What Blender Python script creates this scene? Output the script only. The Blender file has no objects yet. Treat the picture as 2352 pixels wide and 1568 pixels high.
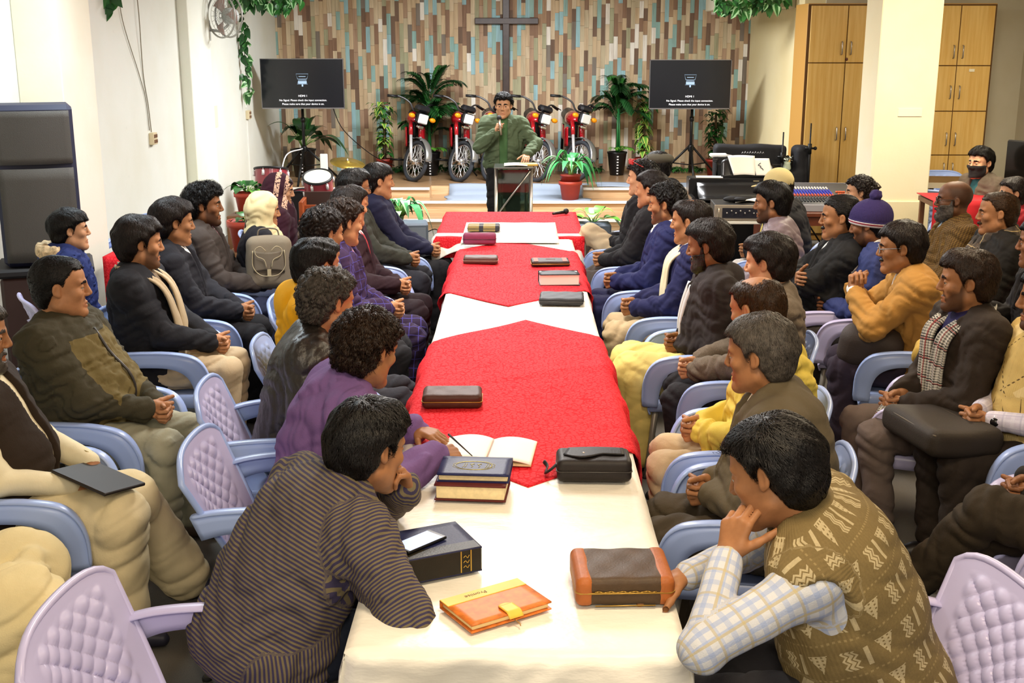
import bpy, math, random
import numpy as np
from mathutils import Vector, Matrix
PI = math.pi
SC = bpy.context.scene
COL = SC.collection
random.seed(7)

# ------------------------------------------------------------------ camera, world, lights, exposure
cam_d = bpy.data.cameras.new('camera')
cam_d.sensor_width = 36.0
cam_d.lens = 36.0 * 2700 / 2352
cam_d.clip_start = 0.05
cam_d.clip_end = 80
cam = bpy.data.objects.new('camera', cam_d)
cam.location = (0, 0, 2.2)
cam.rotation_euler = (PI / 2 - math.atan(682 / 2700), 0, 11 / 2700)
COL.objects.link(cam)
SC.camera = cam
world = bpy.data.worlds.new('world')
SC.world = world
world.use_nodes = True
bg = world.node_tree.nodes['Background']
bg.inputs[0].default_value = (1.0, 0.94, 0.86, 1)
bg.inputs[1].default_value = 0.50
SC.view_settings.view_transform = 'Standard'
SC.view_settings.look = 'None'
SC.view_settings.gamma = 1.0
SC.view_settings.use_curve_mapping = False
SC.view_settings.exposure = 0.18
SC.cycles.use_denoising = True
SC.cycles.max_bounces = 6
SC.cycles.diffuse_bounces = 3
SC.cycles.glossy_bounces = 2
SC.cycles.transmission_bounces = 4
SC.cycles.transparent_max_bounces = 6
SC.cycles.caustics_reflective = False
SC.cycles.caustics_refractive = False


def area_light(name, loc, size, power, color, rot=(0, 0, 0), sy=None):
    d = bpy.data.lights.new(name, 'AREA')
    d.energy = power
    d.color = color
    d.size = size
    if sy:
        d.shape = 'RECTANGLE'
        d.size_y = sy
    o = bpy.data.objects.new(name, d)
    o.location = loc
    o.rotation_euler = rot
    COL.objects.link(o)
    return o


WARM = (1.0, 0.80, 0.54)
NEUT = (1.0, 0.95, 0.88)
COOL = (0.80, 0.93, 1.0)
area_light('lamp_near', (0.5, 2.3, 3.15), 0.5, 50, WARM, sy=0.9)
area_light('lamp_right', (2.6, 5.6, 3.15), 0.5, 58, WARM, sy=1.2)
area_light('lamp_mid', (-0.2, 6.6, 3.15), 0.4, 105, NEUT, sy=1.3)
area_light('lamp_left', (-2.3, 7.3, 3.15), 0.4, 64, COOL, sy=1.3)
area_light('lamp_back', (3.3, 9.3, 3.15), 0.4, 105, (1.0, .88, .66), sy=1.2)
area_light('fill_corner', (4.6, 11.2, 3.15), 0.4, 36, (1.0, .88, .66), sy=1.0)  # unseen fill light, added to brighten the right back wall and cupboards
area_light('lamp_stage', (0.0, 13.6, 3.2), 2.6, 325, (.97, .98, 1.0), sy=0.6)
area_light('lamp_speaker', (-0.4, 10.2, 3.2), 0.5, 70, NEUT, sy=1.0)
area_light('fill_behind', (0.0, -0.6, 3.0), 2.0, 78, (1.0, .86, .66), rot=(math.radians(38), 0, 0), sy=0.8)  # added fill from behind the camera, lifts the surfaces that face it
# ------------------------------------------------------------------ materials
def lin(h):
    h = h.lstrip('#')
    v = [int(h[i:i + 2], 16) / 255 for i in (0, 2, 4)]
    return tuple((c / 12.92 if c <= 0.04045 else ((c + 0.055) / 1.055) ** 2.4) for c in v) + (1,)


class NT:
    def __init__(s, m):
        s.t = m.node_tree
        s.b = s.t.nodes['Principled BSDF']

    def n(s, typ, **kw):
        nd = s.t.nodes.new(typ)
        for k, v in kw.items():
            if k.startswith('i_'):
                nd.inputs[k[2:].replace('_', ' ')].default_value = v
            else:
                setattr(nd, k, v)
        return nd

    def l(s, a, b):
        s.t.links.new(a, b)

    def math(s, op, a, b=None, c=None):
        nd = s.t.nodes.new('ShaderNodeMath')
        nd.operation = op
        for i, v in enumerate((a, b, c)):
            if v is None:
                continue
            if isinstance(v, (int, float)):
                nd.inputs[i].default_value = v
            else:
                s.l(v, nd.inputs[i])
        return nd.outputs[0]

    def mix(s, f, a, b):
        nd = s.t.nodes.new('ShaderNodeMix')
        nd.data_type = 'RGBA'
        for i, v in ((0, f), (6, a), (7, b)):
            if hasattr(v, 'is_linked'):
                s.l(v, nd.inputs[i])
            else:
                nd.inputs[i].default_value = v
        return nd.outputs[2]

    def ramp(s, f, stops, const=False):
        nd = s.t.nodes.new('ShaderNodeValToRGB')
        if const:
            nd.color_ramp.interpolation = 'CONSTANT'
        e = nd.color_ramp.elements
        while len(e) < len(stops):
            e.new(0.5)
        for i, (p, c) in enumerate(stops):
            e[i].position = p
            e[i].color = c
        s.l(f, nd.inputs[0])
        return nd.outputs[0]

    def noise(s, scale, detail=3, vec=None, rough=0.55):
        nd = s.n('ShaderNodeTexNoise', i_Scale=scale, i_Detail=detail, i_Roughness=rough)
        if vec is not None:
            s.l(vec, nd.inputs['Vector'])
        return nd.outputs[0]

    def obj(s):
        return s.n('ShaderNodeTexCoord').outputs['Object']

    def mapped(s, vec, scale):
        nd = s.n('ShaderNodeMapping')
        nd.inputs['Scale'].default_value = scale
        s.l(vec, nd.inputs[0])
        return nd.outputs[0]

    def attr(s, name):
        return s.n('ShaderNodeAttribute', attribute_name=name).outputs['Fac']

    def color(s, c):
        s.l(c, s.b.inputs['Base Color'])

    def bump(s, h, strength=0.3, dist=0.01):
        nd = s.n('ShaderNodeBump')
        nd.inputs['Strength'].default_value = strength
        nd.inputs['Distance'].default_value = dist
        s.l(h, nd.inputs['Height'])
        s.l(nd.outputs[0], s.b.inputs['Normal'])


MATS = {}


def mat(name, col='#888888', rough=0.6, metal=0.0, spec=0.4, emit=None, es=1.0, coat=0, sheen=0, var=0, vs=8, bump=0, bs=60, bd=0.004, alpha=None, trans=0):
    if name in MATS:
        return MATS[name]
    m = bpy.data.materials.new(name)
    m.use_nodes = True
    t = NT(m)
    c = lin(col)
    b = t.b
    b.inputs['Base Color'].default_value = c
    b.inputs['Roughness'].default_value = rough
    b.inputs['Metallic'].default_value = metal
    b.inputs['Specular IOR Level'].default_value = spec
    if coat:
        b.inputs['Coat Weight'].default_value = coat
        b.inputs['Coat Roughness'].default_value = 0.15
    if sheen:
        b.inputs['Sheen Weight'].default_value = sheen
    if trans:
        b.inputs['Transmission Weight'].default_value = trans
    if emit:
        b.inputs['Emission Color'].default_value = lin(emit)
        b.inputs['Emission Strength'].default_value = es
    if alpha is not None:
        b.inputs['Alpha'].default_value = alpha
    if var:
        f = t.noise(vs, 4, t.obj())
        lo = tuple(x * (1 - var) for x in c[:3]) + (1,)
        hi = tuple(min(1, x * (1 + var)) for x in c[:3]) + (1,)
        t.color(t.ramp(f, [(0.3, lo), (0.7, hi)]))
    if bump:
        t.bump(t.noise(bs, 4, t.obj()), bump, bd)
    MATS[name] = m
    return m


# ------------------------------------------------------------------ scene bookkeeping
def tag(o, label=None, cat=None, group=None, kind=None):
    for k, v in (('label', label), ('category', cat), ('group', group), ('kind', kind)):
        if v:
            o[k] = v
    return o


def empty(name, loc, rz=0, label=None, cat=None, group=None):
    o = bpy.data.objects.new(name, None)
    o.location = loc
    o.rotation_euler = (0, 0, rz)
    o.empty_display_size = 0.1
    COL.objects.link(o)
    return tag(o, label, cat, group)


def copy_tree(o, parent=None):
    c = o.copy()
    COL.objects.link(c)
    if parent:
        c.parent = parent
    for ch in list(o.children):
        copy_tree(ch, c)
    return c


def link_mesh(name, me, mats, parent=None, loc=None, rot=None):
    o = bpy.data.objects.new(name, me)
    for m in (mats if isinstance(mats, (list, tuple)) else [mats]):
        me.materials.append(m)
    if parent:
        o.parent = parent
    if loc is not None:
        o.location = loc
    if rot is not None:
        o.rotation_euler = rot
    COL.objects.link(o)
    return o


def np_mesh(name, V, Q, mi=None, smooth=True, attrs=None):
    me = bpy.data.meshes.new(name)
    V = np.asarray(V, np.float32)
    Q = np.asarray(Q, np.int32)
    n = Q.shape[1]
    me.vertices.add(len(V))
    me.vertices.foreach_set('co', V.ravel())
    me.loops.add(Q.size)
    me.loops.foreach_set('vertex_index', Q.ravel())
    me.polygons.add(len(Q))
    me.polygons.foreach_set('loop_start', np.arange(0, Q.size, n, dtype=np.int32))
    me.polygons.foreach_set('loop_total', np.full(len(Q), n, np.int32))
    if mi is not None:
        me.polygons.foreach_set('material_index', np.asarray(mi, np.int32))
    if smooth:
        me.polygons.foreach_set('use_smooth', np.ones(len(Q), bool))
    for k, a in (attrs or {}).items():
        at = me.attributes.new(k, 'FLOAT', 'POINT')
        at.data.foreach_set('value', np.asarray(a, np.float32))
    me.update(calc_edges=True)
    return me


class MB:
    """collects boxes, tubes, lathes and grids into one mesh"""

    def __init__(s):
        s.v, s.f, s.m, s.sm = [], [], [], []

    def add(s, vs, fs, m=0, smooth=False):
        k = len(s.v)
        s.v += [tuple(v) for v in vs]
        for f in fs:
            s.f.append(tuple(i + k for i in f))
            s.m.append(m)
            s.sm.append(smooth)

    def box(s, lo, hi, m=0, M=None, bev=0.0):
        x0, y0, z0 = lo
        x1, y1, z1 = hi
        if bev > 0:
            b = min(bev, (x1 - x0) * .45, (y1 - y0) * .45, (z1 - z0) * .45)
            vs = []
            idx = {}
            for cx in (0, 1):
                for cy in (0, 1):
                    for cz in (0, 1):
                        X, Y, Z = (x0, x1)[cx], (y0, y1)[cy], (z0, z1)[cz]
                        dx, dy, dz = (b, -b)[cx], (b, -b)[cy], (b, -b)[cz]
                        for a, p in ((0, (X, Y + dy, Z + dz)), (1, (X + dx, Y, Z + dz)), (2, (X + dx, Y + dy, Z))):
                            idx[(cx, cy, cz, a)] = len(vs)
                            vs.append(p)
            fs = []
            for c in (0, 1):
                o = lambda l: l if c else l[::-1]
                fs.append(o([idx[(c, 0, 0, 0)], idx[(c, 1, 0, 0)], idx[(c, 1, 1, 0)], idx[(c, 0, 1, 0)]]))
                fs.append(o([idx[(0, c, 0, 1)], idx[(0, c, 1, 1)], idx[(1, c, 1, 1)], idx[(1, c, 0, 1)]]))
                fs.append(o([idx[(0, 0, c, 2)], idx[(1, 0, c, 2)], idx[(1, 1, c, 2)], idx[(0, 1, c, 2)]]))
            for a in (0, 1):
                for c in (0, 1):
                    e = [idx[(a, c, 0, 0)], idx[(a, c, 1, 0)], idx[(a, c, 1, 1)], idx[(a, c, 0, 1)]]
                    fs.append(e if a != c else e[::-1])
                    e = [idx[(a, 0, c, 0)], idx[(a, 1, c, 0)], idx[(a, 1, c, 2)], idx[(a, 0, c, 2)]]
                    fs.append(e if a == c else e[::-1])
                    e = [idx[(0, a, c, 1)], idx[(1, a, c, 1)], idx[(1, a, c, 2)], idx[(0, a, c, 2)]]
                    fs.append(e if a != c else e[::-1])
            for k in range(8):
                cx, cy, cz = k & 1, k >> 1 & 1, k >> 2
                t = [idx[(cx, cy, cz, 0)], idx[(cx, cy, cz, 1)], idx[(cx, cy, cz, 2)]]
                fs.append(t if (cx + cy + cz) % 2 else t[::-1])
        else:
            vs = [(x, y, z) for x in (x0, x1) for y in (y0, y1) for z in (z0, z1)]
            fs = [(0, 1, 3, 2), (4, 6, 7, 5), (0, 4, 5, 1), (2, 3, 7, 6), (0, 2, 6, 4), (1, 5, 7, 3)]
        if M is not None:
            vs = [M @ Vector(v) for v in vs]
        s.add(vs, fs, m)
        return s

    def tube(s, pts, r, seg=8, m=0, caps=True, flat=None, closed=False, up=None):
        """sweep along pts; r scalar or list; flat=(a,b) elliptical scale"""
        P = [Vector(p) for p in pts]
        n = len(P)
        rs = r if isinstance(r, (list, tuple)) else [r] * n
        T = []
        for i in range(n):
            if closed:
                t = P[(i + 1) % n] - P[i - 1]
            else:
                t = P[min(i + 1, n - 1)] - P[max(i - 1, 0)]
            T.append(t.normalized() if t.length > 1e-9 else Vector((0, 0, 1)))
        u = Vector(up) if up else (Vector((0, 0, 1)) if abs(T[0].z) < .9 else Vector((1, 0, 0)))
        vs = []
        for i in range(n):
            if up:
                u = Vector(up)
            a = T[i].cross(u)
            if a.length < 1e-6:
                a = T[i].cross(Vector((.3, .7, .2)))
            a.normalize()
            b = a.cross(T[i]).normalized()
            u = b
            fx, fy = flat if flat else (1, 1)
            for k in range(seg):
                q = 2 * PI * k / seg
                vs.append(P[i] + a * (math.cos(q) * rs[i] * fx) + b * (math.sin(q) * rs[i] * fy))
        fs = []
        for i in range(n if closed else n - 1):
            j = (i + 1) % n
            for k in range(seg):
                k2 = (k + 1) % seg
                fs.append((i * seg + k, j * seg + k, j * seg + k2, i * seg + k2))
        if caps and not closed:
            fs.append(tuple(range(seg)))
            fs.append(tuple(range(n * seg - 1, (n - 1) * seg - 1, -1)))
        s.add(vs, fs, m, True)
        return s

    def lathe(s, prof, c=(0, 0, 0), seg=24, m=0, M=None, caps=True):
        vs, fs = [], []
        n = len(prof)
        for (r, z) in prof:
            for k in range(seg):
                q = 2 * PI * k / seg
                vs.append((r * math.cos(q), r * math.sin(q), z))
        for i in range(n - 1):
            for k in range(seg):
                k2 = (k + 1) % seg
                fs.append((i * seg + k, i * seg + k2, (i + 1) * seg + k2, (i + 1) * seg + k))
        if caps:
            if prof[0][0] > 1e-5:
                fs.append(tuple(range(seg - 1, -1, -1)))
            if prof[-1][0] > 1e-5:
                fs.append(tuple(range((n - 1) * seg, n * seg)))
        T = Matrix.Translation(c)
        if M is not None:
            T = T @ M
        s.add([T @ Vector(v) for v in vs], fs, m, True)
        return s

    def grid(s, fn, nu, nv, m=0, thick=None, smooth=True, flip=False):
        """fn(u,v) in 0..1 -> point; thick offsets a second sheet along -normal"""
        P = [[Vector(fn(i / nu, j / nv)) for j in range(nv + 1)] for i in range(nu + 1)]
        vs = [p for r in P for p in r]
        W = nv + 1
        fs = [(i * W + j, (i + 1) * W + j, (i + 1) * W + j + 1, i * W + j + 1) for i in range(nu) for j in range(nv)]
        if thick:
            k = len(vs)
            back = []
            for i in range(nu + 1):
                for j in range(nv + 1):
                    a = P[min(i + 1, nu)][j] - P[max(i - 1, 0)][j]
                    b = P[i][min(j + 1, nv)] - P[i][max(j - 1, 0)]
                    nrm = a.cross(b)
                    nrm = nrm.normalized() if nrm.length > 1e-12 else Vector((0, 0, 1))
                    back.append(P[i][j] - nrm * thick)
            vs += back
            fs += [(k + i * W + j, k + i * W + j + 1, k + (i + 1) * W + j + 1, k + (i + 1) * W + j) for i in range(nu) for j in range(nv)]
            for i in range(nu):
                fs.append((i * W, k + i * W, k + (i + 1) * W, (i + 1) * W))
                fs.append((i * W + nv, (i + 1) * W + nv, k + (i + 1) * W + nv, k + i * W + nv))
            for j in range(nv):
                fs.append((j, j + 1, k + j + 1, k + j))
                fs.append((nu * W + j, k + nu * W + j, k + nu * W + j + 1, nu * W + j + 1))
        if flip:
            fs = [f[::-1] for f in fs]
        s.add(vs, fs, m, smooth)
        return s

    def sphere(s, c, r, m=0, seg=12, rings=8, M=None):
        r3 = r if isinstance(r, (list, tuple)) else (r, r, r)
        vs, fs = [], []
        for i in range(rings + 1):
            t = PI * i / rings
            for k in range(seg):
                q = 2 * PI * k / seg
                v = Vector((r3[0] * math.sin(t) * math.cos(q), r3[1] * math.sin(t) * math.sin(q), r3[2] * math.cos(t)))
                if M is not None:
                    v = M @ v
                vs.append(v + Vector(c))
        for i in range(rings):
            for k in range(seg):
                k2 = (k + 1) % seg
                fs.append((i * seg + k, (i + 1) * seg + k, (i + 1) * seg + k2, i * seg + k2))
        s.add(vs, fs, m, True)
        return s

    def build(s, name, mats, parent=None, loc=None, rot=None, sharp=None):
        me = bpy.data.meshes.new(name)
        me.from_pydata(s.v, [], s.f)
        me.polygons.foreach_set('material_index', s.m)
        me.polygons.foreach_set('use_smooth', s.sm)
        me.update()
        return link_mesh(name, me, mats, parent, loc, rot)


def text_obj(name, body, size, m, parent=None, loc=(0, 0, 0), rot=(0, 0, 0), ext=0.0005, align='CENTER'):
    c = bpy.data.curves.new(name + '_curve', 'FONT')
    c.body = body
    c.size = size
    c.extrude = ext
    c.align_x = align
    c.align_y = 'CENTER'
    c.materials.append(m)
    tmp = bpy.data.objects.new(name + '_curve', c)
    COL.objects.link(tmp)
    me = bpy.data.meshes.new_from_object(tmp.evaluated_get(bpy.context.evaluated_depsgraph_get()))
    bpy.data.objects.remove(tmp)
    me.materials.clear()
    return link_mesh(name, me, m, parent, loc, rot)


# ------------------------------------------------------------------ implicit surfaces (continuous bodies and garments)
def A3(v):
    return np.array(v, np.float32)


def unit(v):
    v = np.array(v, np.float64)
    return v / (np.linalg.norm(v) + 1e-12)


def rc(a, b, ra, rb):
    a, b = A3(a), A3(b)
    ab = b - a
    L2 = float(ab @ ab) + 1e-9

    def f(P):
        d = P - a
        t = np.clip((d @ ab) / L2, 0, 1)
        q = d - t[:, None] * ab
        return np.sqrt(np.einsum('ij,ij->i', q, q)) - (ra + (rb - ra) * t)
    return f


def ell(c, r, R=None):
    c, r = A3(c), A3(r)
    R_ = None if R is None else np.asarray(R, np.float32)

    def f(P):
        d = P - c
        if R_ is not None:
            d = d @ R_
        q = d / r
        k0 = np.sqrt(np.einsum('ij,ij->i', q, q)) + 1e-9
        q = q / r
        k1 = np.sqrt(np.einsum('ij,ij->i', q, q)) + 1e-9
        return k0 * (k0 - 1) / k1
    return f


def rbox(c, hs, r, R=None):
    c, hs = A3(c), A3(hs)
    R_ = None if R is None else np.asarray(R, np.float32)

    def f(P):
        d = P - c
        if R_ is not None:
            d = d @ R_
        q = np.abs(d) - (hs - r)
        return np.sqrt((np.maximum(q, 0) ** 2).sum(1)) + np.minimum(q.max(1), 0) - r
    return f


def smin(a, b, k):
    h = np.maximum(k - np.abs(a - b), 0) / k
    return np.minimum(a, b) - h * h * k * .25


def smax(a, b, k):
    return -smin(-a, -b, k)


def U(parts):
    """parts: list of (fn, k)"""
    def f(P):
        d = None
        for g, k in parts:
            e = g(P)
            d = e if d is None else (np.minimum(d, e) if k <= 0 else smin(d, e, k))
        return d
    return f


def chain(pts, rs):
    return [(rc(pts[i], pts[i + 1], rs[i], rs[i + 1]), 0) for i in range(len(pts) - 1)]


def fold(P, f, seed=0.0, amp=.005):
    x, y, z = P[:, 0] * f, P[:, 1] * f, P[:, 2] * f
    w = np.sin(.47 * x + .71 * y - .33 * z + seed) * 1.9 + np.sin(.9 * z - .5 * y + seed * 2.1)
    a = np.sin(.55 * x + .35 * y + 1.05 * z + w + seed * 3.7)
    b = np.sin(1.3 * x - .8 * y + .6 * z - w * .8 + seed * 1.3)
    return amp * ((1 - np.abs(a)) * 1.3 - .5 + .35 * b)


CORN = np.array([(i, j, k) for i in (0, 1) for j in (0, 1) for k in (0, 1)])
EDG = [(a, b) for a in range(8) for b in range(a + 1, 8) if np.abs(CORN[a] - CORN[b]).sum() == 1]


def polygonise(f, lo, hi, h):
    lo = np.array(lo, np.float64)
    H = 4 * h
    nc = np.maximum(1, np.ceil((np.array(hi) - lo) / H).astype(int))
    gx = [lo[i] + H * np.arange(nc[i] + 1) for i in range(3)]
    G = np.stack(np.meshgrid(*gx, indexing='ij'), -1).reshape(-1, 3).astype(np.float32)
    cv = f(G).reshape(nc + 1)
    mn = None
    for (i, j, k) in CORN:
        s = cv[i:i + nc[0], j:j + nc[1], k:k + nc[2]]
        if mn is None:
            mn, mx, am = s.copy(), s.copy(), np.abs(s)
        else:
            mn, mx, am = np.minimum(mn, s), np.maximum(mx, s), np.minimum(am, np.abs(s))
    act = (mn * mx <= 0) | (am < H * .95)
    nf = nc * 4 + 1
    sg = np.repeat(np.repeat(np.repeat(mn, 4, 0), 4, 1), 4, 2)
    V = np.full(nf, 1.0, np.float32)
    V[:-1, :-1, :-1] = np.where(sg < 0, -1.0, 1.0)
    V[-1], V[:, -1], V[:, :, -1] = 1, 1, 1
    m0 = np.repeat(np.repeat(np.repeat(act, 4, 0), 4, 1), 4, 2)
    M = np.zeros(nf, bool)
    for (i, j, k) in CORN:
        M[i:i + nf[0] - 1, j:j + nf[1] - 1, k:k + nf[2] - 1] |= m0
    idx = np.argwhere(M)
    V[M] = f((lo + idx * h).astype(np.float32))
    ins = V < 0
    cnt = np.zeros(nf - 1, np.int8)
    for (i, j, k) in CORN:
        cnt += ins[i:i + nf[0] - 1, j:j + nf[1] - 1, k:k + nf[2] - 1]
    cell = (cnt > 0) & (cnt < 8)
    ci = np.argwhere(cell)
    if len(ci) == 0:
        return np.zeros((0, 3)), np.zeros((0, 4), int)
    vals = np.stack([V[ci[:, 0] + i, ci[:, 1] + j, ci[:, 2] + k] for (i, j, k) in CORN], 1)
    acc = np.zeros((len(ci), 3))
    n = np.zeros(len(ci))
    for a, b in EDG:
        va, vb = vals[:, a], vals[:, b]
        x = (va < 0) != (vb < 0)
        t = np.where(x, va / np.where(x, va - vb, 1), 0)
        acc += np.where(x[:, None], CORN[a] + t[:, None] * (CORN[b] - CORN[a]), 0)
        n += x
    P = lo + (ci + acc / n[:, None]) * h
    num = np.full(nf - 1, -1, np.int32)
    num[cell] = np.arange(len(ci))
    Q = []
    for ax in range(3):
        o1, o2 = [(1, 2), (2, 0), (0, 1)][ax]
        sl = [slice(1, -1)] * 3
        sl[ax] = slice(0, -1)
        s2 = list(sl)
        s2[ax] = slice(1, None)
        A, B = ins[tuple(sl)], ins[tuple(s2)]
        e = np.argwhere(A != B)
        if len(e) == 0:
            continue
        off = np.array([1, 1, 1])
        off[ax] = 0
        e = e + off
        up = ins[e[:, 0], e[:, 1], e[:, 2]]
        q = []
        for d1, d2 in ((-1, -1), (0, -1), (0, 0), (-1, 0)):
            c = e.copy()
            c[:, o1] += d1
            c[:, o2] += d2
            q.append(num[c[:, 0], c[:, 1], c[:, 2]])
        q = np.stack(q, 1)
        q[~up] = q[~up][:, ::-1]
        Q.append(q)
    Q = np.concatenate(Q)
    Q = Q[(Q >= 0).all(1)]
    return P, Q


def sdf_mesh(name, f, lo, hi, h):
    V, Q = polygonise(f, lo, hi, h)
    return V, Q


def join_vq(parts):
    Vs, Qs, k = [], [], 0
    for V, Q in parts:
        Vs.append(V)
        Qs.append(Q + k)
        k += len(V)
    return np.concatenate(Vs), np.concatenate(Qs)
# ------------------------------------------------------------------ the room
def struct(o):
    o['kind'] = 'structure'
    return o


def m_wall(name, c1, c2, stain=.25):
    m = mat(name, c1, .75, spec=.25)
    t = NT(m)
    f = t.noise(1.1, 4, t.obj())
    c = t.ramp(f, [(.35, lin(c2)), (.65, lin(c1))])
    sp = t.noise(5, 6, t.obj(), .7)
    c = t.mix(t.math('MULTIPLY', t.ramp(sp, [(.66, (0, 0, 0, 1)), (.75, (1, 1, 1, 1))]), stain), c, lin('#8f8a82'))
    t.color(c)
    t.bump(t.noise(40, 4, t.obj()), .08, .01)
    return m


WL = m_wall('paint_white', '#e6e9e2', '#dfe0d4')
WC = m_wall('paint_cream', '#ecdfb4', '#e6d6a6', .12)
WG = m_wall('paint_grey_cream', '#cfc8b4', '#c4baa0', .12)
# carpet floor
fm = mat('carpet', '#4d4c4c', .95, spec=.1)
t = NT(fm)
o_ = t.obj()
c = t.ramp(t.noise(2.2, 5, o_), [(.3, lin('#45484c')), (.7, lin('#5c5852'))])
c = t.mix(t.math('MULTIPLY', t.noise(260, 2, o_), .55), c, lin('#8d8578'))
t.color(c)
t.bump(t.noise(300, 2, o_), .5, .006)
b = MB()
b.box((-3.6, -1.2, -.06), (6.0, 17.5, 0))
struct(b.build('floor', fm))
b = MB()
b.box((-3.6, -1.2, 3.3), (6.0, 17.5, 3.4))
struct(b.build('ceiling', mat('ceiling_paint', '#efece2', .8)))
b = MB()
b.box((-3.6, -1.2, 0), (-3.45, 17.5, 3.3))
struct(b.build('wall_left', WL))
b = MB()
b.box((-3.45, 8.30, 0), (-3.14, 8.95, 3.3), bev=.006)
struct(b.build('wall_left_pier', m_wall('paint_ivory', '#ebe6d6', '#e4dcc6', .1)))
b = MB()
b.box((-3.45, 12.35, 0), (-3.34, 13.2, 3.3), bev=.006)
struct(b.build('wall_left_rib', m_wall('paint_pale', '#eef0e6', '#e8ead8', .15)))
b = MB()
b.box((3.33, 14.15, 0), (3.57, 17.5, 3.3))
struct(b.build('wall_right', WC))
b = MB()
b.box((3.57, 14.12, 0), (6.0, 14.25, 3.3))
struct(b.build('wall_right_back', WG))
b = MB()
b.box((5.9, -1.2, 0), (6.0, 14.12, 3.3))
struct(b.build('wall_right_side', WG))
# the column on the right, with its skirting
b = MB()
b.box((3.29, 11.0, 0), (3.84, 11.5, 3.3), bev=.008)
colm = struct(b.build('column', m_wall('paint_column', '#f0e8cc', '#eee2bc', .06)))
b = MB()
b.box((3.27, 10.98, 0), (3.86, 11.52, .78), bev=.006)
struct(b.build('trim_1', m_wall('paint_column_base', '#ece0c0', '#e6d8b0', .06)))
b = MB()
b.box((3.50, 10.992, 1.56), (3.72, 10.999, 1.63))
tag(b.build('paper_notice', mat('notice_paper', '#efe6d2', .7)), 'faded blank paper strip stuck on the cream column', 'notice')

# back wall papered with vertical reclaimed boards
wm = mat('board_wallpaper', '#a08060', .62, spec=.3)
t = NT(wm)
o_ = t.obj()
sx = t.n('ShaderNodeSeparateXYZ')
t.l(o_, sx.inputs[0])
X_, Z_ = sx.outputs[0], sx.outputs[2]
cw, rh = .060, .56
ci = t.math('FLOOR', t.math('DIVIDE', X_, cw))


def rnd(a, b=None, k=0.0):
    nd = t.n('ShaderNodeTexWhiteNoise', noise_dimensions='3D')
    cb = t.n('ShaderNodeCombineXYZ')
    t.l(a, cb.inputs[0])
    if b is not None:
        t.l(b, cb.inputs[1])
    cb.inputs[2].default_value = k
    t.l(cb.outputs[0], nd.inputs[0])
    return nd.outputs[0]


off = rnd(ci, None, 1)
zr = t.math('ADD', t.math('DIVIDE', Z_, rh), t.math('MULTIPLY', off, 3))
ri = t.math('FLOOR', zr)
zf = t.math('FRACT', zr)
sp = t.math('ADD', .3, t.math('MULTIPLY', rnd(ci, ri, 2), .4))
half = t.math('GREATER_THAN', zf, sp)
ri2 = t.math('ADD', t.math('MULTIPLY', ri, 2), half)
r1 = rnd(ci, ri2, 3)
stops = ['#cdb491', '#8f705a', '#d6c3a4', '#94b8b2', '#a98a6c', '#c6b798', '#78604f', '#aaa888', '#d0b896', '#9cc3ca', '#efe9de', '#b2947a', '#83796e', '#9cc4e2']
wts = [.11, .10, .10, .085, .11, .08, .07, .065, .085, .06, .045, .06, .04, .04]
acc, st = 0, []
for w_, h_ in zip(wts, stops):
    st.append((acc, lin(h_)))
    acc += w_
c = t.ramp(r1, st, const=True)
mp = t.mapped(o_, (30, 1, 2.2))
gr = t.noise(1.0, 6, mp, .65)
nd = t.n('ShaderNodeMix')
nd.data_type = 'RGBA'
nd.blend_type = 'MULTIPLY'
nd.inputs[0].default_value = 1
t.l(c, nd.inputs[6])
t.l(t.ramp(gr, [(.25, (.68, .62, .57, 1)), (.55, (1, 1, 1, 1)), (.9, (1.12, 1.1, 1.05, 1))]), nd.inputs[7])
c = nd.outputs[2]
xf = t.math('FRACT', t.math('DIVIDE', X_, cw))
zfr = t.math('ABSOLUTE', t.math('SUBTRACT', zf, sp))
edge = t.math('MAXIMUM', t.math('LESS_THAN', xf, .05), t.math('MAXIMUM', t.math('LESS_THAN', zfr, .006), t.math('LESS_THAN', zf, .008)))
c = t.mix(t.math('MULTIPLY', edge, .45), c, lin('#4a3628'))
t.color(c)
b = MB()
b.box((-3.6, 17.35, 0), (3.57, 17.5, 3.3))
struct(b.build('wall_back', wm))
# soffit in the stage's right corner
b = MB()
b.box((2.50, 14.6, 2.62), (3.33, 16.2, 3.3), bev=.01)
struct(b.build('trim_2', WG))

# stage: two steps and a low platform, wood laminate with white nosings
lm = mat('laminate', '#b08a5e', .28, spec=.5)
t = NT(lm)
o_ = t.obj()
br = t.n('ShaderNodeTexBrick', i_Scale=1.0)
br.inputs['Brick Width'].default_value = 1.1
br.inputs['Row Height'].default_value = .13
br.inputs['Mortar Size'].default_value = .003
br.inputs['Color1'].default_value = lin('#9a7550')
br.inputs['Color2'].default_value = lin('#7f6146')
br.inputs['Mortar'].default_value = lin('#4a382a')
t.l(o_, br.inputs['Vector'])
g = t.noise(1, 5, t.mapped(o_, (3, 40, 40)))
t.color(t.mix(t.math('MULTIPLY', g, .5), br.outputs[0], lin('#c0a07a')))
rm = mat('riser_laminate', '#d8b78c', .35, spec=.4)
t = NT(rm)
o_ = t.obj()
g = t.noise(1, 5, t.mapped(o_, (1.6, 30, 45)))
t.color(t.ramp(g, [(.3, lin('#b98f62')), (.7, lin('#dcc09a'))]))
nm = mat('nosing', '#f3f0e8', .4)
XL, XR = -3.45, 3.33


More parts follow.
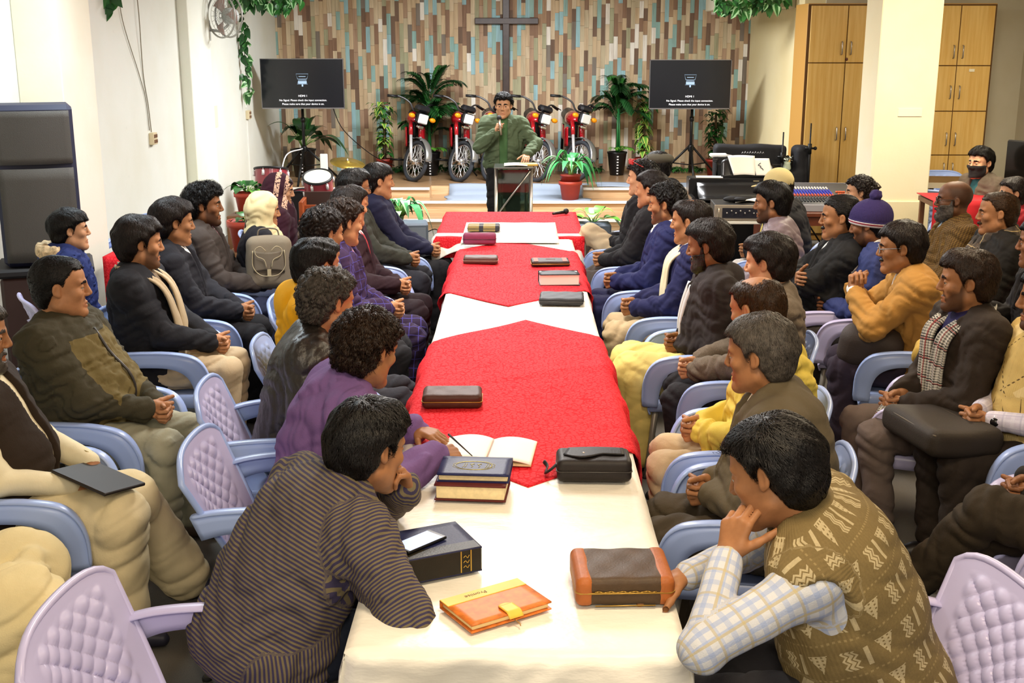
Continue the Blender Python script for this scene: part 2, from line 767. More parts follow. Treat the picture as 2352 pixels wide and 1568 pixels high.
def platform(name, lo, hi, nose=True):
    b = MB()
    b.box(lo, (hi[0], hi[1], hi[2] - .012), 1)
    b.box((lo[0], lo[1], hi[2] - .012), hi, 0)
    if nose:
        b.box((lo[0], lo[1] - .02, hi[2] - .026), (hi[0], lo[1] + .012, hi[2] + .004), 2)
    return struct(b.build(name, [lm, rm, nm]))


platform('floor_step', (XL, 14.26, 0), (XR, 14.9, .13))
platform('floor_landing', (XL, 14.9, 0), (XR, 15.6, .27))
platform('floor_stage_left', (XL, 15.25, 0), (-1.13, 15.6, .40))
platform('floor_stage_right', (.86, 15.25, 0), (XR, 15.6, .40))
platform('floor_stage', (XL, 15.6, 0), (XR, 17.36, .40), nose=False)
mm = mat('mat_cloth', '#8d98a8', .9, bump=.3, bs=120)
b = MB()


def fmat(u, v):
    x = -.92 + 1.85 * u + .03 * math.sin(9 * v)
    y = 14.93 + .80 * v
    z = .274 if y < 15.57 else (.274 + min((y - 15.57) / .03, 1) * .131)
    return (x, y if y < 15.57 else (15.57 if z < .404 else y - .03), z + .004 * math.sin(14 * u + 6 * v))


b.grid(fmat, 20, 27, 0, .006)
tag(b.build('floor_mat', mm), 'grey cloth mat spread over the middle of the stage steps', 'mat')
b = MB()
b.grid(lambda u, v: (1.05 + 2.15 * u, 15.34 + .5 * v, .408 + .004 * math.sin(20 * u)), 20, 6, 0, .006)
tag(b.build('floor_mat', mm), 'narrow grey mat along the right front of the stage', 'mat')
# ------------------------------------------------------------------ plastic armchairs
def cat_path(pts, n=5):
    P = [Vector(p) for p in pts]
    P = [2 * P[0] - P[1]] + P + [2 * P[-1] - P[-2]]
    out = []
    for i in range(1, len(P) - 2):
        for k in range(n):
            t = k / n
            a, b, c, d = P[i - 1], P[i], P[i + 1], P[i + 2]
            out.append(.5 * ((2 * b) + (c - a) * t + (2 * a - 5 * b + 4 * c - d) * t * t + (3 * b - a - 3 * c + d) * t ** 3))
    out.append(P[-2])
    return out


PLB = mat('plastic_blue', '#a0b6ea', .32, spec=.45)
PLV = mat('plastic_lavender', '#bdb8de', .34, spec=.45)
PLR = mat('plastic_brown', '#7d3a28', .35, spec=.45)
LEGM = mat('chair_leg_grey', '#8d8980', .4, metal=.3)


def chair_meshes(shell, panel):
    out = []
    b = MB()

    def back(u, v):
        a = 2 * u - 1
        hw = .205 + .085 * v ** .8
        z = .425 + .40 * v - .055 * abs(a) ** 5 * v
        y = -.185 - .145 * v + .065 * a * a * (1 - .3 * v)
        d = 0
        if .13 < u < .87 and .10 < v < .90:
            m = min((u - .13) / .05, (.87 - u) / .05, (v - .10) / .05, (.90 - v) / .05, 1)
            A, B_ = PI * (u * 6.5 + v * 6.5), PI * (u * 6.5 - v * 6.5)
            d = .014 * m * (abs(math.sin(A)) * abs(math.sin(B_))) ** .5 - .004 * m
        n = Vector((0, .94, .33))
        return Vector((a * hw, y, z)) + n * d
    b.grid(back, 60, 60, 1, .009, flip=True)
    rim = [back(0, i / 14) for i in range(15)] + [back(i / 16, 1) for i in range(1, 17)] + [back(1, 1 - i / 14) for i in range(1, 15)]
    b.tube([p + Vector((0, .004, 0)) for p in rim], .0115, 8, 0)
    out.append(('backrest', b, [shell, panel]))
    b = MB()

    def seat(u, v):
        a = 2 * u - 1
        y = -.20 + .485 * v
        z = .432 - .018 * (1 - a * a) * math.sin(PI * min(v * 1.1, 1)) - max(0, v - .88) * .5
        return (a * (.205 + .03 * v), y, z)
    b.grid(seat, 16, 16, 0, .012)
    for s in (-1, 1):
        b.grid(lambda u, v: (s * (.207 + .028 * u), -.2 + .475 * u, .432 - .065 * v), 8, 2, 0, .01 * s)
    b.grid(lambda u, v: (-.233 + .466 * u, .287 - .01 * v, .376 - .03 * v), 8, 2, 0, .01)
    out.append(('seat', b, [shell]))
    for s in (-1, 1):
        b = MB()
        outer = cat_path([(-.262, 0, .64), (-.16, 0, .662), (-.02, 0, .672), (.14, 0, .668), (.25, 0, .636), (.302, 0, .545), (.31, 0, .40)], 5)
        inner = cat_path([(-.225, 0, .565), (-.14, 0, .592), (-.02, 0, .602), (.11, 0, .598), (.185, 0, .568), (.222, 0, .505), (.236, 0, .40)], 5)
        N = len(outer) - 1

        def side(u, v):
            i = min(int(round(u * N)), N)
            o, n_ = outer[i], inner[i]
            y, z = o.x + (n_.x - o.x) * v, o.z + (n_.z - o.z) * v
            k = u
            x = .262 + .030 * math.sin(PI * min(k * 1.1, 1)) - .03 * max(0, k - .6) + .010 * v
            return (s * x, y, z)
        b.grid(side, N, 3, 0, .014 * s)
        top = [Vector(side(i / N, 0)) + Vector((-s * .006, 0, .002)) for i in range(N + 1)]
        b.tube(top, [.016] + [.020] * (N - 1) + [.012], 8, 0, flat=(1.3, .42))
        out.append(('armrest', b, [shell]))
    for sx in (-1, 1):
        for y0, y1, x0, x1 in ((.235, .285, .20, .235), (-.165, -.26, .19, .215)):
            b = MB()
            b.tube([(sx * x0, y0, .43), (sx * (x0 + x1) / 2, (y0 + y1) / 2, .21), (sx * x1, y1, 0.0)], [.019, .0155, .014], 10, 0)
            b.lathe([(.017, 0), (.0175, .012), (.014, .016)], (sx * x1, y1, 0), 10, 1)
            out.append(('leg', b, [LEGM, mat('rubber', '#2a2a2a', .8)]))
    return out


PROTO = {}


def chair(x, y, face, label, kind='blue', group='plastic armchairs of the audience', z=0):
    if kind not in PROTO:
        shell, panel = dict(blue=(PLB, PLB), lav=(PLV, PLV), two=(PLB, PLV), red=(PLR, PLR))[kind]
        r = empty('plastic_armchair', (0, 0, 0))
        for nm_, b, ms in chair_meshes(shell, panel):
            b.build(nm_, ms, r)
        PROTO[kind] = r
        first = True
    else:
        r = copy_tree(PROTO[kind])
    r.location = (x, y, z)
    r.rotation_euler = (0, 0, -math.radians(face))
    return tag(r, label, 'chair', group)
# ------------------------------------------------------------------ cloth, skin and hair materials
def cloth(name, col, kind='plain', c2='#000000', c3='#000000', rough=.85, bump=.25):
    if name in MATS:
        return MATS[name]
    m = bpy.data.materials.new(name)
    m.use_nodes = True
    t = NT(m)
    t.b.inputs['Roughness'].default_value = rough
    t.b.inputs['Specular IOR Level'].default_value = .25
    A, B, C = lin(col), lin(c2), lin(c3)
    o = t.obj()
    big = t.noise(7, 3, o)
    u, v = t.attr('u'), t.attr('v')

    def band(x, period, width, off=0.0):
        return t.math('LESS_THAN', t.math('FRACT', t.math('ADD', t.math('DIVIDE', x, period), off + 10)), width)
    c = None
    if kind == 'plain':
        c = A
    elif kind == 'leather':
        c = A
        t.b.inputs['Roughness'].default_value = .42
        t.b.inputs['Specular IOR Level'].default_value = .6
    elif kind == 'tweed':
        c = t.mix(t.math('MULTIPLY', t.noise(230, 2, o), .9), A, B)
    elif kind == 'stripe':
        c = t.mix(band(u, .0112, .52), A, B)
    elif kind == 'plaid':
        c = t.mix(band(u, .055, .08), A, B)
        c = t.mix(band(v, .055, .08), c, B)
    elif kind == 'scarfplaid':
        c = t.mix(t.math('MULTIPLY', band(u, .09, .45), .55), A, B)
        c = t.mix(t.math('MULTIPLY', band(v, .09, .45), .55), c, B)
        c = t.mix(band(u, .09, .06, .2), c, C)
        c = t.mix(band(v, .09, .06, .2), c, C)
    elif kind == 'hound':
        ck = t.math('MULTIPLY', t.math('ADD', band(u, .012, .5), band(v, .012, .5)), .42)
        c = t.mix(ck, A, B)
        g = t.math('MULTIPLY', band(u, .085, .35, .3), band(u, .012, .4))
        c = t.mix(t.math('MULTIPLY', g, .9), c, lin('#141416'))
        c = t.mix(t.math('MULTIPLY', band(u, .085, .05, .1), .8), c, C)
        c = t.mix(t.math('MULTIPLY', band(v, .085, .05, .1), .8), c, C)
    elif kind == 'check':
        c = t.mix(t.math('MULTIPLY', t.math('ADD', band(u, .011, .35), band(v, .011, .35)), .5), A, B)
    elif kind == 'shirtplaid':
        c = t.mix(t.math('MULTIPLY', band(v, .028, .42), .6), A, B)
        c = t.mix(t.math('MULTIPLY', band(u, .036, .40), .45), c, B)
        c = t.mix(t.math('MULTIPLY', band(v, .056, .12, .4), .7), c, C)
        c = t.mix(t.math('MULTIPLY', band(u, .072, .10, .4), .6), c, C)
    elif kind == 'fair':
        # knitted bands of triangles, bars and zigzags
        row = t.math('FRACT', t.math('ADD', t.math('DIVIDE', u, .098), 10.02))
        inb = t.math('MULTIPLY', t.math('GREATER_THAN', row, .2), t.math('LESS_THAN', row, .74))
        vv = t.math('FRACT', t.math('ADD', t.math('DIVIDE', v, .118), 10.0))
        tri = t.math('LESS_THAN', t.math('ADD', t.math('MULTIPLY', t.math('ABSOLUTE', t.math('SUBTRACT', vv, .2)), 3.4), .22), row)
        tri = t.math('MULTIPLY', tri, t.math('LESS_THAN', vv, .40))
        dots = t.math('MAXIMUM', band(u, .0098, .60), band(v, .0098, .60))
        tri = t.math('MULTIPLY', tri, dots)
        bar = t.math('MULTIPLY', t.math('GREATER_THAN', vv, .47), t.math('LESS_THAN', vv, .54))
        zz = t.math('PINGPONG', t.math('MULTIPLY', row, .62), .062)
        dz = t.math('ABSOLUTE', t.math('SUBTRACT', t.math('SUBTRACT', vv, .72), zz))
        zig = t.math('MAXIMUM', t.math('LESS_THAN', dz, .03), t.math('LESS_THAN', t.math('ABSOLUTE', t.math('SUBTRACT', dz, .075)), .02))
        pat = t.math('MAXIMUM', t.math('MAXIMUM', tri, bar), zig)
        pat = t.math('MULTIPLY', pat, inb)
        c = t.mix(t.math('MULTIPLY', pat, .85), A, B)
        hem = t.math('MULTIPLY', t.math('LESS_THAN', row, .05), band(v, .01, .5))
        c = t.mix(t.math('MULTIPLY', hem, .7), c, C)
        c = t.mix(t.math('MULTIPLY', t.noise(160, 2, o), .35), c, lin('#3a2c18'))
    elif kind == 'argyle':
        dd = t.math('ADD', t.math('ABSOLUTE', t.math('SUBTRACT', t.math('FRACT', t.math('ADD', t.math('DIVIDE', u, .24), 10.3)), .5)),
                    t.math('ABSOLUTE', t.math('SUBTRACT', t.math('FRACT', t.math('ADD', t.math('DIVIDE', v, .24), 10)), .5)))
        c = t.mix(t.math('LESS_THAN', dd, .27), A, B)
        ln = t.math('LESS_THAN', t.math('ABSOLUTE', t.math('SUBTRACT', dd, .47)), .016)
        ln = t.math('MULTIPLY', ln, band(u, .016, .55))
        c = t.mix(ln, c, C)
    elif kind == 'yoke':
        sx = t.n('ShaderNodeSeparateXYZ')
        t.l(o, sx.inputs[0])
        c = t.math('MULTIPLY', t.math('LESS_THAN', t.math('ABSOLUTE', sx.outputs[0]), .17), t.math('GREATER_THAN', sx.outputs[1], -.01))
        c = t.math('MULTIPLY', c, t.math('MULTIPLY', t.math('LESS_THAN', sx.outputs[2], 1.0), t.math('LESS_THAN', sx.outputs[1], .27)))
        c = t.mix(c, B, A)
    f = t.math('MULTIPLY_ADD', big, .34, .83)
    nd = t.n('ShaderNodeMix')
    nd.data_type = 'RGBA'
    nd.blend_type = 'MULTIPLY'
    nd.inputs[0].default_value = 1
    if hasattr(c, 'is_linked'):
        t.l(c, nd.inputs[6])
    else:
        nd.inputs[6].default_value = c
    t.l(f, nd.inputs[7])
    t.color(nd.outputs[2])
    fine = t.noise(30 if kind == 'leather' else 260, 3, o)
    mid = t.noise(16, 4, t.mapped(o, (1, 1, .6)))
    h = t.math('ADD', t.math('MULTIPLY', mid, 1.0), t.math('MULTIPLY', fine, .18))
    if kind in ('fair', 'knit', 'argyle'):
        h = t.math('ADD', h, t.math('MULTIPLY', t.math('PINGPONG', t.math('MULTIPLY', v, 1.0), .004), 40))
    t.bump(h, bump + (.3 if kind == 'leather' else 0), .02)
    MATS[name] = m
    return m


SKINS = dict(a='#b07f5a', b='#9c6e4a', c='#85593a', d='#c49572', e='#664530', f='#d0a482')


def skin_mat(k):
    n = 'skin_' + k
    if n in MATS:
        return MATS[n]
    m = mat(n, SKINS[k], .55, spec=.3)
    t = NT(m)
    c = lin(SKINS[k])
    f = t.noise(22, 4, t.obj())
    t.color(t.mix(t.attr('stub'), t.ramp(f, [(.25, (c[0] * .80, c[1] * .75, c[2] * .72, 1)), (.75, (min(1, c[0] * 1.18), c[1] * 1.12, c[2] * 1.08, 1))]), (c[0] * .10, c[1] * .10, c[2] * .12, 1)))
    t.bump(t.noise(190, 3, t.obj()), .12, .002)
    return m


def hair_mat(k):
    n = 'hair_' + k
    if n in MATS:
        return MATS[n]
    col = dict(black='#110e0d', brown='#2a1c13', dark='#1d1512', grey='#4a443e', rust='#33200f')[k]
    m = mat(n, col, .40, spec=.22)
    t = NT(m)
    c = lin(col)
    o = t.obj()
    f = t.noise(70, 3, o)
    t.color(t.ramp(f, [(.3, tuple(x * .55 for x in c[:3]) + (1,)), (.75, tuple(min(1, x * 1.5) for x in c[:3]) + (1,))]))
    t.bump(t.noise(120, 3, t.mapped(o, (1, 1, .35))), .5, .006)
    return m


# ------------------------------------------------------------------ people
def ik(S, W, l1, l2, pole):
    S, W = np.array(S, float), np.array(W, float)
    d = W - S
    D = min(np.linalg.norm(d), (l1 + l2) * .999)
    dn = unit(d)
    W = S + dn * D
    a = (l1 * l1 - l2 * l2 + D * D) / (2 * D)
    hh = math.sqrt(max(l1 * l1 - a * a, 0))
    p = np.array(pole, float)
    p = unit(p - dn * (p @ dn))
    return S + dn * a + p * hh, W


def hand_parts(w, d, n, side, curl=(20, 30, 20), spread=1.0, th=(.62, .62, .3), sc=1.0, tc=10):
    """palm, four unequal fingers and a thumb that leaves the side of the palm"""
    d = unit(d)
    n = np.array(n, float)
    n = unit(n - d * (n @ d))
    t = np.cross(d, n) * (1 if side > 0 else -1)
    w = np.array(w, float)
    parts = []
    ks = [(.031, .088), (.010, .093), (-.011, .088), (-.030, .078)]
    fl = [(.043, .026, .021), (.047, .030, .022), (.043, .028, .021), (.034, .021, .019)]
    fr = [.0098, .0100, .0096, .0085]
    for i, (kt, kd) in enumerate(ks):
        base = w + t * kt * .55 * sc + d * .015 * sc
        k = w + t * kt * sc + d * kd * sc
        parts.append((rc(base, k, .0135 * sc, .0115 * sc), .012 * sc))
        a = 0
        p = k
        dd = unit(d + t * kt * spread * 1.6)
        for j in range(3):
            a += math.radians(curl[j] * (1 + .06 * i))
            q = p + (dd * math.cos(a) + n * math.sin(a)) * fl[i][j] * sc
            r0 = fr[i] * sc * (1 - .07 * j)
            parts.append((rc(p, q, r0, r0 * .93), .0035 * sc))
            p = q
    parts.append((ell(w + t * .026 * sc + d * .036 * sc + n * .008 * sc, (.018 * sc,) * 2 + (.018 * sc,)), .014 * sc))
    p = w + t * .024 * sc + d * .024 * sc + n * .006 * sc
    dd = unit(t * th[0] + d * th[1] + n * th[2])
    for j, (l, r) in enumerate(((.044, .0125), (.033, .0105), (.027, .0095))):
        q = p + dd * l * sc
        parts.append((rc(p, q, r * sc, r * .9 * sc), .006 * sc))
        p = q
        dd = unit(dd * math.cos(math.radians(tc)) + (d * .6 + n * .5) * math.sin(math.radians(tc * 1.6)))
    return parts


def head_parts(nose=1.0, fat=0.0, fem=False):
    j = .9 if fem else 1.0
    c = []
    c.append((ell((0, -.018, .032), (.0745 + fat * .3, .094, .086)), 0))
    c.append((ell((0, .030, .042), (.060, .055, .058)), .035))
    c.append((ell((0, .026, -.036), (.0595 + fat, .061, .078)), .025))
    for s in (-1, 1):
        c.append((rc((s * (.049 + fat) * j, -.004, -.058), (s * .012, .066, -.098 * j), .021 + fat * .5, .016), .03))
        c.append((ell((s * .043, .060, -.016), (.021, .018, .017)), .022))
        c.append((rc((s * .045, .070, .029), (s * .012, .086, .024), .0095, .0085), .012))
    c.append((ell((0, .076, -.101 * j), (.020, .019, .016)), .02))
    c.append((rc((0, .0875, .020), (0, .1045 * (.5 + .5 * nose), -.021), .0072, .0108 * nose), .012))
    for s in (-1, 1):
        c.append((ell((s * .0115, .0950, -.027), (.0080, .010, .0070)), .007))
        c.append((rc((0, .0885, -.0595), (s * .022, .0790, -.0640), .0058, .0032), .008))
        c.append((rc((0, .0870, -.0735), (s * .019, .0785, -.0685), .0066, .0032), .008))
    base = U(c)
    soc = U([(ell((s * .0325, .100, .006), (.019, .019, .0125)), 0) for s in (-1, 1)])
    lid0 = U([(ell((s * .0315, .0745, .0055), (.0140, .0138, .0132)), 0) for s in (-1, 1)])

    def lids(q):
        slot = np.abs(q[:, 2] - .0035 + np.abs(np.abs(q[:, 0]) - .0315) * .0) - (.0036 - 12 * (np.abs(q[:, 0]) - .0315) ** 2)
        return np.maximum(lid0(q), -np.maximum(slot, .07 - q[:, 1]))
    mouth = U([(rc((0, .0945, -.0662), (s * .022, .0850, -.0665), .0022, .0018), 0) for s in (-1, 1)])
    ears = []
    for s in (-1, 1):
        a = math.radians(20)
        R = np.array([[math.cos(a) * 1, s * math.sin(a), 0], [-s * math.sin(a), math.cos(a), 0], [0, 0, 1]]).T
        ears.append((ell((s * .0815, -.012, .003), (.0080, .0165, .0265), R), .006))
        ears.append((ell((s * .0765, -.004, -.016), (.007, .009, .012)), .006))
    ears = U(ears)
    con = U([(ell((s * .0900, -.008, .003), (.0062, .009, .016)), 0) for s in (-1, 1)])

    def f(q):
        d = base(q)
        d = smax(d, -soc(q), .014)
        d = smax(d, -mouth(q), .004)
        d = smin(d, lids(q), .003)
        e = smax(ears(q), -con(q), .006)
        return smin(d, e, .006)
    return f


def hair_shell(st):
    """hair as a solid around the skull: thickness, hairline, crown, nape"""
    th = st.get('th', .014)
    hl = st.get('hl', 0.0)
    top = st.get('top', .0)
    curly = st.get('curly', 0.0)
    nape = st.get('nape', -.078)
    bald = st.get('bald', 0.0)
    fr = st.get('fringe', 0.0)
    seed = st.get('seed', 0.0)
    parts = [(ell((0, -.018, .032), (.0745 + th, .094 + th, .086 + th)), 0), (ell((0, .028, .046), (.060 + th * .8, .055 + th * .9, .058 + th * .9)), .03)]
    parts.append((ell((0, -.055, -.035), (.058 + th * .5, .045 + th * .5, .055)), .03))
    if top:
        parts.append((ell((0, .022, .085), (.060, .068, .030 + top)), .03))
    if st.get('long'):
        L = st['long']
        parts.append((rc((0, -.065, -.01), (0, -.085, -L), .062, .05), .05))
        for s in (-1, 1):
            parts.append((rc((s * .068, -.02, .01), (s * .075, -.035, -L * .8), .028, .03), .03))
    base = U(parts)
    ear = U([(ell((s * .088, -.006, -.002), (.026, .024, .036)), 0) for s in (-1, 1)])

    def f(q):
        x, y, z = q[:, 0], q[:, 1], q[:, 2]
        d = base(q)
        a = .0022 + th * .12
        w = np.sin(58 * x + 3 * np.sin(31 * z + seed) + seed) * np.sin(47 * y + 2.5 * np.sin(37 * x) + seed * 2)
        d = d - a * w - (a * 1.8 * np.sin(130 * x + 4 * np.sin(60 * z)) * np.sin(120 * z + 3 * np.sin(90 * y)) if curly else 0)
        jit = .004 * np.sin(150 * x + seed) + .003 * np.sin(310 * x + 90 * z)
        zz = z - hl + jit + fr * np.clip((y - .03) / .05, 0, 1) - .010 * np.clip((np.abs(x) - .02) / .03, 0, 1)
        yl = np.interp(zz, (-.12, -.045, -.028, -.020, .0, .03, .055, .068, .10), (-.05, -.032, -.020, .006, .014, .026, .052, .085, .20))
        h1 = (y - yl) * .62
        n_ = nape if not st.get('long') else -st['long'] - .05
        d = smax(d, h1, .010)
        d = smax(d, n_ + .006 * np.sin(90 * x) - z, .012)
        if not st.get('coverear'):
            d = smax(d, -ear(q), .008)
        if bald:
            cb = np.sqrt((x / .062) ** 2 + ((y + .020) / .085) ** 2)
            nz = .5 + .5 * np.sin(120 * x + 3 * np.sin(70 * y)) * np.sin(110 * y + 2 * np.sin(90 * x))
            d = np.where(z > .02, d + bald * np.clip(1.30 - cb, 0, 1) * (.85 + .25 * nz), d)
        return d
    return f


def strands(f, V, rng, n, length, wid, R0, up=.006, flow=(0, 0, -.5), crown=(0.01, -.05, .125)):
    """hair locks as tapered ribbons lying along the shell, in head space"""
    if len(V) == 0:
        return None
    idx = rng.integers(0, len(V), n)
    P = V[idx] + rng.normal(0, .002, (n, 3))
    cr = np.array(crown)
    K = 6
    L = length * rng.uniform(.5, 1.2, n)
    rows = []
    sway = rng.normal(0, .35, (n, 3))
    e = .002
    p = P.copy()
    dirs = None
    for k in range(K):
        g = np.stack([f((p + np.eye(3)[i] * e).astype(np.float32)) - f((p - np.eye(3)[i] * e).astype(np.float32)) for i in range(3)], 1)
        g /= np.linalg.norm(g, axis=1, keepdims=True) + 1e-9
        d = f(p.astype(np.float32))
        if k:
            p = p - g * np.clip(d, -.01, .01)[:, None]
        t = p - cr
        t /= np.linalg.norm(t, axis=1, keepdims=True) + 1e-6
        t = t + np.array(flow) + sway * (1 if k else 1)
        t -= g * np.einsum('ij,ij->i', t, g)[:, None]
        t /= np.linalg.norm(t, axis=1, keepdims=True) + 1e-9
        side = np.cross(t, g)
        lift = up * math.sin(PI * k / (K - 1) * .8 + .1)
        w = wid * (1 - .75 * k / (K - 1))
        c = p + g * lift
        rows.append((c - side * w, c + g * w * .5, c + side * w))
        p = p + t * (L / (K - 1))[:, None]
    Vs = np.stack([np.stack(r, 1) for r in rows], 1).reshape(-1, 3)  # n,K,3
    Q = []
    b = np.arange(n) * K * 3
    for k in range(K - 1):
        for c in (0, 1):
            a0 = b + k * 3 + c
            Q.append(np.stack([a0, a0 + 1, a0 + 4, a0 + 3], 1))
    return Vs, np.concatenate(Q)


CT = [0]


def person(hx, hy, face, label, hface=None, hp=4, hr=0, lean=4, hunch=8, sl=0, tw=0, g=0.0, s=1.03, hz=None, stand=False, seat=.44, w=1.0,
           skin='b', hair=None, beard=None, hands='clasp', hc_=(0, .25, .69), R=None, L=None, feet=None, knees=(.12, .12), q=1,
           top=None, legs=None, shoe='#1a1614', fem=False, glasses=None, fat=0.0, nose=1.0, cap=None, scarf=None, extra=None, group=None, legpole=None, show='all', hf=0.1):
    CT[0] += 1
    sd = CT[0] * 1.7
    rng = np.random.default_rng(CT[0])
    hface = face if hface is None else hface
    hs = s * (1.0 if fem else 1.05)
    g, w = g + .018, w * 1.07
    Lr = math.radians(lean)
    SL = math.radians(sl)

    def D(a):
        return unit((math.sin(SL), math.sin(a), math.cos(a)))
    hipz = (.93 * s) if stand else seat + .098 * s
    hip = np.array((0, 0, hipz))
    waist = hip + .17 * s * D(Lr * .6)
    chest = waist + .18 * s * D(Lr)
    hu = math.radians(hunch)
    nb = chest + .15 * s * D(Lr + hu * .6)
    twr = math.radians(tw)
    Up = D(Lr + hu * .3)
    Xs = unit(np.array((math.cos(twr), -math.sin(twr), 0)) - Up * (math.cos(twr) * Up[0] - math.sin(twr) * Up[1]))
    Fs = np.cross(Up, Xs)
    sw = .163 * s * w
    shR = nb - .062 * s * Up + Xs * sw - Fs * .005
    shL = nb - .062 * s * Up - Xs * sw - Fs * .005
    nd = D(.4 * (Lr + hu) + hf)
    hc = nb + nd * .135 * s + Fs * .012
    ps = math.radians(hface - face)
    th = math.radians(hp)
    Fh = np.array((math.sin(ps) * math.cos(th), math.cos(ps) * math.cos(th), -math.sin(th)))
    Xh = np.array((math.cos(ps), -math.sin(ps), 0))
    Uh = np.cross(Xh, Fh)
    rr = math.radians(hr)
    Xh, Uh = Xh * math.cos(rr) + Uh * math.sin(rr), Uh * math.cos(rr) - Xh * math.sin(rr)
    RH = np.stack([Xh, Fh, Uh], 1)
    RHf = RH.astype(np.float32)
    hcf = hc.astype(np.float32)

    def tohead(P):
        return ((P - hcf) @ RHf) / hs

    def fromhead(v):
        return hc + RH @ (np.array(v, float) * hs)
    # root placement: head lands on (hx, hy); z of the head follows from the seat
    fr = math.radians(face)
    ox = hc[0] * math.cos(fr) + hc[1] * math.sin(fr)
    oy = -hc[0] * math.sin(fr) + hc[1] * math.cos(fr)
    if hz is not None:  # slide along the sight line so that the head keeps its bearing
        k = (hc[2] - 2.2) / (hz - 2.2)
        hx, hy = hx * k, hy * k
    root_loc = (hx - ox, hy - oy, 0)
    # arms
    la, lf = .285 * s, .25 * s
    if hands == 'clasp':
        C = np.array(hc_, float)
        R = dict(w=C + (.050, -.070, .012), d=(-.42, .85, -.18), n=(-.9, -.35, -.15), curl=(58, 72, 38), th=(.40, .85, .35))
        L = dict(w=C + (-.050, -.066, -.004), d=(.42, .85, -.18), n=(.9, -.35, -.15), curl=(58, 72, 38), th=(.40, .85, .35))
    arm = {}
    for sd_, S, H in ((1, shR, R), (-1, shL, L)):
        H = dict(H or dict(w=(sd_ * .17, .33, hipz + .11), d=(-.15 * sd_, 1, -.15), n=(0, -.1, -1), curl=(18, 22, 14)))
        pole = H.get('pole', (sd_ * .75, -.45, -.75))
        E, W = ik(S, H['w'], la, lf, pole)
        arm[sd_] = (S, E, W, H)
    # legs
    lt, lsn = .425 * s, .425 * s
    leg = {}
    for sd_ in (1, -1):
        hj = hip + np.array((sd_ * .088 * s, 0.0, -.01))
        if feet and sd_ in feet:
            A = np.array(feet[sd_], float)
        elif stand:
            A = np.array((sd_ * .11, .0, .085))
        else:
            A = np.array((sd_ * knees[0 if sd_ > 0 else 1] * 1.05, .40, .09))
        pole = (legpole or {}).get(sd_, (sd_ * (knees[0 if sd_ > 0 else 1] - .1) * .8, 1, .55))
        K, A = ik(hj, A, lt, lsn, pole)
        leg[sd_] = (hj, K, A)
    # ---------------- body
    near = q <= 1
    hh = .0042 if near else (.0055 if q == 2 else .007)
    hp_ = head_parts(nose, fat, fem)
    nk = [(rc(fromhead((0, -.028, -.055)), nb - Up * .05, .052 * s * (.86 if fem else 1) + fat * .4, .060 * s), 0), (rc(nb - Up * .045 + Xs * .1, nb - Up * .045 - Xs * .1, .03, .03), .06)]
    nkf = U(nk)

    def fhead(P):
        return smin(hp_(tohead(P)) * hs, nkf(P), .03)
    m_ = .145 * hs
    lo = np.minimum(hc - m_, nb - .09)
    hi = np.maximum(hc + m_, nb + .09)
    lo[2] = nb[2] - .07
    pieces = [polygonise(fhead, lo, hi, hh)]
    nhead = len(pieces[0][1])
    clasp = hands == 'clasp'
    hp_list = []
    for sd_ in (1, -1):
        S, E, W, H = arm[sd_]
        if H.get('hide'):
            continue
        hd = hand_parts(W, H['d'], H['n'], sd_, H.get('curl', (18, 22, 14)), H.get('spread', 1), H.get('th', (.62, .62, .3)), s * .98, H.get('tc', 10))
        fa = W + unit(E - W) * .10
        hd = [(rc(fa, W, .033 * s, .026 * s), 0), (rc(W, W + unit(H['d']) * .02, .026 * s, .021 * s), .02)] + hd
        hp_list.append((U(hd), np.minimum(np.minimum(W, fa), W + unit(H['d']) * .1) - .095, np.maximum(np.maximum(W, fa), W + unit(H['d']) * .1) + .095))
    hhh = .0042 if near else (.005 if q == 2 else .0065)
    for f_, a_, b_ in hp_list:
        pieces.append(polygonise(f_, a_, b_, hhh))
    if show == 'all':
        inner = [(rc(hip, chest, .09, .10), 0), (rc(chest, nb - Up * .06, .10, .07), .05), (rc(shL, shR, .035, .035), .05)]
        for sd_ in (1, -1):
            S, E, W, H = arm[sd_]
            inner += [(rc(S, E, .034, .03), .03), (rc(E, W, .03, .024), .01)]
            hj, K, A = leg[sd_]
            inner += [(rc(hj, K, .06, .045), .05), (rc(K, A, .045, .035), .02)]
        allp = np.array([hip, nb, arm[1][1], arm[-1][1], arm[1][2], arm[-1][2], leg[1][1], leg[-1][1], leg[1][2], leg[-1][2]])
        pieces.append(polygonise(U(inner), allp.min(0) - .12, allp.max(0) + .12, .02))
    V, Q = join_vq(pieces)
    qc = ((V[Q[:nhead]].mean(1) - hc) @ RH) / hs
    mi = np.zeros(len(Q), int)
    lips = (np.abs(qc[:, 0]) < .024) & (qc[:, 1] > .076) & (qc[:, 2] < -.0565) & (qc[:, 2] > -.0785)
    brow = (np.abs(qc[:, 0]) > .012) & (np.abs(qc[:, 0]) < .050) & (qc[:, 1] > .055) & (qc[:, 2] > .0205) & (qc[:, 2] < .0335 - .004 * (np.abs(qc[:, 0]) > .04))
    sub = mi[:nhead]
    sub[lips] = 1
    sub[brow] = 2
    qv = ((V - hc) @ RH) / hs
    qx, qy, qz = np.abs(qv[:, 0]), qv[:, 1], qv[:, 2]
    cl = lambda a: np.clip(a, 0, 1)
    stub = np.zeros(len(V))
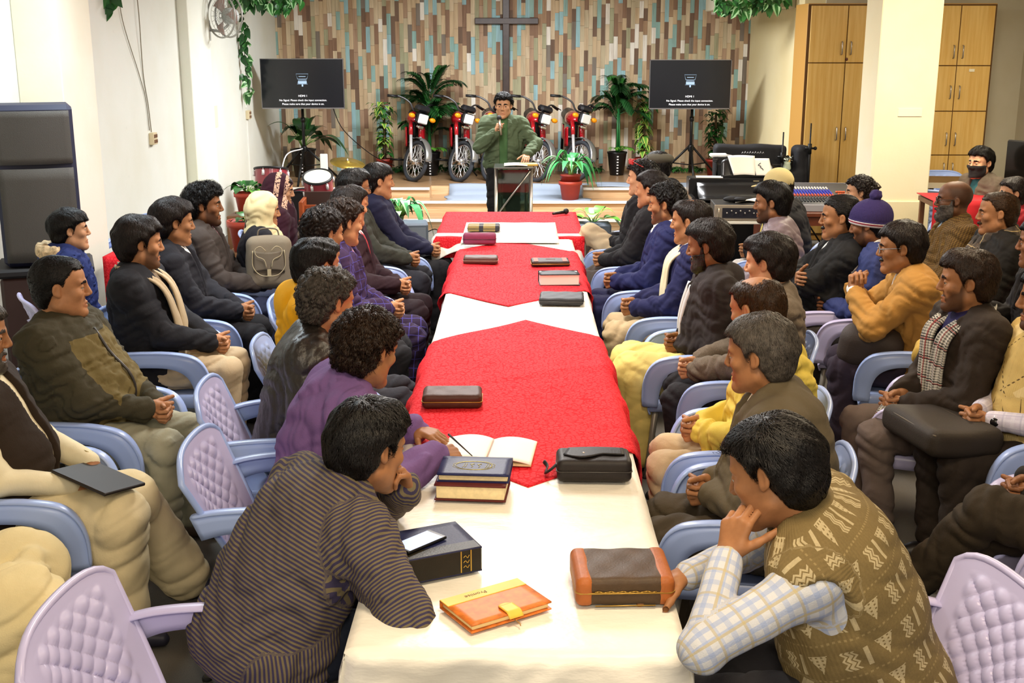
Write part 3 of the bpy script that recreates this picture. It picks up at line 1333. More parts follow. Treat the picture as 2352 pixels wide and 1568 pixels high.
    if beard and not beard.get('only'):
        lowz = -.056 + .030 * cl((qx - .035) / .03) + .05 * cl((.03 - qy) / .02)
        stub = cl((lowz - qz) / .012 + .5) * cl(qy / .02) * cl((qz + .128) / .012)
        stub = np.maximum(stub, cl((.030 - qx) / .006) * cl((-.044 - qz) / .005) * cl((qz + .061) / .004) * (qy > .06)) * (.95 if beard.get('t', .004) > .0032 else .8)
    if hair and hair.get('shaved'):
        stub = np.maximum(stub, .62 * cl((.03 + .5 * np.maximum(qz - .02, 0) - qy) / .03) * cl((qz + .05 - .06 * (qy > -.03)) / .012) * cl((.10 - qz) / .03))
    stub *= (qx < .085) & (np.abs(qy) < .14) & (np.abs(qz) < .14)
    hk = (hair or {}).get('c', 'black')
    lipc = tuple(lin(SKINS[skin])[i] * (.88, .70, .68)[i] for i in range(3))
    lm = mat('lips_' + skin, '#7a4038', .45)
    lm.node_tree.nodes['Principled BSDF'].inputs['Base Color'].default_value = lipc + (1,)
    root = link_mesh('person', np_mesh('person', V, Q, mi, True, dict(stub=stub)), [skin_mat(skin), lm, hair_mat(hk)], None, root_loc, (0, 0, -fr))
    tag(root, label, 'person', group)

    def emit(name, V, Q, m, attrs=None, par=None):
        return link_mesh(name, np_mesh(name, V, Q, None, True, attrs), m, par or root)
    # eyes
    if q <= 2 or (abs(hface) > 85):
        for sx in (-1, 1):
            b = MB()
            b.sphere((0, 0, 0), .0112 * hs, 0, 12, 8)
            k = len(b.f)
            c = fromhead((sx * .0315, .0745, .0055))
            e = Fh
            vv = np.array(b.v)
            for i, fc in enumerate(b.f):
                cc = unit(vv[list(fc)].mean(0))
                if cc @ e > .80:
                    b.m[i] = 1
            b.v = [tuple(np.array(v_) + c) for v_ in b.v]
            b.build('eye', [mat('eye_white', '#a8a096', .35), mat('iris', '#1a100a', .15)], root)
    # ---------------- hair, beard
    if hair is not None and not hair.get('none'):
        hair.setdefault('seed', sd)
        hfn = hair_shell(hair)
        Lg = hair.get('long', 0)
        hb = (-.13, -.155, -.12 - Lg), (.13, .13, .16)
        hv, hq = polygonise(hfn, hb[0], hb[1], .0052 if q <= 2 else .0075)
        ns = int(hair.get('n', 1300 if near else (650 if q == 2 else 260)) * (2.2 if near else 1.3))
        wd = hair.get('wid', .0014 if near else .0024)
        sv = strands(hfn, hv, rng, ns, hair.get('len', .05), wd, None, hair.get('up', .004), hair.get('flow', (0.12, -.1, -.45)), hair.get('crown', (.015, -.055, .13)))
        P_ = [(hv, hq)]
        if sv is not None:
            P_.append(sv)
        hv, hq = join_vq(P_)
        hv = hc + (hv * hs) @ RH.T
        emit('hair', hv, hq, hair_mat(hk))
    if beard and (beard.get('t', .004) > .0032 or beard.get('only')):
        bt = beard.get('t', .004)
        bh = beard.get('hi', -.056)

        def fb(qq):
            x, y, z = qq[:, 0], qq[:, 1], qq[:, 2]
            d = hp_(qq) - bt - .0015 * np.sin(150 * x + 3 * np.sin(80 * z)) * np.sin(140 * z)
            cutz = bh + .030 * np.clip((np.abs(x) - .035) / .03, 0, 1) + .05 * np.clip((.030 - y) / .02, 0, 1)
            m1 = z - cutz
            mo = .012 - np.sqrt((x / 1.9) ** 2 + (z + .067) ** 2)
            d = smax(d, np.minimum(m1, 9), .004)
            d = smax(d, mo, .003)
            d = smax(d, .006 - y, .006)
            mu = np.sqrt((x / 3.1) ** 2 + (z + .050) ** 2 + 0 * y) - .0085
            mu = np.maximum(np.maximum(mu, hp_(qq) - bt * 1.2), .05 - y)
            if beard.get('only') == 'mustache':
                return mu
            return np.minimum(d, mu) if beard.get('mus', True) else d
        bv, bq = polygonise(fb, (-.09, -.02, -.135), (.09, .125, .0), .0045)
        if len(bv):
            emit('beard' if beard.get('only') != 'mustache' else 'moustache', hc + (bv * hs) @ RH.T, bq, hair_mat(beard.get('c', hk)))
    # ---------------- garments
    h = .0085 if near else (.011 if q == 2 else .015)
    Bx = np.stack([Xs, Fs, Up], 1)
    Bh = np.stack([np.array((1, 0, 0)), np.cross(D(Lr * .5), (1, 0, 0)), D(Lr * .5)], 1)

    def torso(off):
        o = off
        return [(ell(hip + D(Lr) * .02 * s, (.172 * s + g * .8 + o, .126 * s + g + o, .122 * s + o), Bh), 0),
                (ell(waist + Fs * g * .6 + D(Lr) * .02, ((.152 * s + g) + o, .112 * s + g * 1.25 + o, .155 * s + o), Bx), .08),
                (ell(chest + Fs * .008, (.172 * s * (.6 + .4 * w) + g * .5 + o, .116 * s + g * .45 + o + (.012 if fem else 0), .160 * s + o), Bx), .08),
                (rc(shL + Xs * .02, shR - Xs * .02, .058 * s + o, .058 * s + o), .07),
                (rc(nb - Up * .012 - Fs * .012, shR, .046 * s + o, .052 * s + o), .05),
                (rc(nb - Up * .012 - Fs * .012, shL, .046 * s + o, .052 * s + o), .05)]

    def sleeve(sd_, off, t1=1.0):
        S, E, W, H = arm[sd_]
        We = E + (W - E) * t1
        return [(rc(S, E, .058 * s + off, .047 * s + off), .045), (rc(E, We, .047 * s + off, (.036 * s + off * .75)), .02)]

    def attrs(V):
        V = np.asarray(V, np.float32)
        segs = [(hip, nb, .15, 0)] + [(arm[k][0], arm[k][1], .055, 1) for k in (1, -1)] + [(arm[k][1], arm[k][2], .045, 2) for k in (1, -1)] + \
            [(leg[k][0], leg[k][1], .08, 3) for k in (1, -1)] + [(leg[k][1], leg[k][2], .06, 4) for k in (1, -1)]
        best = np.full(len(V), 9.0)
        uu, vv = np.zeros(len(V)), np.zeros(len(V))
        for a, b, r, kind in segs:
            d = rc(a, b, r, r)(V)
            ax = unit(b - a)
            t = (V - a) @ ax
            x = unit(np.cross(ax, Fs if kind != 3 else (1, 0, 0.01)))
            y = np.cross(ax, x)
            rel = V - a
            ang = np.arctan2(rel @ x, rel @ y)
            mk = d < best
            best = np.where(mk, d, best)
            off = (0, 1.0, 1.285, 2.0, 2.42)[kind]
            uu = np.where(mk, t + off, uu)
            vv = np.where(mk, ang * r, vv)
        return dict(u=uu, v=vv)
    pts = np.array([hip, nb, shL, shR, arm[1][1], arm[-1][1], arm[1][2], arm[-1][2], hip + (0, .2, 0)])
    blo, bhi = pts.min(0) - .2, pts.max(0) + .2
    blo[2] = max(blo[2], hipz - .28)
    top = dict(top or {})
    toff = top.get('off', .024 if top.get('vest') else .019)
    op = top.get('open')
    vest = top.get('vest')

    def tl(P):
        d = P - nb.astype(np.float32)
        return d @ Xs.astype(np.float32), d @ Fs.astype(np.float32), -(d @ Up.astype(np.float32))
    # shirt underneath
    shirt = top.get('shirt')
    if shirt is not None:
        parts = torso(.002 if (op or vest) else -.018)
        if vest or top.get('shirtsleeves'):
            parts = parts + sleeve(1, .004, .97) + sleeve(-1, .004, .97)
        else:  # cuffs that peep out of the outer sleeves
            for k in (1, -1):
                S, E, W, H = arm[k]
                if top.get('cuffs'):
                    parts = parts + [(rc(E + (W - E) * .6, E + (W - E) * 1.0, .040 * s, .036 * s), .01)]
        base_s = U(parts)
        wa = .0035 if near else .0025
        fs_ = (lambda P: base_s(P) + fold(P, 20, sd, wa)) if (vest or top.get('shirtsleeves')) else base_s
        col = [(rc(nb + Up * .020 + Xs * .055 * s * math.cos(a) + Fs * (.052 * s * math.sin(a) - .004) - Up * .030 * max(0, math.sin(a)),
                   nb + Up * .020 + Xs * .055 * s * math.cos(b) + Fs * (.052 * s * math.sin(b) - .004) - Up * .030 * max(0, math.sin(b)), .015, .015), .004)
               for a, b in [(2 * PI * i / 16 + PI / 2 + .25, 2 * PI * (i + 1) / 16 + PI / 2 + .25) for i in range(15)]]
        cf = U(col)
        fsh = (lambda P: smin(fs_(P), cf(P), .01)) if top.get('collar', True) else fs_
        hz_ = hip[2] - .13
        sv, sq = polygonise(fsh, blo, bhi, h)
        emit('shirt', sv, sq, shirt, attrs(sv))
    # outer garment
    if top.get('mat') is not None:
        parts = torso(toff)
        if not vest:
            ts = top.get('sl', .97)
            parts = parts + sleeve(1, toff + .002, ts) + sleeve(-1, toff + .002, ts)
        if top.get('tails', not stand):
            for k in (1, -1):
                hj, K, A = leg[k]
                parts.append((rc(hj + (0, 0, .0), hj + (K - hj) * top.get('tl', .22), .088 * s + toff, .085 * s + toff * .7), .05))
        base = U(parts)
        wa = top.get('wr', .009) * (.5 if top.get('vest') else 1)
        wf = max(top.get('wf', 15), 12) * 1.7
        w0, dep, foot = (op + (0,))[:3] if op else (0, 0, 0)
        holes = None
        if vest:
            holes = U([(ell(arm[k][0] + (arm[k][0] - nb) * .18 - Up * .045, (.055, .082, .105), Bx), 0) for k in (1, -1)])
        ncut = top.get('neck', (.062, .05))

        def fo(P):
            d = base(P) + fold(P, wf, sd, wa) + fold(P, wf * 2.1, sd + 2, wa * .42)
            x, y, u = tl(P)
            if op:
                wd = np.where(u < 0, w0, np.where(u < dep, w0 * (1 - u / max(dep, .01)) + foot * u / max(dep, .01), foot))
                cut = np.maximum(np.abs(x) - wd, -.02 - y)
                if not foot:
                    cut = np.maximum(cut, u - dep)
                d = smax(d, -cut, .006)
            else:
                nc = np.sqrt((x / ncut[0]) ** 2 + ((y - .012) / (ncut[0] + .004)) ** 2) - 1
                d = smax(d, -np.maximum(nc * ncut[0], u - ncut[1]), .008)
            if holes is not None:
                d = smax(d, -holes(P), .03)
            return d
        pos = []
        cut_lo = top.get('hem')

        tb_ = U(torso(toff))

        def surf(x, u):
            p0 = nb + Xs * x - Up * u + Fs * .34
            for _ in range(24):
                dd = float(tb_(p0[None].astype(np.float32))[0])
                if dd < .001:
                    break
                p0 = p0 - Fs * dd * .9
            return p0
        ext = []
        if op and top.get('lapel', True):
            lw = top.get('lw', .026)
            for sx in (-1, 1):
                prev = None
                for i in range(7):
                    u = -.005 + (dep * .98) * i / 6
                    wdt = w0 * (1 - max(u, 0) / dep) + foot * u / dep
                    pt = surf(sx * (wdt + lw * .55 * math.sin(PI * (i + .9) / 7.4)), max(u, .03)) - Fs * .002
                    if i == 0:
                        pt = nb + Xs * sx * .058 + Up * .012 + Fs * .02
                    if prev is not None:
                        ext.append((rc(prev, pt, .0125, .0125), .002))
                    prev = pt
        if top.get('collarj', bool(op)):
            ch_ = top.get('ch', .012)
            cr_ = top.get('cr', .017)
            rr_ = .066 * s
            a0, a1 = (PI / 2 + .5, 2 * PI + PI / 2 - .5) if op else (PI / 2 + .12, 2 * PI + PI / 2 - .12)
            N = 14
            for i in range(N):
                a, b = a0 + (a1 - a0) * i / N, a0 + (a1 - a0) * (i + 1) / N
                cp = lambda t: nb + Xs * rr_ * math.cos(t) + Fs * (rr_ * .92 * math.sin(t) - .006) + Up * (ch_ - .035 * max(0, math.sin(t)))
                ext.append((rc(cp(a), cp(b), cr_, cr_), .012))
        if top.get('hood'):
            hd_ = top['hood']
            cb = nb - Fs * .085 - Up * .02
            for sx in (-1, 1):
                ext.append((rc(cb + Xs * sx * .01, nb + Xs * sx * .085 - Fs * .01 + Up * .01, .042 * hd_, .034 * hd_), .03))
                ext.append((rc(nb + Xs * sx * .085 - Fs * .01 + Up * .01, nb + Xs * sx * .05 + Fs * .075 - Up * .05, .034 * hd_, .018 * hd_), .03))
            ext.append((ell(cb - Up * .04, (.095 * hd_, .05 * hd_, .075 * hd_), Bx), .04))
        if ext:
            ef = U(ext)
            full = lambda P: smin(fo(P), ef(P), .005)
        else:
            full = fo
        jv, jq = polygonise(full, blo, bhi, h)
        jo = emit(top.get('name', 'jacket'), jv, jq, top['mat'], attrs(jv))
        if top.get('zip'):
            z_ = MB()
            z_.tube([surf(.0, .05 + (.40 * i / 12)) + Fs * .004 for i in range(13)], .006, 6, 0)
            z_.build('zip', top['zip'], jo)
        if top.get('tie') is not None:
            sh0 = U(torso(.004))

            def ssurf(u):
                p0 = nb - Up * u + Fs * .34
                for _ in range(24):
                    dd = float(sh0(p0[None].astype(np.float32))[0])
                    if dd < .001:
                        break
                    p0 = p0 - Fs * dd * .9
                return p0
            tb = MB()
            tp = [nb + Fs * .066 - Up * .012] + [ssurf(.05 + .30 * i / 7) + Fs * .004 for i in range(8)]
            tb.tube(tp, [.020, .013, .017, .020, .023, .026, .029, .031, .02], 8, 0, flat=(1, .3), up=tuple(Fs))
            tb.build('tie', top['tie'], root)
    # trousers
    legs = dict(legs or {})
    if legs.get('mat') is not None:
        lo_ = legs.get('off', .012) + .006
        bag = legs.get('bag', 0.0)
        parts = [(ell(hip + (0, .01, -.01), (.158 * s + g * .6, .112 * s + g * .7, .090 * s), None), 0)]
        for k in (1, -1):
            hj, K, A = leg[k]
            parts += [(rc(hj + (0, .03, 0), K, .074 * s + lo_ + g * .3, .060 * s + lo_ + bag), .06), (rc(K, A + (A - K) * -.06, .058 * s + lo_ + bag, .046 * s + lo_ + bag * .9), .02)]
        if legs.get('kameez'):
            kz = legs['kameez']
            for k in (1, -1):
                hj, K, A = leg[k]
                parts.append((rc(hj, K, .09 * s, .075 * s), .05))
            parts.append((rc(hip + (0, .08, .06), (leg[1][1] + leg[-1][1]) / 2 + (0, 0, .01), .07, .05), .12))
        bl = U(parts)
        wl, wfl = legs.get('wr', .008), legs.get('wf', 16) * 1.5
        fl_ = lambda P: bl(P) + fold(P, wfl, sd + 5, wl) + fold(P, wfl * 2.2, sd + 1, wl * .3)
        lp = np.array([hip, leg[1][1], leg[-1][1], leg[1][2], leg[-1][2]])
        tv, tq = polygonise(fl_, lp.min(0) - .22, lp.max(0) + .2, h)
        emit(legs.get('name', 'trousers'), tv, tq, legs['mat'], attrs(tv))
        for k in (1, -1):
            hj, K, A = leg[k]
            fd = unit(np.array((A - K)[:2].tolist() + [0]) * -0.3 + np.array((k * .12, 1, 0)))
            if abs(A[2] - .09) > .08:
                fd = unit(fd + np.array((0, .2, -.5)))
            sp = [(rc(A - fd * .05 - (0, 0, .045), A + fd * .07 - (0, 0, .050), .038, .040), 0), (rc(A + fd * .07 - (0, 0, .05), A + fd * .155 - (0, 0, .058), .040, .028), .02), (rc(A, A - (0, 0, .04), .040, .042), .03)]
            zf = A[2] - .085
            sf = U(sp)
            ff = lambda P: smax(sf(P), zf - P[:, 2], .008)
            fv, fq = polygonise(ff, A - .24, A + .24, .010)
            emit('shoe', fv, fq, mat('shoe_' + shoe, shoe, .45, var=.2))
    # ---------------- things worn on the head and round the neck
    if glasses:
        gm = mat('glasses_' + glasses, glasses, .3)
        b = MB()
        for sx in (-1, 1):
            ring = [fromhead((sx * .033 + .024 * math.cos(t), .101 - .004 * abs(math.cos(t)), .004 + .018 * math.sin(t))) for t in [2 * PI * i / 16 for i in range(16)]]
            b.tube(ring, .0019, 6, 0, closed=True)
            b.tube([fromhead((sx * .057, .098, .010)), fromhead((sx * .074, .06, .012)), fromhead((sx * .0795, -.01, .012)), fromhead((sx * .079, -.03, -.004))], .0020, 6, 0)
        b.tube([fromhead((-.009, .102, .008)), fromhead((0, .106, .010)), fromhead((.009, .102, .008))], .0019, 6, 0)
        b.build('glasses', gm, root)
    if cap:
        cap(root, fromhead, RH, hs, tohead, hc, emit)
    if scarf:
        scarf(dict(root=root, nb=nb, Xs=Xs, Fs=Fs, Up=Up, chest=chest, hip=hip, waist=waist, torso=torso, emit=emit, h=h, sd=sd, fromhead=fromhead, hc=hc, RH=RH, hs=hs, blo=blo, bhi=bhi, arm=arm, leg=leg, s=s, near=near, tohead=tohead))
    if extra:
        extra(dict(root=root, nb=nb, Xs=Xs, Fs=Fs, Up=Up, chest=chest, hip=hip, waist=waist, torso=torso, emit=emit, h=h, sd=sd, fromhead=fromhead, hc=hc, RH=RH, hs=hs, blo=blo, bhi=bhi, arm=arm, leg=leg, s=s, near=near, tohead=tohead))
    root['_hip'] = 0
    del root['_hip']
    root_w = Vector(root_loc)
    return root, root_w, arm, leg
# ------------------------------------------------------------------ worn extras
def surfpt(c, x, u, off=.03):
    f = c.setdefault('_sf', U(c['torso'](off)))
    p = c['nb'] + c['Xs'] * x - c['Up'] * u + c['Fs'] * .34
    for _ in range(26):
        d = float(f(p[None].astype(np.float32))[0])
        if d < .001:
            break
        p = p - c['Fs'] * d * .9
    return p


def strip(c, name, m, path, wdir, W, thick=.010, n=30, ws=10, par=None):
    """cloth strip along path; keeps u (length) and v (width) for its pattern"""
    P = cat_path([tuple(p) for p in path], 6)
    N = len(P) - 1
    L = [0]
    for i in range(N):
        L.append(L[-1] + (P[i + 1] - P[i]).length)
    V, Uu, Vv = [], [], []
    wd = Vector(wdir).normalized()
    fs = Vector(tuple(c['Fs']))
    for side in (0, 1):
        for i in range(N + 1):
            t = (P[min(i + 1, N)] - P[max(i - 1, 0)]).normalized()
            w = (wd - t * wd.dot(t)).normalized()
            nr = w.cross(t).normalized()
            if nr.dot(fs) < 0:
                nr = -nr
            for j in range(ws + 1):
                a = 2 * j / ws - 1
                wv = W(i / N) if callable(W) else W
                bulge = .010 * math.sin(a * 7 + 5 * i / N) + .006 * math.sin(a * 13)
                p = P[i] + w * (a * wv) + nr * (bulge * .7 - .012 * a * a + (thick if side == 0 else 0))
                V.append(tuple(p))
                Uu.append(L[i])
                Vv.append(a * wv)
    W_ = ws + 1
    k = (N + 1) * W_
    Q = []
    for i in range(N):
        for j in range(ws):
            a = i * W_ + j
            Q.append((a, a + 1, a + W_ + 1, a + W_))
            Q.append((k + a, k + a + W_, k + a + W_ + 1, k + a + 1))
        Q.append((i * W_, (i + 1) * W_, k + (i + 1) * W_, k + i * W_))
        Q.append((i * W_ + ws, k + i * W_ + ws, k + (i + 1) * W_ + ws, (i + 1) * W_ + ws))
    for j in range(ws):
        Q.append((j, k + j, k + j + 1, j + 1))
        Q.append((N * W_ + j, N * W_ + j + 1, k + N * W_ + j + 1, k + N * W_ + j))
    return c['emit'](name, np.array(V), np.array(Q), m, dict(u=Uu, v=Vv), par)


def neck_scarf(m, l1=.42, l2=.42, x=.06, w=.05, ring=True, bulk=.03, lap=None):
    def f(c):
        nb, X, F, Up = c['nb'], c['Xs'], c['Fs'], c['Up']
        for s, l in ((1, l1), (-1, l2)):
            path = [nb - F * .075 + Up * .025 + X * s * .01, nb + X * s * .075 - F * .02 + Up * .02, surfpt(c, s * (x + .015), .07, .032)]
            path += [surfpt(c, s * x * (1 - .3 * k), .07 + l * k, .034) for k in (.35, .7, 1.0)]
            if lap and s == lap[0]:
                path += [np.array(p) for p in lap[1]]
            strip(c, 'scarf', m, path, tuple(X + F * .15), lambda t: w * (.75 + .4 * min(1, t * 2)))
    return f


def bundled_scarf(m, r=.045, ends=((1, .3, .05), (-1, .16, .02))):
    def f(c):
        nb, X, F, Up = c['nb'], c['Xs'], c['Fs'], c['Up']
        pr = []
        N = 16
        for k, (rad, zz, rr) in enumerate(((.080, .012, r), (.095, -.022, r * .9))):
            for i in range(N):
                a, b = 2 * PI * i / N, 2 * PI * (i + 1) / N
                cp = lambda t: nb + X * rad * math.cos(t) + F * (rad * .95 * math.sin(t)) + Up * (zz - .03 * math.sin(t))
                pr.append((rc(cp(a), cp(b), rr, rr), .015))
        g = U(pr)
        ff = lambda P: g(P) + fold(P, 40, c['sd'], .007)
        V, Q = polygonise(ff, nb - .22, nb + .22, .009)
        d = np.asarray(V) - nb
        c['emit']('scarf', V, Q, m, dict(u=np.arctan2(d @ F, d @ X) * .09, v=d @ Up + .3))
        for s, l, x in ends:
            path = [nb + F * .10 + X * s * x - Up * .02] + [surfpt(c, s * x, .08 + l * k, .035) for k in (.2, .6, 1.0)]
            strip(c, 'scarf', m, path, tuple(X), .055)
    return f


def veil(m, trim=None, sh=True):
    """shawl over the head and shoulders, open round the face"""
    def f(c):
        nb, X, F, Up = c['nb'], c['Xs'], c['Fs'], c['Up']
        fh = c['fromhead']
        pr = [(ell(fh((0, -.02, .03)), np.array((.098, .118, .112)) * c['hs'], c['RH']), 0),
              (rc(fh((0, -.04, -.03)), nb - Up * .02, .085, .10), .06),
              (rc(nb - Up * .06 - X * (.13 if sh else .05), nb - Up * .06 + X * (.13 if sh else .05), .082, .082), .08),
              (rc(nb + F * .04, c['chest'] + F * (.05 if sh else .12) + Up * (0 if sh else .06) + X * (0 if sh else .05), .10 if sh else .07, .12 if sh else .055), .06)]
        if sh:
            pr.append((rc(nb - F * .05, c['chest'] - F * .06, .10, .11), .08))
        g = U(pr)
        hole = ell(fh((0, .135, -.020)), np.array((.085, .115, .092)) * c['hs'], c['RH'])
        h2 = rc(fh((0, .10, -.05)), fh((0, .10, -.13)), .03, .02)
        ff = lambda P: smax(g(P) + fold(P, 46, c['sd'], .0055), -smin(hole(P), h2(P), .02), .012)
        lo = np.minimum(c['blo'], c['hc'] - .2)
        V, Q = polygonise(ff, np.minimum(nb, c['chest']) - .34, np.maximum(c['hc'], nb) + .30, .0095)
        d = np.asarray(V) - nb
        q = c['tohead'](np.asarray(V, np.float32))
        if trim:
            u = np.abs(q[:, 1] - .015 + .35 * (q[:, 2] + .1) * (q[:, 2] < -.1))
            c['emit']('shawl', V, Q, m, dict(u=d @ Up, v=u))
        else:
            c['emit']('shawl', V, Q, m, dict(u=d @ Up, v=d @ X))
    return f


def beanie(root, fh, RH, hs, tohead, hc, emit):
    g = ell((0, -.016, .040), (.0945, .114, .098))

    def f(q):
        x, y, z = q[:, 0], q[:, 1], q[:, 2]
        a = np.arctan2(x, y + .016)
        d = g(q) - .0035 * np.abs(np.sin(a * 22))
        line = .028 + (y - .09) * .30
        d = smax(d, line - z, .006)
        b = np.abs(z - line - .012) - .014
        return np.minimum(d, np.maximum(g(q) - .007, b))
    V, Q = polygonise(f, (-.13, -.16, -.08), (.13, .14, .17), .005)
    line = .028 + (V[:, 1] - .09) * .30
    emit('knit_cap', hc + (V * hs) @ RH.T, Q, beanie_mat(), dict(u=V[:, 2] - line, v=V[:, 0]))
    g2 = ell((0, -.055, .150), (.034, .034, .032))
    f2 = lambda q: g2(q) + .006 * np.sin(110 * q[:, 0]) * np.sin(120 * q[:, 1]) * np.sin(100 * q[:, 2])
    V, Q = polygonise(f2, (-.05, -.11, .10), (.05, 0, .2), .005)
    emit('pompom', hc + (V * hs) @ RH.T, Q, mat('knit_purple', '#2c2152', .95, bump=.6, bs=160))


def beanie_mat():
    if 'beanie' in MATS:
        return MATS['beanie']
    m = mat('beanie', '#2c2152', .95)
    t = NT(m)
    t.color(t.ramp(t.math('MULTIPLY', t.attr('u'), 10), [(0, lin('#d8d2d2')), (.09, lin('#8c2238')), (.17, lin('#d8d2d2')), (.22, lin('#2c2152'))], True))
    t.bump(t.noise(200, 2, t.obj()), .5, .004)
    return m


def flat_cap(root, fh, RH, hs, tohead, hc, emit):
    g = U([(ell((0, -.012, .062), (.102, .128, .052)), 0), (ell((0, .095, .040), (.070, .060, .012)), .03)])

    def f(q):
        d = g(q)
        line = .028 + (q[:, 1] + .1) * .06
        return smax(d, line - q[:, 2], .008)
    V, Q = polygonise(f, (-.14, -.18, -.02), (.14, .2, .16), .006)
    emit('flat_cap', hc + (V * hs) @ RH.T, Q, mat('cap_olive', '#4a463a', .9, bump=.3, bs=200))


def mesh_cap(root, fh, RH, hs, tohead, hc, emit):
    g = U([(ell((0, -.014, .040), (.090, .110, .098)), 0)])

    def f(q):
        line = .020 + (q[:, 1] - .09) * .05
        d = smax(g(q), line - q[:, 2], .006)
        b = ell((0, .135, .030), (.062, .075, .009))(q)
        return smin(d, b, .01)
    V, Q = polygonise(f, (-.13, -.16, -.02), (.13, .23, .17), .006)
    emit('mesh_cap', hc + (V * hs) @ RH.T, Q, mat('cap_cream', '#c9b67e', .85, bump=.6, bs=420))


def mask_on(c):
    RH, hs = c['RH'], c['hs']
    hp_ = head_parts()

    def f(q):
        d = np.abs(hp_(q) - .010) - .003
        d = hp_(q) - .010
        d = smax(d, np.abs(q[:, 2] + .060) - .050, .008)
        d = smax(d, .012 - q[:, 1], .006)
        return d
    V, Q = polygonise(f, (-.1, -.02, -.14), (.1, .14, .02), .005)
    c['emit']('face_mask', c['hc'] + (V * hs) @ RH.T, Q, mat('mask_black', '#1c1a1b', .85, bump=.3, bs=80))
    b = MB()
    fh = c['fromhead']
    for s in (-1, 1):
        b.tube([fh((s * .060, .045, -.035)), fh((s * .078, .0, -.012)), fh((s * .088, -.028, .010))], .0018, 5)
    b.build('mask_loop', MATS['mask_black'], c['root'])


def watch(side, band, face):
    def f(c):
        S, E, W, H = c['arm'][side]
        d = unit(E - W)
        p = W + d * .025
        b = MB()
        n = unit(np.array(H['n'], float) * -1)
        n = unit(n - d * (n @ d))
        t = np.cross(d, n)
        ring = [p + (n * math.cos(a) * .031 + t * math.sin(a) * .031) for a in [2 * PI * i / 20 for i in range(20)]]
        b.tube(ring, .008, 6, 0, closed=True, flat=(1.3, .5))
        w_ = b.build('wristwatch', band, c['root'])
        b = MB()
        M = Matrix((tuple(t) + (0,), tuple(d) + (0,), tuple(n) + (0,), (0, 0, 0, 1))).transposed()
        b.lathe([(.017, -.004), (.018, .004), (.0, .005)], tuple(p + n * .034), 16, M=M)
        b.build('dial', face, w_)
    return f


def both(*fs):
    def f(c):
        for g in fs:
            g(c)
    return f


def fur_trim(m):
    def f(c):
        nb, X, F, Up = c['nb'], c['Xs'], c['Fs'], c['Up']
        path = [nb - F * .10 - Up * .02 + X * (.11 * math.sin(a)) + F * (.03 - .05 * math.cos(a)) + Up * .03 for a in [-1.7 + 3.4 * i / 12 for i in range(13)]]
        g = U(chain(path, [.038] * 13))
        ff = lambda P: g(P) + .012 * np.sin(90 * P[:, 0] + 3 * np.sin(50 * P[:, 2])) * np.sin(85 * P[:, 1]) * np.sin(80 * P[:, 2])
        V, Q = polygonise(ff, nb - .25, nb + .2, .008)
        c['emit']('fur_trim', V, Q, m)
    return f


def redshades(c):
    fh = c['fromhead']
    b = MB()
    for s in (-1, 1):
        b.grid(lambda u, v: fh((s * (.008 + .058 * u), .090 - .045 * u * u, .115 + .03 * v - .01 * u)), 8, 4, 0, .004 * s)
        b.tube([fh((s * .066, .045, .125)), fh((s * .085, -.03, .09))], .003, 5)
    b.build('sunglasses', mat('shades_red', '#b01818', .2, spec=.6), c['root'])


def hair_clip(c):
    fh = c['fromhead']
    b = MB()
    for k in range(6):
        b.tube([fh((-.03 + .012 * k, -.128, .02)), fh((-.035 + .014 * k, -.160, .045)), fh((-.03 + .012 * k, -.135, .075))], .005, 6)
    b.tube([fh((-.04, -.13, .05)), fh((.04, -.13, .05))], .008, 6)
    b.build('claw_clip', mat('clip_tortoise', '#4a3a30', .3), c['root'])


# ------------------------------------------------------------------ the people, nearest rows first
K_SHIRT = cloth('shirt_white', '#e6e4e0', bump=.12)
K_CREAM = cloth('shirt_cream', '#e4d9b8', bump=.15)
K_PALEY = cloth('shirt_yellow', '#d9c46a', bump=.2)
K_DKTR = cloth('trouser_charcoal', '#262529')
K_BLKTR = cloth('trouser_black', '#18171a')
K_KHAKI = cloth('trouser_khaki', '#b5a07e')
K_BEIGE = cloth('trouser_beige', '#c3ad8c')
K_NAVYTR = cloth('trouser_navy', '#1e2040')
HB = dict(c='black', th=.015, hl=.004)


def H(**k):
    d = dict(HB)
    d.update(k)
    return d


ROWA = 'people seated along the left of the long table'
ROWR = 'people seated along the right of the long table'
BACKL = 'people seated in the left outer rows'
BACKR = 'people seated in the right outer rows'
AT = {}


def P(key, hx, hy, hz, face, label, **k):
    kind = k.pop('chair', 'blue')
    cp = k.pop('cpos', None)
    cl = k.pop('clabel', None)
    cf = k.pop('cface', face)
    cb = k.pop('cback', .07)
    root, loc, arm, leg = person(hx, hy, face, label, hz=hz, **k)
    AT[key] = (root, loc)
    if kind:
        a = math.radians(cf)
        if cp:
            chair(*cp, cl, kind)
        else:
            chair(loc.x + math.sin(a) * cb, loc.y + math.cos(a) * cb, cf, cl, kind)
    return root, loc, arm, leg


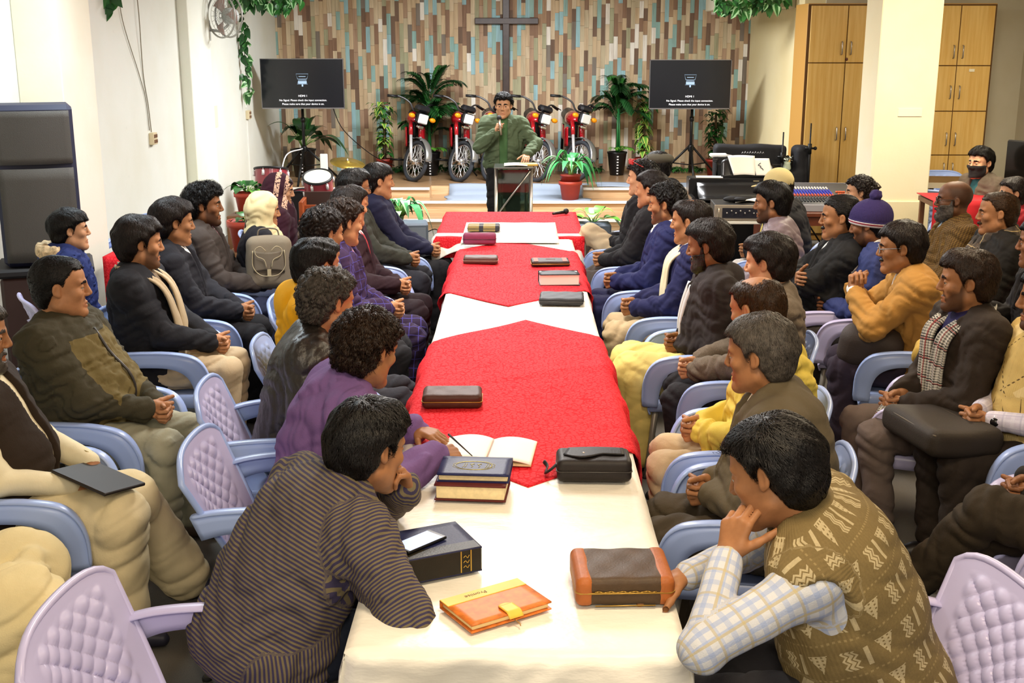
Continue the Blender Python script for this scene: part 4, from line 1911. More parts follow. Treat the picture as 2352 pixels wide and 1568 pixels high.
# left of the table, near to far
P('A1', -.42, 3.18, 1.08, 58, 'man in a grey and olive striped sweater leaning on the near end of the table', group=ROWA, hface=48, hp=14, hr=4, lean=36, hunch=26, tw=-4, w=1.12, g=.03, q=0, skin='b',
  hair=H(th=.019, n=2600, len=.055, wid=.0015, up=.007, top=.012, nape=-.085), hands='x',
  R=dict(w=(.19, .25, .79), d=(-.9, .3, -.05), n=(0, 0, -1), curl=(40, 50, 30), pole=(1, .1, -.3)),
  L=dict(w=(-.02, .50, .90), d=(.25, -.35, .9), n=(.2, -.9, -.2), curl=(45, 60, 30), pole=(-.5, 1, -.8)),
  top=dict(mat=cloth('sweater_stripe', '#6b6048', 'stripe', '#37314a', bump=.2), name='sweater', wr=.008, wf=14, shirt=cloth('shirt_navy', '#23254a'), collarj=True, cr=.013, ch=.002),
  legs=dict(mat=cloth('jeans_dark', '#1c2230')), chair='lav', clabel='pale lavender armchair at the lower left, its quilted back empty behind the striped sweater', cpos=(-.86, 2.72, 92))
P('A2', -.54, 4.14, 1.12, 80, 'man in a purple fleece writing at the table with his right arm stretched out', group=ROWA, hface=42, hp=16, lean=17, hunch=24, tw=-8, w=1.08, g=.02, q=0, skin='b',
  hair=H(c='brown', th=.022, curly=1, n=2400, len=.040, up=.008, wid=.0017), hands='x',
  R=dict(w=(.24, .44, .825), d=(-.55, .85, -.12), n=(-.45, -.1, -1), curl=(42, 48, 30), th=(.5, .75, .4), pole=(1, -.1, -.5)),
  L=dict(w=(-.14, .40, .80), d=(.6, .7, -.1), n=(0, 0, -1), curl=(15, 15, 10)),
  top=dict(mat=cloth('fleece_purple', '#72558a', bump=.3), name='fleece', wr=.010, wf=12, collarj=True, cr=.017, ch=.004, shirt=cloth('shirt_ink', '#20223a')),
  legs=dict(mat=K_DKTR), chair='two', clabel='blue armchair with an empty quilted back behind the man in purple', cface=88, cback=-.10)
P('A3', -.79, 4.82, 1.15, 84, 'man in a black leather jacket with a tan collar behind the purple fleece', group=ROWA, hface=48, hp=10, lean=12, hunch=16, g=.015, w=1.05, q=0, skin='a',
  hair=H(c='grey', th=.016, curly=1, n=2200, len=.034, up=.006), hc_=(0, .27, .68),
  top=dict(mat=cloth('leather_jacket', '#241f1c', 'leather'), name='leather_jacket', wr=.006, wf=15, shirt=cloth('shirt_tan', '#a88654'), open=(.055, .30), lapel=False, cr=.018),
  legs=dict(mat=cloth('trouser_ink', '#25253a')), chair='two', clabel='blue armchair whose quilted back shows behind the leather jacket', cface=84, cback=-.05)
P('A4', -.95, 5.51, 1.18, 84, 'man in a bright yellow hooded top, his hood hanging behind dark hair', group=ROWA, hface=46, hp=8, lean=0, hunch=14, q=1, skin='a',
  hair=H(th=.016, bald=.012, n=1500, flow=(.1, -.5, -.3)),
  top=dict(mat=cloth('hoodie_yellow', '#f0b01c', bump=.2), name='hoodie', hood=1.55, wr=.009, collarj=False, shirt=cloth('tee_black', '#151515')),
  legs=dict(mat=cloth('trouser_slate', '#2c2c33')), clabel='blue armchair of the man in the yellow hood')
P('A5b', -1.05, 6.35, 1.20, 86, 'man with wavy dark hair and a grey jacket half hidden behind the yellow hood', group=ROWA, hface=50, hp=8, lean=0, hunch=12, q=1, skin='b',
  hair=H(c='dark', th=.019, curly=1, n=1700, len=.035), top=dict(mat=cloth('jacket_grey', '#6a6a70', 'tweed', '#8c8c92'), shirt=K_SHIRT, open=(.06, .3)), legs=dict(mat=K_DKTR), clabel='blue armchair of the man in the grey jacket')
P('A5', -1.00, 6.75, 1.20, 88, 'man in a purple checked suit jacket with clasped hands', group=ROWA, hface=54, hp=8, lean=-2, hunch=14, q=1, skin='a',
  hair=H(c='brown', th=.019, curly=1, n=1700, len=.035), hc_=(0, .36, .68),
  top=dict(mat=cloth('suit_purple', '#33203f', 'plaid', '#463e84'), shirt=cloth('shirt_lilac', '#c9b4d8'), open=(.062, .30), tie=mat('tie_pink', '#a03a68', .5)),
  legs=dict(mat=cloth('suit_purple_tr', '#2d1f38', 'plaid', '#4c4494')), clabel='blue armchair of the man in the purple checked suit')
P('A6', -1.08, 7.62, 1.18, 94, 'man in a dark maroon suit and red tie with clasped hands', group=ROWA, hface=52, hp=6, lean=-4, hunch=10, q=1, skin='a',
  hair=H(th=.016, bald=.010, c='dark'), hc_=(0, .37, .68),
  top=dict(mat=cloth('suit_maroon', '#2a181f'), shirt=K_SHIRT, open=(.070, .32), tie=mat('tie_red', '#9c1c2c', .5)),
  legs=dict(mat=cloth('suit_maroon_tr', '#22161b')), clabel='blue armchair of the man in the maroon suit')
P('A7', -1.16, 8.42, 1.20, 88, 'man in glasses and a dark grey green blazer in the left table row', group=ROWA, hface=66, hp=4, lean=-8, hunch=8, q=2, skin='b',
  hair=H(th=.018, top=.006), glasses='#141414', hc_=(0, .41, .68),
  top=dict(mat=cloth('blazer_moss', '#32332c'), shirt=K_SHIRT, open=(.06, .34), cuffs=True), legs=dict(mat=cloth('trouser_moss', '#23232a')), clabel='blue armchair of the man in the grey green blazer',
  extra=watch(1, mat('watch_white', '#d8d8d4', .4), mat('watch_face', '#e8e8e4', .3)))
P('A8', -1.06, 9.05, 1.18, 88, 'man in a navy zip jacket at the far end of the left table row', group=ROWA, hface=72, hp=4, lean=-8, hunch=8, q=2, skin='a',
  hair=H(th=.014, fringe=.012), hc_=(0, .41, .67),
  top=dict(mat=cloth('jacket_navy', '#1b1c36'), name='zip_jacket', wr=.007, shirt=cloth('shirt_sand', '#a89a88'), open=(.045, .40, .016), lapel=False), legs=dict(mat=K_BLKTR), clabel='blue armchair at the far end of the left table row')

# right of the table, near to far
P('R1', .69, 2.98, 1.08, -86, 'man in a patterned knit vest and checked shirt resting his cheek on his hand', group=ROWR, hface=-58, hp=20, hr=-8, lean=24, hunch=28, tw=20, s=1.07, w=1.10, g=.03, q=0, skin='b',
  hair=H(th=.017, n=2800, len=.060, wid=.0014, up=.006, flow=(.5, -.2, -.3), crown=(-.03, -.03, .13)), hands='x',
  L=dict(w=(-.10, .42, .955), d=(.30, -.25, .9), n=(.75, -.6, -.1), curl=(35, 45, 25), pole=(-1, .9, -.75)),
  R=dict(w=(.12, .50, .80), d=(-.3, .9, -.1), n=(-.2, 0, -1), curl=(22, 26, 16), pole=(.8, .2, -.7)),
  top=dict(mat=cloth('vest_fair', '#7a6842', 'fair', '#c4b48e', '#a08c60'), vest=True, name='knit_vest', wr=.007, wf=14, collarj=False, shirt=cloth('shirt_check', '#c3c5cb', 'shirtplaid', '#8fa0c8', '#b8a878'), neck=(.078, .05)),
  legs=dict(mat=K_DKTR), chair='lav', clabel='lavender armchair at the lower right, its quilted back behind the knit vest', cface=-96, cback=-.06)
P('R2', .82, 3.85, 1.18, -78, 'man in an olive brown suit jacket beside the man in the knit vest', group=ROWR, hface=-62, hp=8, lean=8, hunch=18, w=1.18, g=.045, q=0, skin='b',
  hair=H(c='grey', th=.018, n=2400, len=.048, flow=(.2, -.3, -.4)), hc_=(0, .34, .68),
  top=dict(mat=cloth('suit_olive', '#5f5440'), shirt=K_CREAM, open=(.062, .30), wr=.006, wf=11), legs=dict(mat=cloth('suit_olive_tr', '#443b2e')), clabel='blue armchair of the man in the olive brown suit', cback=.13)
P('R3', .99, 4.74, 1.14, -80, 'balding man in a pale yellow long shirt with folded hands', group=ROWR, hface=-46, hp=14, lean=4, hunch=18, q=0, skin='a', g=.02,
  hair=H(c='rust', th=.010, bald=.018, n=1600, len=.03, up=.002), hc_=(0, .36, .68),
  top=dict(mat=cloth('kurta_yellow', '#e2c95a', bump=.2), name='long_shirt', wr=.012, wf=13, collarj=True, cr=.012, tl=.5), legs=dict(mat=K_BEIGE), clabel='blue armchair of the balding man in yellow', cback=.13)
P('R4', 1.21, 5.58, 1.18, -80, 'man in a grey brown tweed blazer over a maroon sweater, hands folded on his knee', group=ROWR, hface=-58, hp=8, lean=-2, hunch=12, q=1, skin='d',
  hair=H(c='dark', th=.018, top=.006, n=1700, flow=(.4, -.3, -.3)), hc_=(-.02, .42, .67),
  top=dict(mat=cloth('tweed_grey', '#4a4038', 'tweed', '#8a7c6a'), shirt=cloth('knit_maroon', '#4a1828'), collar=False, open=(.055, .30), cuffs=True), legs=dict(mat=K_DKTR), clabel='blue armchair of the man in tweed by the table', cback=.12)
P('R5', 1.00, 6.07, 1.18, -86, 'bearded man in a dark hooded jacket over a mustard shirt and pale yellow trousers', group=ROWR, hface=-66, hp=10, lean=0, hunch=12, q=1, skin='c', beard=dict(t=.005),
  hair=H(c='dark', th=.018, n=1700), hc_=(.0, .24, .68), g=.015,
  top=dict(mat=cloth('parka_brown', '#2c2626'), name='hooded_jacket', hood=1.25, shirt=K_PALEY, open=(.045, .42, .030), lapel=False, wr=.008), legs=dict(mat=cloth('shalwar_yellow', '#dcc878'), bag=.03, off=.02), clabel='blue armchair of the man in the dark hooded jacket',
  extra=lambda c: [strip(c, 'reflective_piping', mat('piping_silver', '#cfcfd0', .3), [surfpt(c, s * .052, .05 + .4 * k, .026) for k in (0, .3, .6, 1)], tuple(c['Xs']), .005, .005, ws=2) for s in (-1, 1)])
P('R6', 1.03, 6.95, 1.18, -84, 'man in a navy blazer with a long cream scarf down his front', group=ROWR, hface=-66, hp=6, lean=-4, hunch=12, q=1, skin='b',
  hair=H(th=.013, bald=.014, c='dark'), hc_=(0, .39, .68),
  top=dict(mat=cloth('blazer_navy', '#1f2148'), shirt=K_SHIRT, open=(.075, .36, .02), cuffs=True), legs=dict(mat=K_KHAKI), clabel='blue armchair of the man with the cream scarf', scarf=neck_scarf(cloth('scarf_cream', '#ddd2b0', bump=.2), .40, .40, .055, .042))
P('R7', .98, 7.71, 1.18, -82, 'man in a navy suit with a white patterned neck scarf and white cuffs', group=ROWR, hface=-70, hp=6, lean=-5, hunch=8, q=1, skin='b', beard=dict(t=.002, c='dark'),
  hair=H(th=.018, curly=1), hc_=(0, .37, .69),
  top=dict(mat=cloth('suit_navy', '#20244e'), shirt=K_SHIRT, open=(.065, .36, .01), cuffs=True), legs=dict(mat=K_NAVYTR), clabel='blue armchair of the man in the navy suit', scarf=bundled_scarf(cloth('scarf_white', '#dcd8d0', bump=.25), .030, ()))
P('R8', .95, 8.35, 1.20, -74, 'stout man in a black jacket and grey trousers, right table row', group=ROWR, hface=-64, hp=4, lean=-4, hunch=10, q=1, skin='a', g=.035, w=1.06, fat=.006,
  hair=H(th=.012, c='dark'), hc_=(0, .40, .68), top=dict(mat=cloth('jacket_black', '#19181b'), name='zip_jacket', collarj=True, cr=.018, wr=.007), legs=dict(mat=cloth('trouser_greybrown', '#4a4340')), clabel='blue armchair of the stout man in black')
P('R9', .97, 9.15, 1.19, -70, 'man with red sunglasses pushed up on his curly hair, black coat and khaki trousers', group=ROWR, hface=-72, hp=2, lean=-6, hunch=8, q=2, skin='d',
  hair=H(th=.020, curly=1), hc_=(-.02, .30, .70), feet={1: (.20, .44, .09), -1: (-.02, .62, .42)}, legpole={-1: (-.2, .4, 1)},
  top=dict(mat=cloth('coat_black', '#1a191c'), name='coat', shirt=cloth('tee_black', '#151515'), open=(.05, .3)), legs=dict(mat=K_BEIGE), clabel='blue armchair of the man with red sunglasses on his hair', extra=redshades)
P('R10', 1.17, 9.85, 1.21, -58, 'man in a dark olive flat cap at the far end of the right table row', group=ROWR, hface=-50, hp=4, lean=0, hunch=8, q=2, skin='a', cap=flat_cap,
  hair=H(th=.008), top=dict(mat=cloth('coat_char', '#222226'), name='coat', collarj=True), legs=dict(mat=K_BLKTR), clabel='blue armchair of the man in the flat cap')

# left outer rows
P('B2', -1.97, 4.98, 1.18, 96, 'heavy man in an olive zip jacket and pale grey green trousers', group=BACKL, hface=74, hp=2, lean=-9, hunch=8, w=1.12, g=.06, fat=.009, q=0, skin='a',
  hair=H(th=.009, hl=.012, n=2000, len=.05, up=.002, flow=(0, -.9, -.1), crown=(0, .09, .11)), hc_=(.02, .40, .67), knees=(.15, .15),
  top=dict(mat=cloth('jacket_olive', '#6a5c36', 'yoke', '#3f3a2a'), name='zip_jacket', collarj=True, cr=.019, ch=.012, wr=.008, wf=24, zip=mat('zip_dark', '#3a3634', .4)), legs=dict(mat=cloth('cargo_sage', '#a3a08a'), off=.016, wr=.009), clabel='blue armchair of the heavy man in the olive jacket', shoe='#4a3d34')
P('B1', -1.95, 4.10, 1.18, 84, 'man in a dark brown waistcoat and cream shalwar at the left edge, with a folder', group=BACKL, hface=74, hp=6, lean=-6, hunch=6, g=.04, q=0, skin='b', beard=dict(t=.004, c='grey'),
  hair=H(c='grey', th=.012), hands='x', knees=(.17, .17), feet={-1: (-.30, .60, .09), 1: (.08, .42, .09)},
  R=dict(w=(.10, .30, .66), d=(-.5, .8, -.35), n=(-.2, -.2, -1), curl=(25, 35, 20)), L=dict(w=(-.02, .34, .70), d=(.6, .6, -.5), n=(.2, -.3, -1), curl=(30, 40, 20)),
  top=dict(mat=cloth('waistcoat_brown', '#2c2118'), vest=True, name='waistcoat', shirt=K_CREAM, open=(.045, .50, .012), lapel=False, wr=.006),
  legs=dict(mat=cloth('shalwar_cream', '#dccca4'), bag=.035, off=.02, name='shalwar', kameez=True, wr=.008, wf=12), clabel='blue armchair of the man in the waistcoat', shoe='#2a2a3a',
  extra=watch(-1, mat('watch_strap', '#6a5a3a', .4, metal=.4), mat('watch_gold', '#c8b070', .25, metal=.6)))
P('B0', -1.98, 3.28, 1.18, 68, 'person in cream shalwar at the lower left edge, only the knees in view', group=BACKL, hface=66, lean=-4, q=1, skin='b', hair=H(), knees=(.20, .20), hands='x',
  R=dict(w=(.17, .22, .73), d=(-.2, 1, -.2), n=(0, 0, -1)), L=dict(w=(-.17, .22, .73), d=(.2, 1, -.2), n=(0, 0, -1)),
  top=dict(mat=cloth('kameez_cream', '#e2d3a8'), name='kameez', collarj=True, wr=.008), legs=dict(mat=cloth('shalwar_cream2', '#ddcc9c'), bag=.045, off=.03, kameez=True, name='shalwar', wr=.014, wf=11), clabel='blue armchair cut by the lower left edge of the room view', shoe='#20201e')
P('B3', -1.95, 6.02, 1.20, 88, 'man with long straight hair, black coat and a beige shawl hanging in front', group=BACKL, hface=64, hp=6, lean=-6, hunch=12, w=1.05, g=.02, q=0, skin='a', beard=dict(t=.0015, c='dark'),
  hair=H(c='dark', th=.022, nape=-.125, n=2600, len=.075, up=.004, flow=(.15, -.15, -.8), coverear=False), hc_=(.0, .41, .66),
  top=dict(mat=cloth('coat_jet', '#1d1d22'), name='coat', hood=.95, shirt=cloth('shirt_taupe', '#7d6c58'), open=(.06, .38, .02), lapel=False, wr=.008), legs=dict(mat=K_BEIGE), clabel='blue armchair of the man with the beige shawl', shoe='#5a4a3a',
  scarf=neck_scarf(cloth('shawl_beige', '#bba88a', bump=.25), .44, .52, .065, .045))
P('B4', -2.02, 6.88, 1.18, 84, 'man in a black suit jacket and white shirt with one finger raised over folded hands', group=BACKL, hface=62, hp=6, lean=-6, hunch=10, q=1, skin='b',
  hair=H(c='dark', th=.022, nape=-.10, n=1800, len=.05, flow=(.2, -.5, -.4)), hc_=(.03, .41, .67),
  top=dict(mat=cloth('suit_black', '#1f1f26'), shirt=K_SHIRT, open=(.062, .32)), legs=dict(mat=K_BLKTR), clabel='blue armchair of the man in the black suit')
P('B5', -1.98, 7.42, 1.21, 86, 'young man with spiky curly hair in a brown blazer and red plaid shirt', group=BACKL, hface=80, hp=2, lean=-4, hunch=8, q=1, skin='c', beard=dict(t=.0025),
  hair=H(th=.018, top=.022, curly=1, n=1700, len=.04, up=.012), hc_=(.02, .40, .68),
  top=dict(mat=cloth('blazer_brown', '#3f3733'), shirt=cloth('shirt_redplaid', '#5a2430', 'plaid', '#b8a0a4'), open=(.055, .42), cuffs=True), legs=dict(mat=cloth('jeans_ink', '#20243a')), clabel='blue armchair of the young man in the brown blazer')
P('B6', -1.69, 7.85, 1.12, 80, 'woman with a cream headscarf and long hair in a black top', group=BACKL, hface=74, hp=8, lean=2, hunch=8, q=1, skin='a', fem=True, s=.94,
  hair=H(c='dark', th=.004, long=.42, n=120, len=.08, up=.001), hc_=(.10, .30, .66),
  top=dict(mat=cloth('top_black', '#16151c'), name='top', wr=.006), legs=dict(mat=K_BLKTR), clabel='pale blue armchair of the woman in the cream scarf', scarf=veil(cloth('scarf_cream_silk', '#d6c596', bump=.15, rough=.55), None, False))
SH = cloth('shawl_maroon', '#32101e', bump=.2, rough=.8)
t = NT(SH)
tv_ = t.attr('v')
lace = t.math('LESS_THAN', t.math('ABSOLUTE', t.math('SUBTRACT', tv_, .038)), .020)
ln = t.math('GREATER_THAN', t.noise(70, 3, t.obj()), .44)
t.color(t.mix(t.math('MULTIPLY', lace, ln), lin('#32101e'), lin('#cfa68c')))
P('B7', -1.72, 8.55, 1.17, 76, 'woman in a maroon shawl with peach lace trim over her head', group=BACKL, hface=84, hp=10, lean=2, hunch=8, q=1, skin='d', fem=True, s=.96,
  hair=H(c='dark', th=.006), hc_=(.06, .30, .66), top=dict(mat=cloth('dress_maroon', '#32101e'), name='dress', wr=.006, sl=.72), legs=dict(mat=cloth('dress_skirt', '#8a5a4a')), clabel='blue armchair of the woman in the maroon shawl', scarf=veil(SH, True))
P('C', -2.72, 7.10, 1.10, 66, 'boy in a blue padded jacket with a fur trimmed hood', group=BACKL, hface=66, hp=0, lean=0, hunch=8, s=.86, seat=.60, q=1, skin='d', hair=H(th=.020, fringe=.014, n=1500, flow=(.2, .2, -.5)),
  top=dict(mat=cloth('parka_blue', '#1f2c62'), name='padded_jacket', hood=1.1, wr=.010, wf=30, collarj=True, cr=.03, ch=.02), legs=dict(mat=K_DKTR), clabel='lavender armchair of the boy in the padded jacket', chair='lav', cpos=(-2.48, 6.56, 58), extra=fur_trim(mat('fur', '#c8b08c', .95, var=.4, vs=60)), feet={1: (.1, .36, .09), -1: (-.1, .36, .09)})

# right outer rows
P('S1', 1.74, 8.02, 1.15, -74, 'young man in a shiny grey mauve jacket before the amplifier', group=BACKR, hface=-72, hp=6, lean=4, hunch=14, q=1, skin='c', beard=dict(t=.0015),
  hair=H(th=.015, top=.012), hc_=(.0, .33, .67), top=dict(mat=cloth('jacket_mauve', '#7b6c72', rough=.5), wr=.007, shirt=cloth('tee_grey', '#6a6468'), open=(.05, .40, .03), lapel=False), legs=dict(mat=K_BLKTR), clabel='pale armchair of the young man in the mauve jacket')
P('S2', 1.93, 8.72, 1.17, -60, 'person in a cream mesh cap and black jacket with a yellow sleeve', group=BACKR, hface=-42, hp=10, lean=10, hunch=14, q=2, skin='b', hair=H(th=.006), cap=mesh_cap,
  hc_=(.10, .42, .68), top=dict(mat=cloth('jacket_black2', '#17161a'), name='jacket', collarj=True), legs=dict(mat=cloth('trouser_white', '#d0ccc8')), clabel='blue armchair of the person in the mesh cap',
  extra=lambda c: strip(c, 'yellow_sleeve_band', cloth('band_yellow', '#cdb860'), [c['arm'][-1][0] + c['Fs'] * .07 + c['Up'] * .02, c['arm'][-1][1] * .5 + c['arm'][-1][0] * .5 + c['Fs'] * .075, c['arm'][-1][1] + c['Fs'] * .06 + c['Up'] * .02], tuple(c['Xs']), .045))
P('S3', 1.96, 7.11, 1.18, -84, 'man in a black coat with arms folded across his chest', group=BACKR, hface=-78, hp=4, lean=-4, hunch=10, g=.04, w=1.08, q=1, skin='b', beard=dict(only='mustache', t=.006),
  hair=H(th=.009, hl=.014, flow=(0, -.9, 0), crown=(0, .09, .11)), hands='x',
  R=dict(w=(-.10, .26, .84), d=(-.9, .1, .15), n=(0, -1, -.1), curl=(15, 20, 10), pole=(.9, .2, -.35)), L=dict(w=(.08, .29, .80), d=(.9, .1, 0), n=(0, -1, 0), curl=(15, 20, 10), pole=(-.9, .2, -.35)),
  top=dict(mat=cloth('coat_black2', '#1b1b1c'), name='coat', shirt=K_SHIRT, open=(.05, .42), wr=.008), legs=dict(mat=cloth('trouser_olive', '#38332a')), clabel='lavender blue armchair of the man with folded arms', chair='lav')
P('S4', 2.08, 6.90, 1.17, -76, 'person in a purple bobble hat and denim jacket holding an upright dark book', group=BACKR, hface=-58, hp=12, lean=6, hunch=14, q=1, skin='c', hair=H(th=.006), cap=beanie, beard=dict(t=.003),
  hc_=(.0, .36, .70), top=dict(mat=cloth('denim', '#28305c', 'tweed', '#3c4678'), name='denim_jacket', shirt=cloth('tee_ink', '#1a1c2a'), open=(.05, .40, .02), lapel=True, lw=.03, cuffs=True), legs=dict(mat=cloth('trouser_umber', '#2c2622')), chair='lav', clabel='lavender armchair of the person in the bobble hat',
  extra=lambda c: strip(c, 'fleece_collar', mat('fleece_white', '#d8d0c8', .95, bump=.6, bs=120), [surfpt(c, -.07, .12, .03), c['nb'] - c['Xs'] * .085 + c['Up'] * .015, c['nb'] - c['Fs'] * .09 + c['Up'] * .02, c['nb'] + c['Xs'] * .085 + c['Up'] * .015, surfpt(c, .07, .12, .03)], tuple(c['Up'] + c['Fs'] * .3), .032, .014))
P('S5', 2.04, 6.19, 1.15, -78, 'man in glasses and a tan corduroy jacket with hands clasped before his mouth', group=BACKR, hface=-76, hp=6, lean=14, hunch=14, q=0, skin='b', beard=dict(only='mustache', t=.005),
  hair=H(c='dark', th=.018), glasses='#8a8a90', hands='x',
  R=dict(w=(.045, .40, .93), d=(-.35, -.1, .95), n=(-1, -.2, -.2), curl=(55, 60, 30), th=(.2, .9, .2), pole=(.6, .5, -1)), L=dict(w=(-.035, .40, .93), d=(.35, -.1, .95), n=(1, -.2, -.2), curl=(55, 60, 30), th=(.2, .9, .2), pole=(-.6, .5, -1)),
  top=dict(mat=cloth('corduroy_tan', '#a97c3e'), wr=.008, shirt=K_SHIRT, open=(.062, .32), cuffs=True), legs=dict(mat=cloth('trouser_plum', '#352c38')), clabel='blue armchair of the man in the tan jacket')
P('S6', 2.89, 7.78, 1.20, -84, 'bald bearded man in thick black glasses and a brown checked tweed jacket', group=BACKR, hface=-76, hp=2, lean=-4, hunch=8, g=.02, w=1.05, q=1, skin='e', beard=dict(t=.012, c='grey', hi=-.05),
  hair=dict(none=True, shaved=True, c='dark'), glasses='#101010', hc_=(.0, .34, .67), fat=.004,
  top=dict(mat=cloth('tweed_brown', '#4a351c', 'check', '#7d6232'), shirt=cloth('shirt_paleblue', '#8fa0b0'), open=(.05, .34)), legs=dict(mat=K_DKTR), clabel='armchair of the bald man in brown tweed', chair='red')
P('S7', 4.02, 10.28, 1.20, -112, 'young man in a black face mask and taupe jacket beside the column', group=BACKR, hface=-118, hp=2, lean=6, hunch=10, q=1, skin='f',
  hair=H(th=.016, top=.026, crown=(0, -.02, .12)), hc_=(.0, .34, .67), top=dict(mat=cloth('jacket_taupe', '#5f5346'), shirt=cloth('tee_teal', '#2f6266'), collar=False, open=(.05, .45, .035), wr=.007), legs=dict(mat=K_DKTR), clabel='blue armchair of the man in the black mask', extra=mask_on)
P('S8', 3.60, 8.55, 1.15, -78, 'woman with dark hair and a red top at the right edge', group=BACKR, hface=-82, hp=4, lean=2, q=2, skin='d', fem=True, s=.95, hair=H(c='dark', th=.016, long=.26, n=700, len=.07, up=.002),
  top=dict(mat=cloth('top_red', '#8c1c24'), name='top'), legs=dict(mat=K_BLKTR), clabel='red brown armchair of the woman in red at the right edge', chair='red')
P('S9', 2.93, 7.16, 1.20, -88, 'man with a moustache, black coat and brown plaid scarf', group=BACKR, hface=-76, hp=4, lean=-4, hunch=8, g=.02, w=1.06, q=1, skin='b', beard=dict(only='mustache', t=.008),
  hair=H(c='rust', th=.010, hl=.016, bald=.01, flow=(0, -.9, 0), crown=(0, .09, .11)), hc_=(.0, .36, .68),
  top=dict(mat=cloth('coat_black3', '#1e1c1a'), name='coat', shirt=cloth('tee_black', '#151515'), open=(.06, .3)), legs=dict(mat=K_BLKTR), clabel='armchair of the man with the plaid scarf', chair='red',
  scarf=bundled_scarf(cloth('scarf_plaid', '#54493f', 'scarfplaid', '#2c2826', '#a8936a'), .034, ((-1, .30, .02), (1, .2, .06))))
P('S10', 1.99, 5.12, 1.18, -94, 'young bearded man in a brown blazer with a long checked scarf', group=BACKR, hface=-74, hp=4, lean=0, hunch=8, q=0, skin='b', beard=dict(t=.003), w=1.04,
  hair=H(c='brown', th=.017, top=.012, n=2200, flow=(.3, -.4, -.3)), hc_=(-.02, .36, .66),
  top=dict(mat=cloth('blazer_umber', '#2f261f'), shirt=cloth('tee_indigo', '#23204a'), collar=False, open=(.075, .36, .03), wr=.007), legs=dict(mat=cloth('trouser_mauve', '#655852')), chair='lav', clabel='lavender armchair of the young man with the checked scarf', cface=-66,
  scarf=neck_scarf(cloth('scarf_hound', '#c9c3b6', 'hound', '#1c1c1c', '#8c2a2c'), .46, .40, .062, .045, lap=(1, [(.02, .30, .66), (-.05, .37, .64), (-.10, .42, .61)])))
P('S11', 2.50, 8.60, 1.15, -64, 'woman with wavy dark hair and a claw clip in front of the column', group=BACKR, hface=-80, hp=2, lean=2, q=2, skin='d', fem=True, s=.95, hair=H(c='dark', th=.020, long=.20, curly=1, n=900, len=.06),
  top=dict(mat=cloth('coat_black4', '#17161a'), name='coat', collarj=True, cr=.026), legs=dict(mat=K_BLKTR), clabel='blue armchair of the woman with the claw clip',
  extra=lambda c: hair_clip(c))
P('S12', 2.15, 4.66, 1.20, -96, 'man in a yellow argyle vest and pale shirt at the right edge', group=BACKR, hface=-70, hp=4, lean=2, hunch=8, g=.03, w=1.05, q=0, skin='b', hair=H(), beard=dict(t=.003), hc_=(.0, .35, .70),
  top=dict(mat=cloth('vest_argyle', '#c9ac68', 'argyle', '#d9c086', '#5a4828'), vest=True, name='knit_vest', collarj=False, wr=.006, shirt=cloth('shirt_lavstripe', '#cdc6d6', 'shirtplaid', '#e0dce6', '#b4aec4'), neck=(.07, .12)),
  legs=dict(mat=cloth('trouser_brown', '#2e2620')), clabel='blue armchair at the right edge under the argyle vest', extra=watch(-1, mat('watch_steel', '#c8c8c8', .25, metal=.8), mat('watch_black', '#18181a', .2)))
P('S13', 1.98, 3.72, 1.20, -82, 'person in a dark suit at the lower right edge, legs crossed', group=BACKR, hface=-66, lean=0, q=0, skin='c', hair=H(), hands='clasp', hc_=(.06, .33, .70), feet={1: (.16, .44, .09), -1: (.16, .60, .30)}, legpole={-1: (-.3, .4, 1)},
  top=dict(mat=cloth('suit_dark', '#1e1b18'), shirt=K_SHIRT, open=(.06, .3), cuffs=True), legs=dict(mat=cloth('suit_dark_tr', '#352c20'), off=.018), clabel='pale armchair at the lower right edge under the dark suit', chair='lav')
P('S14', 2.66, 5.92, 1.22, -80, 'person in a dark coat at the right edge looking at a phone', group=BACKR, hface=-60, lean=4, q=1, skin='c', hair=H(), hands='x',
  R=dict(w=(.10, .30, .80), d=(-.2, .8, .3), n=(-.4, 0, 1), curl=(30, 40, 30)), L=dict(w=(-.16, .34, .72), d=(.1, .9, .3), n=(.5, -.2, .9), curl=(35, 45, 30)),
  top=dict(mat=cloth('coat_ink', '#1f1c1c'), name='coat', shirt=K_SHIRT, open=(.05, .2), cuffs=True), legs=dict(mat=K_BLKTR), clabel='red brown armchair at the right edge under the dark coat', chair='red')

# the speaker at the lectern
SPK_ = P('SP', -.13, 11.62, 1.62, 180, 'person in an olive green jacket speaking into a microphone at the lectern', hface=186, hp=4, lean=2, hunch=4, stand=True, s=1.0, w=1.0, g=.02, fat=.004, q=1, skin='d', chair=None,
         hair=H(th=.019, top=.016, curly=1), hands='x',
         R=dict(w=(.085, .255, 1.30), d=(-.30, .45, .85), n=(-.95, -.15, -.1), curl=(75, 80, 45), th=(.5, .5, .6), pole=(.8, -.2, -1)),
         L=dict(w=(-.25, .32, 1.075), d=(.1, .95, -.28), n=(.3, -.1, -1), curl=(15, 20, 10), pole=(-.9, -.4, -.4)),
         top=dict(mat=cloth('jacket_green', '#525f46'), name='zip_jacket', shirt=cloth('tee_green', '#486840'), collar=False, open=(.045, .55, .040), lapel=False, cr=.020, ch=.014, wr=.010, off=.020), legs=dict(mat=K_BLKTR))
# ------------------------------------------------------------------ the long table, its cloths and what lies on it
WOODT = mat('table_wood', '#7a5436', .5, var=.2)
STEEL = mat('steel_grey', '#8c8c8c', .35, metal=.7)


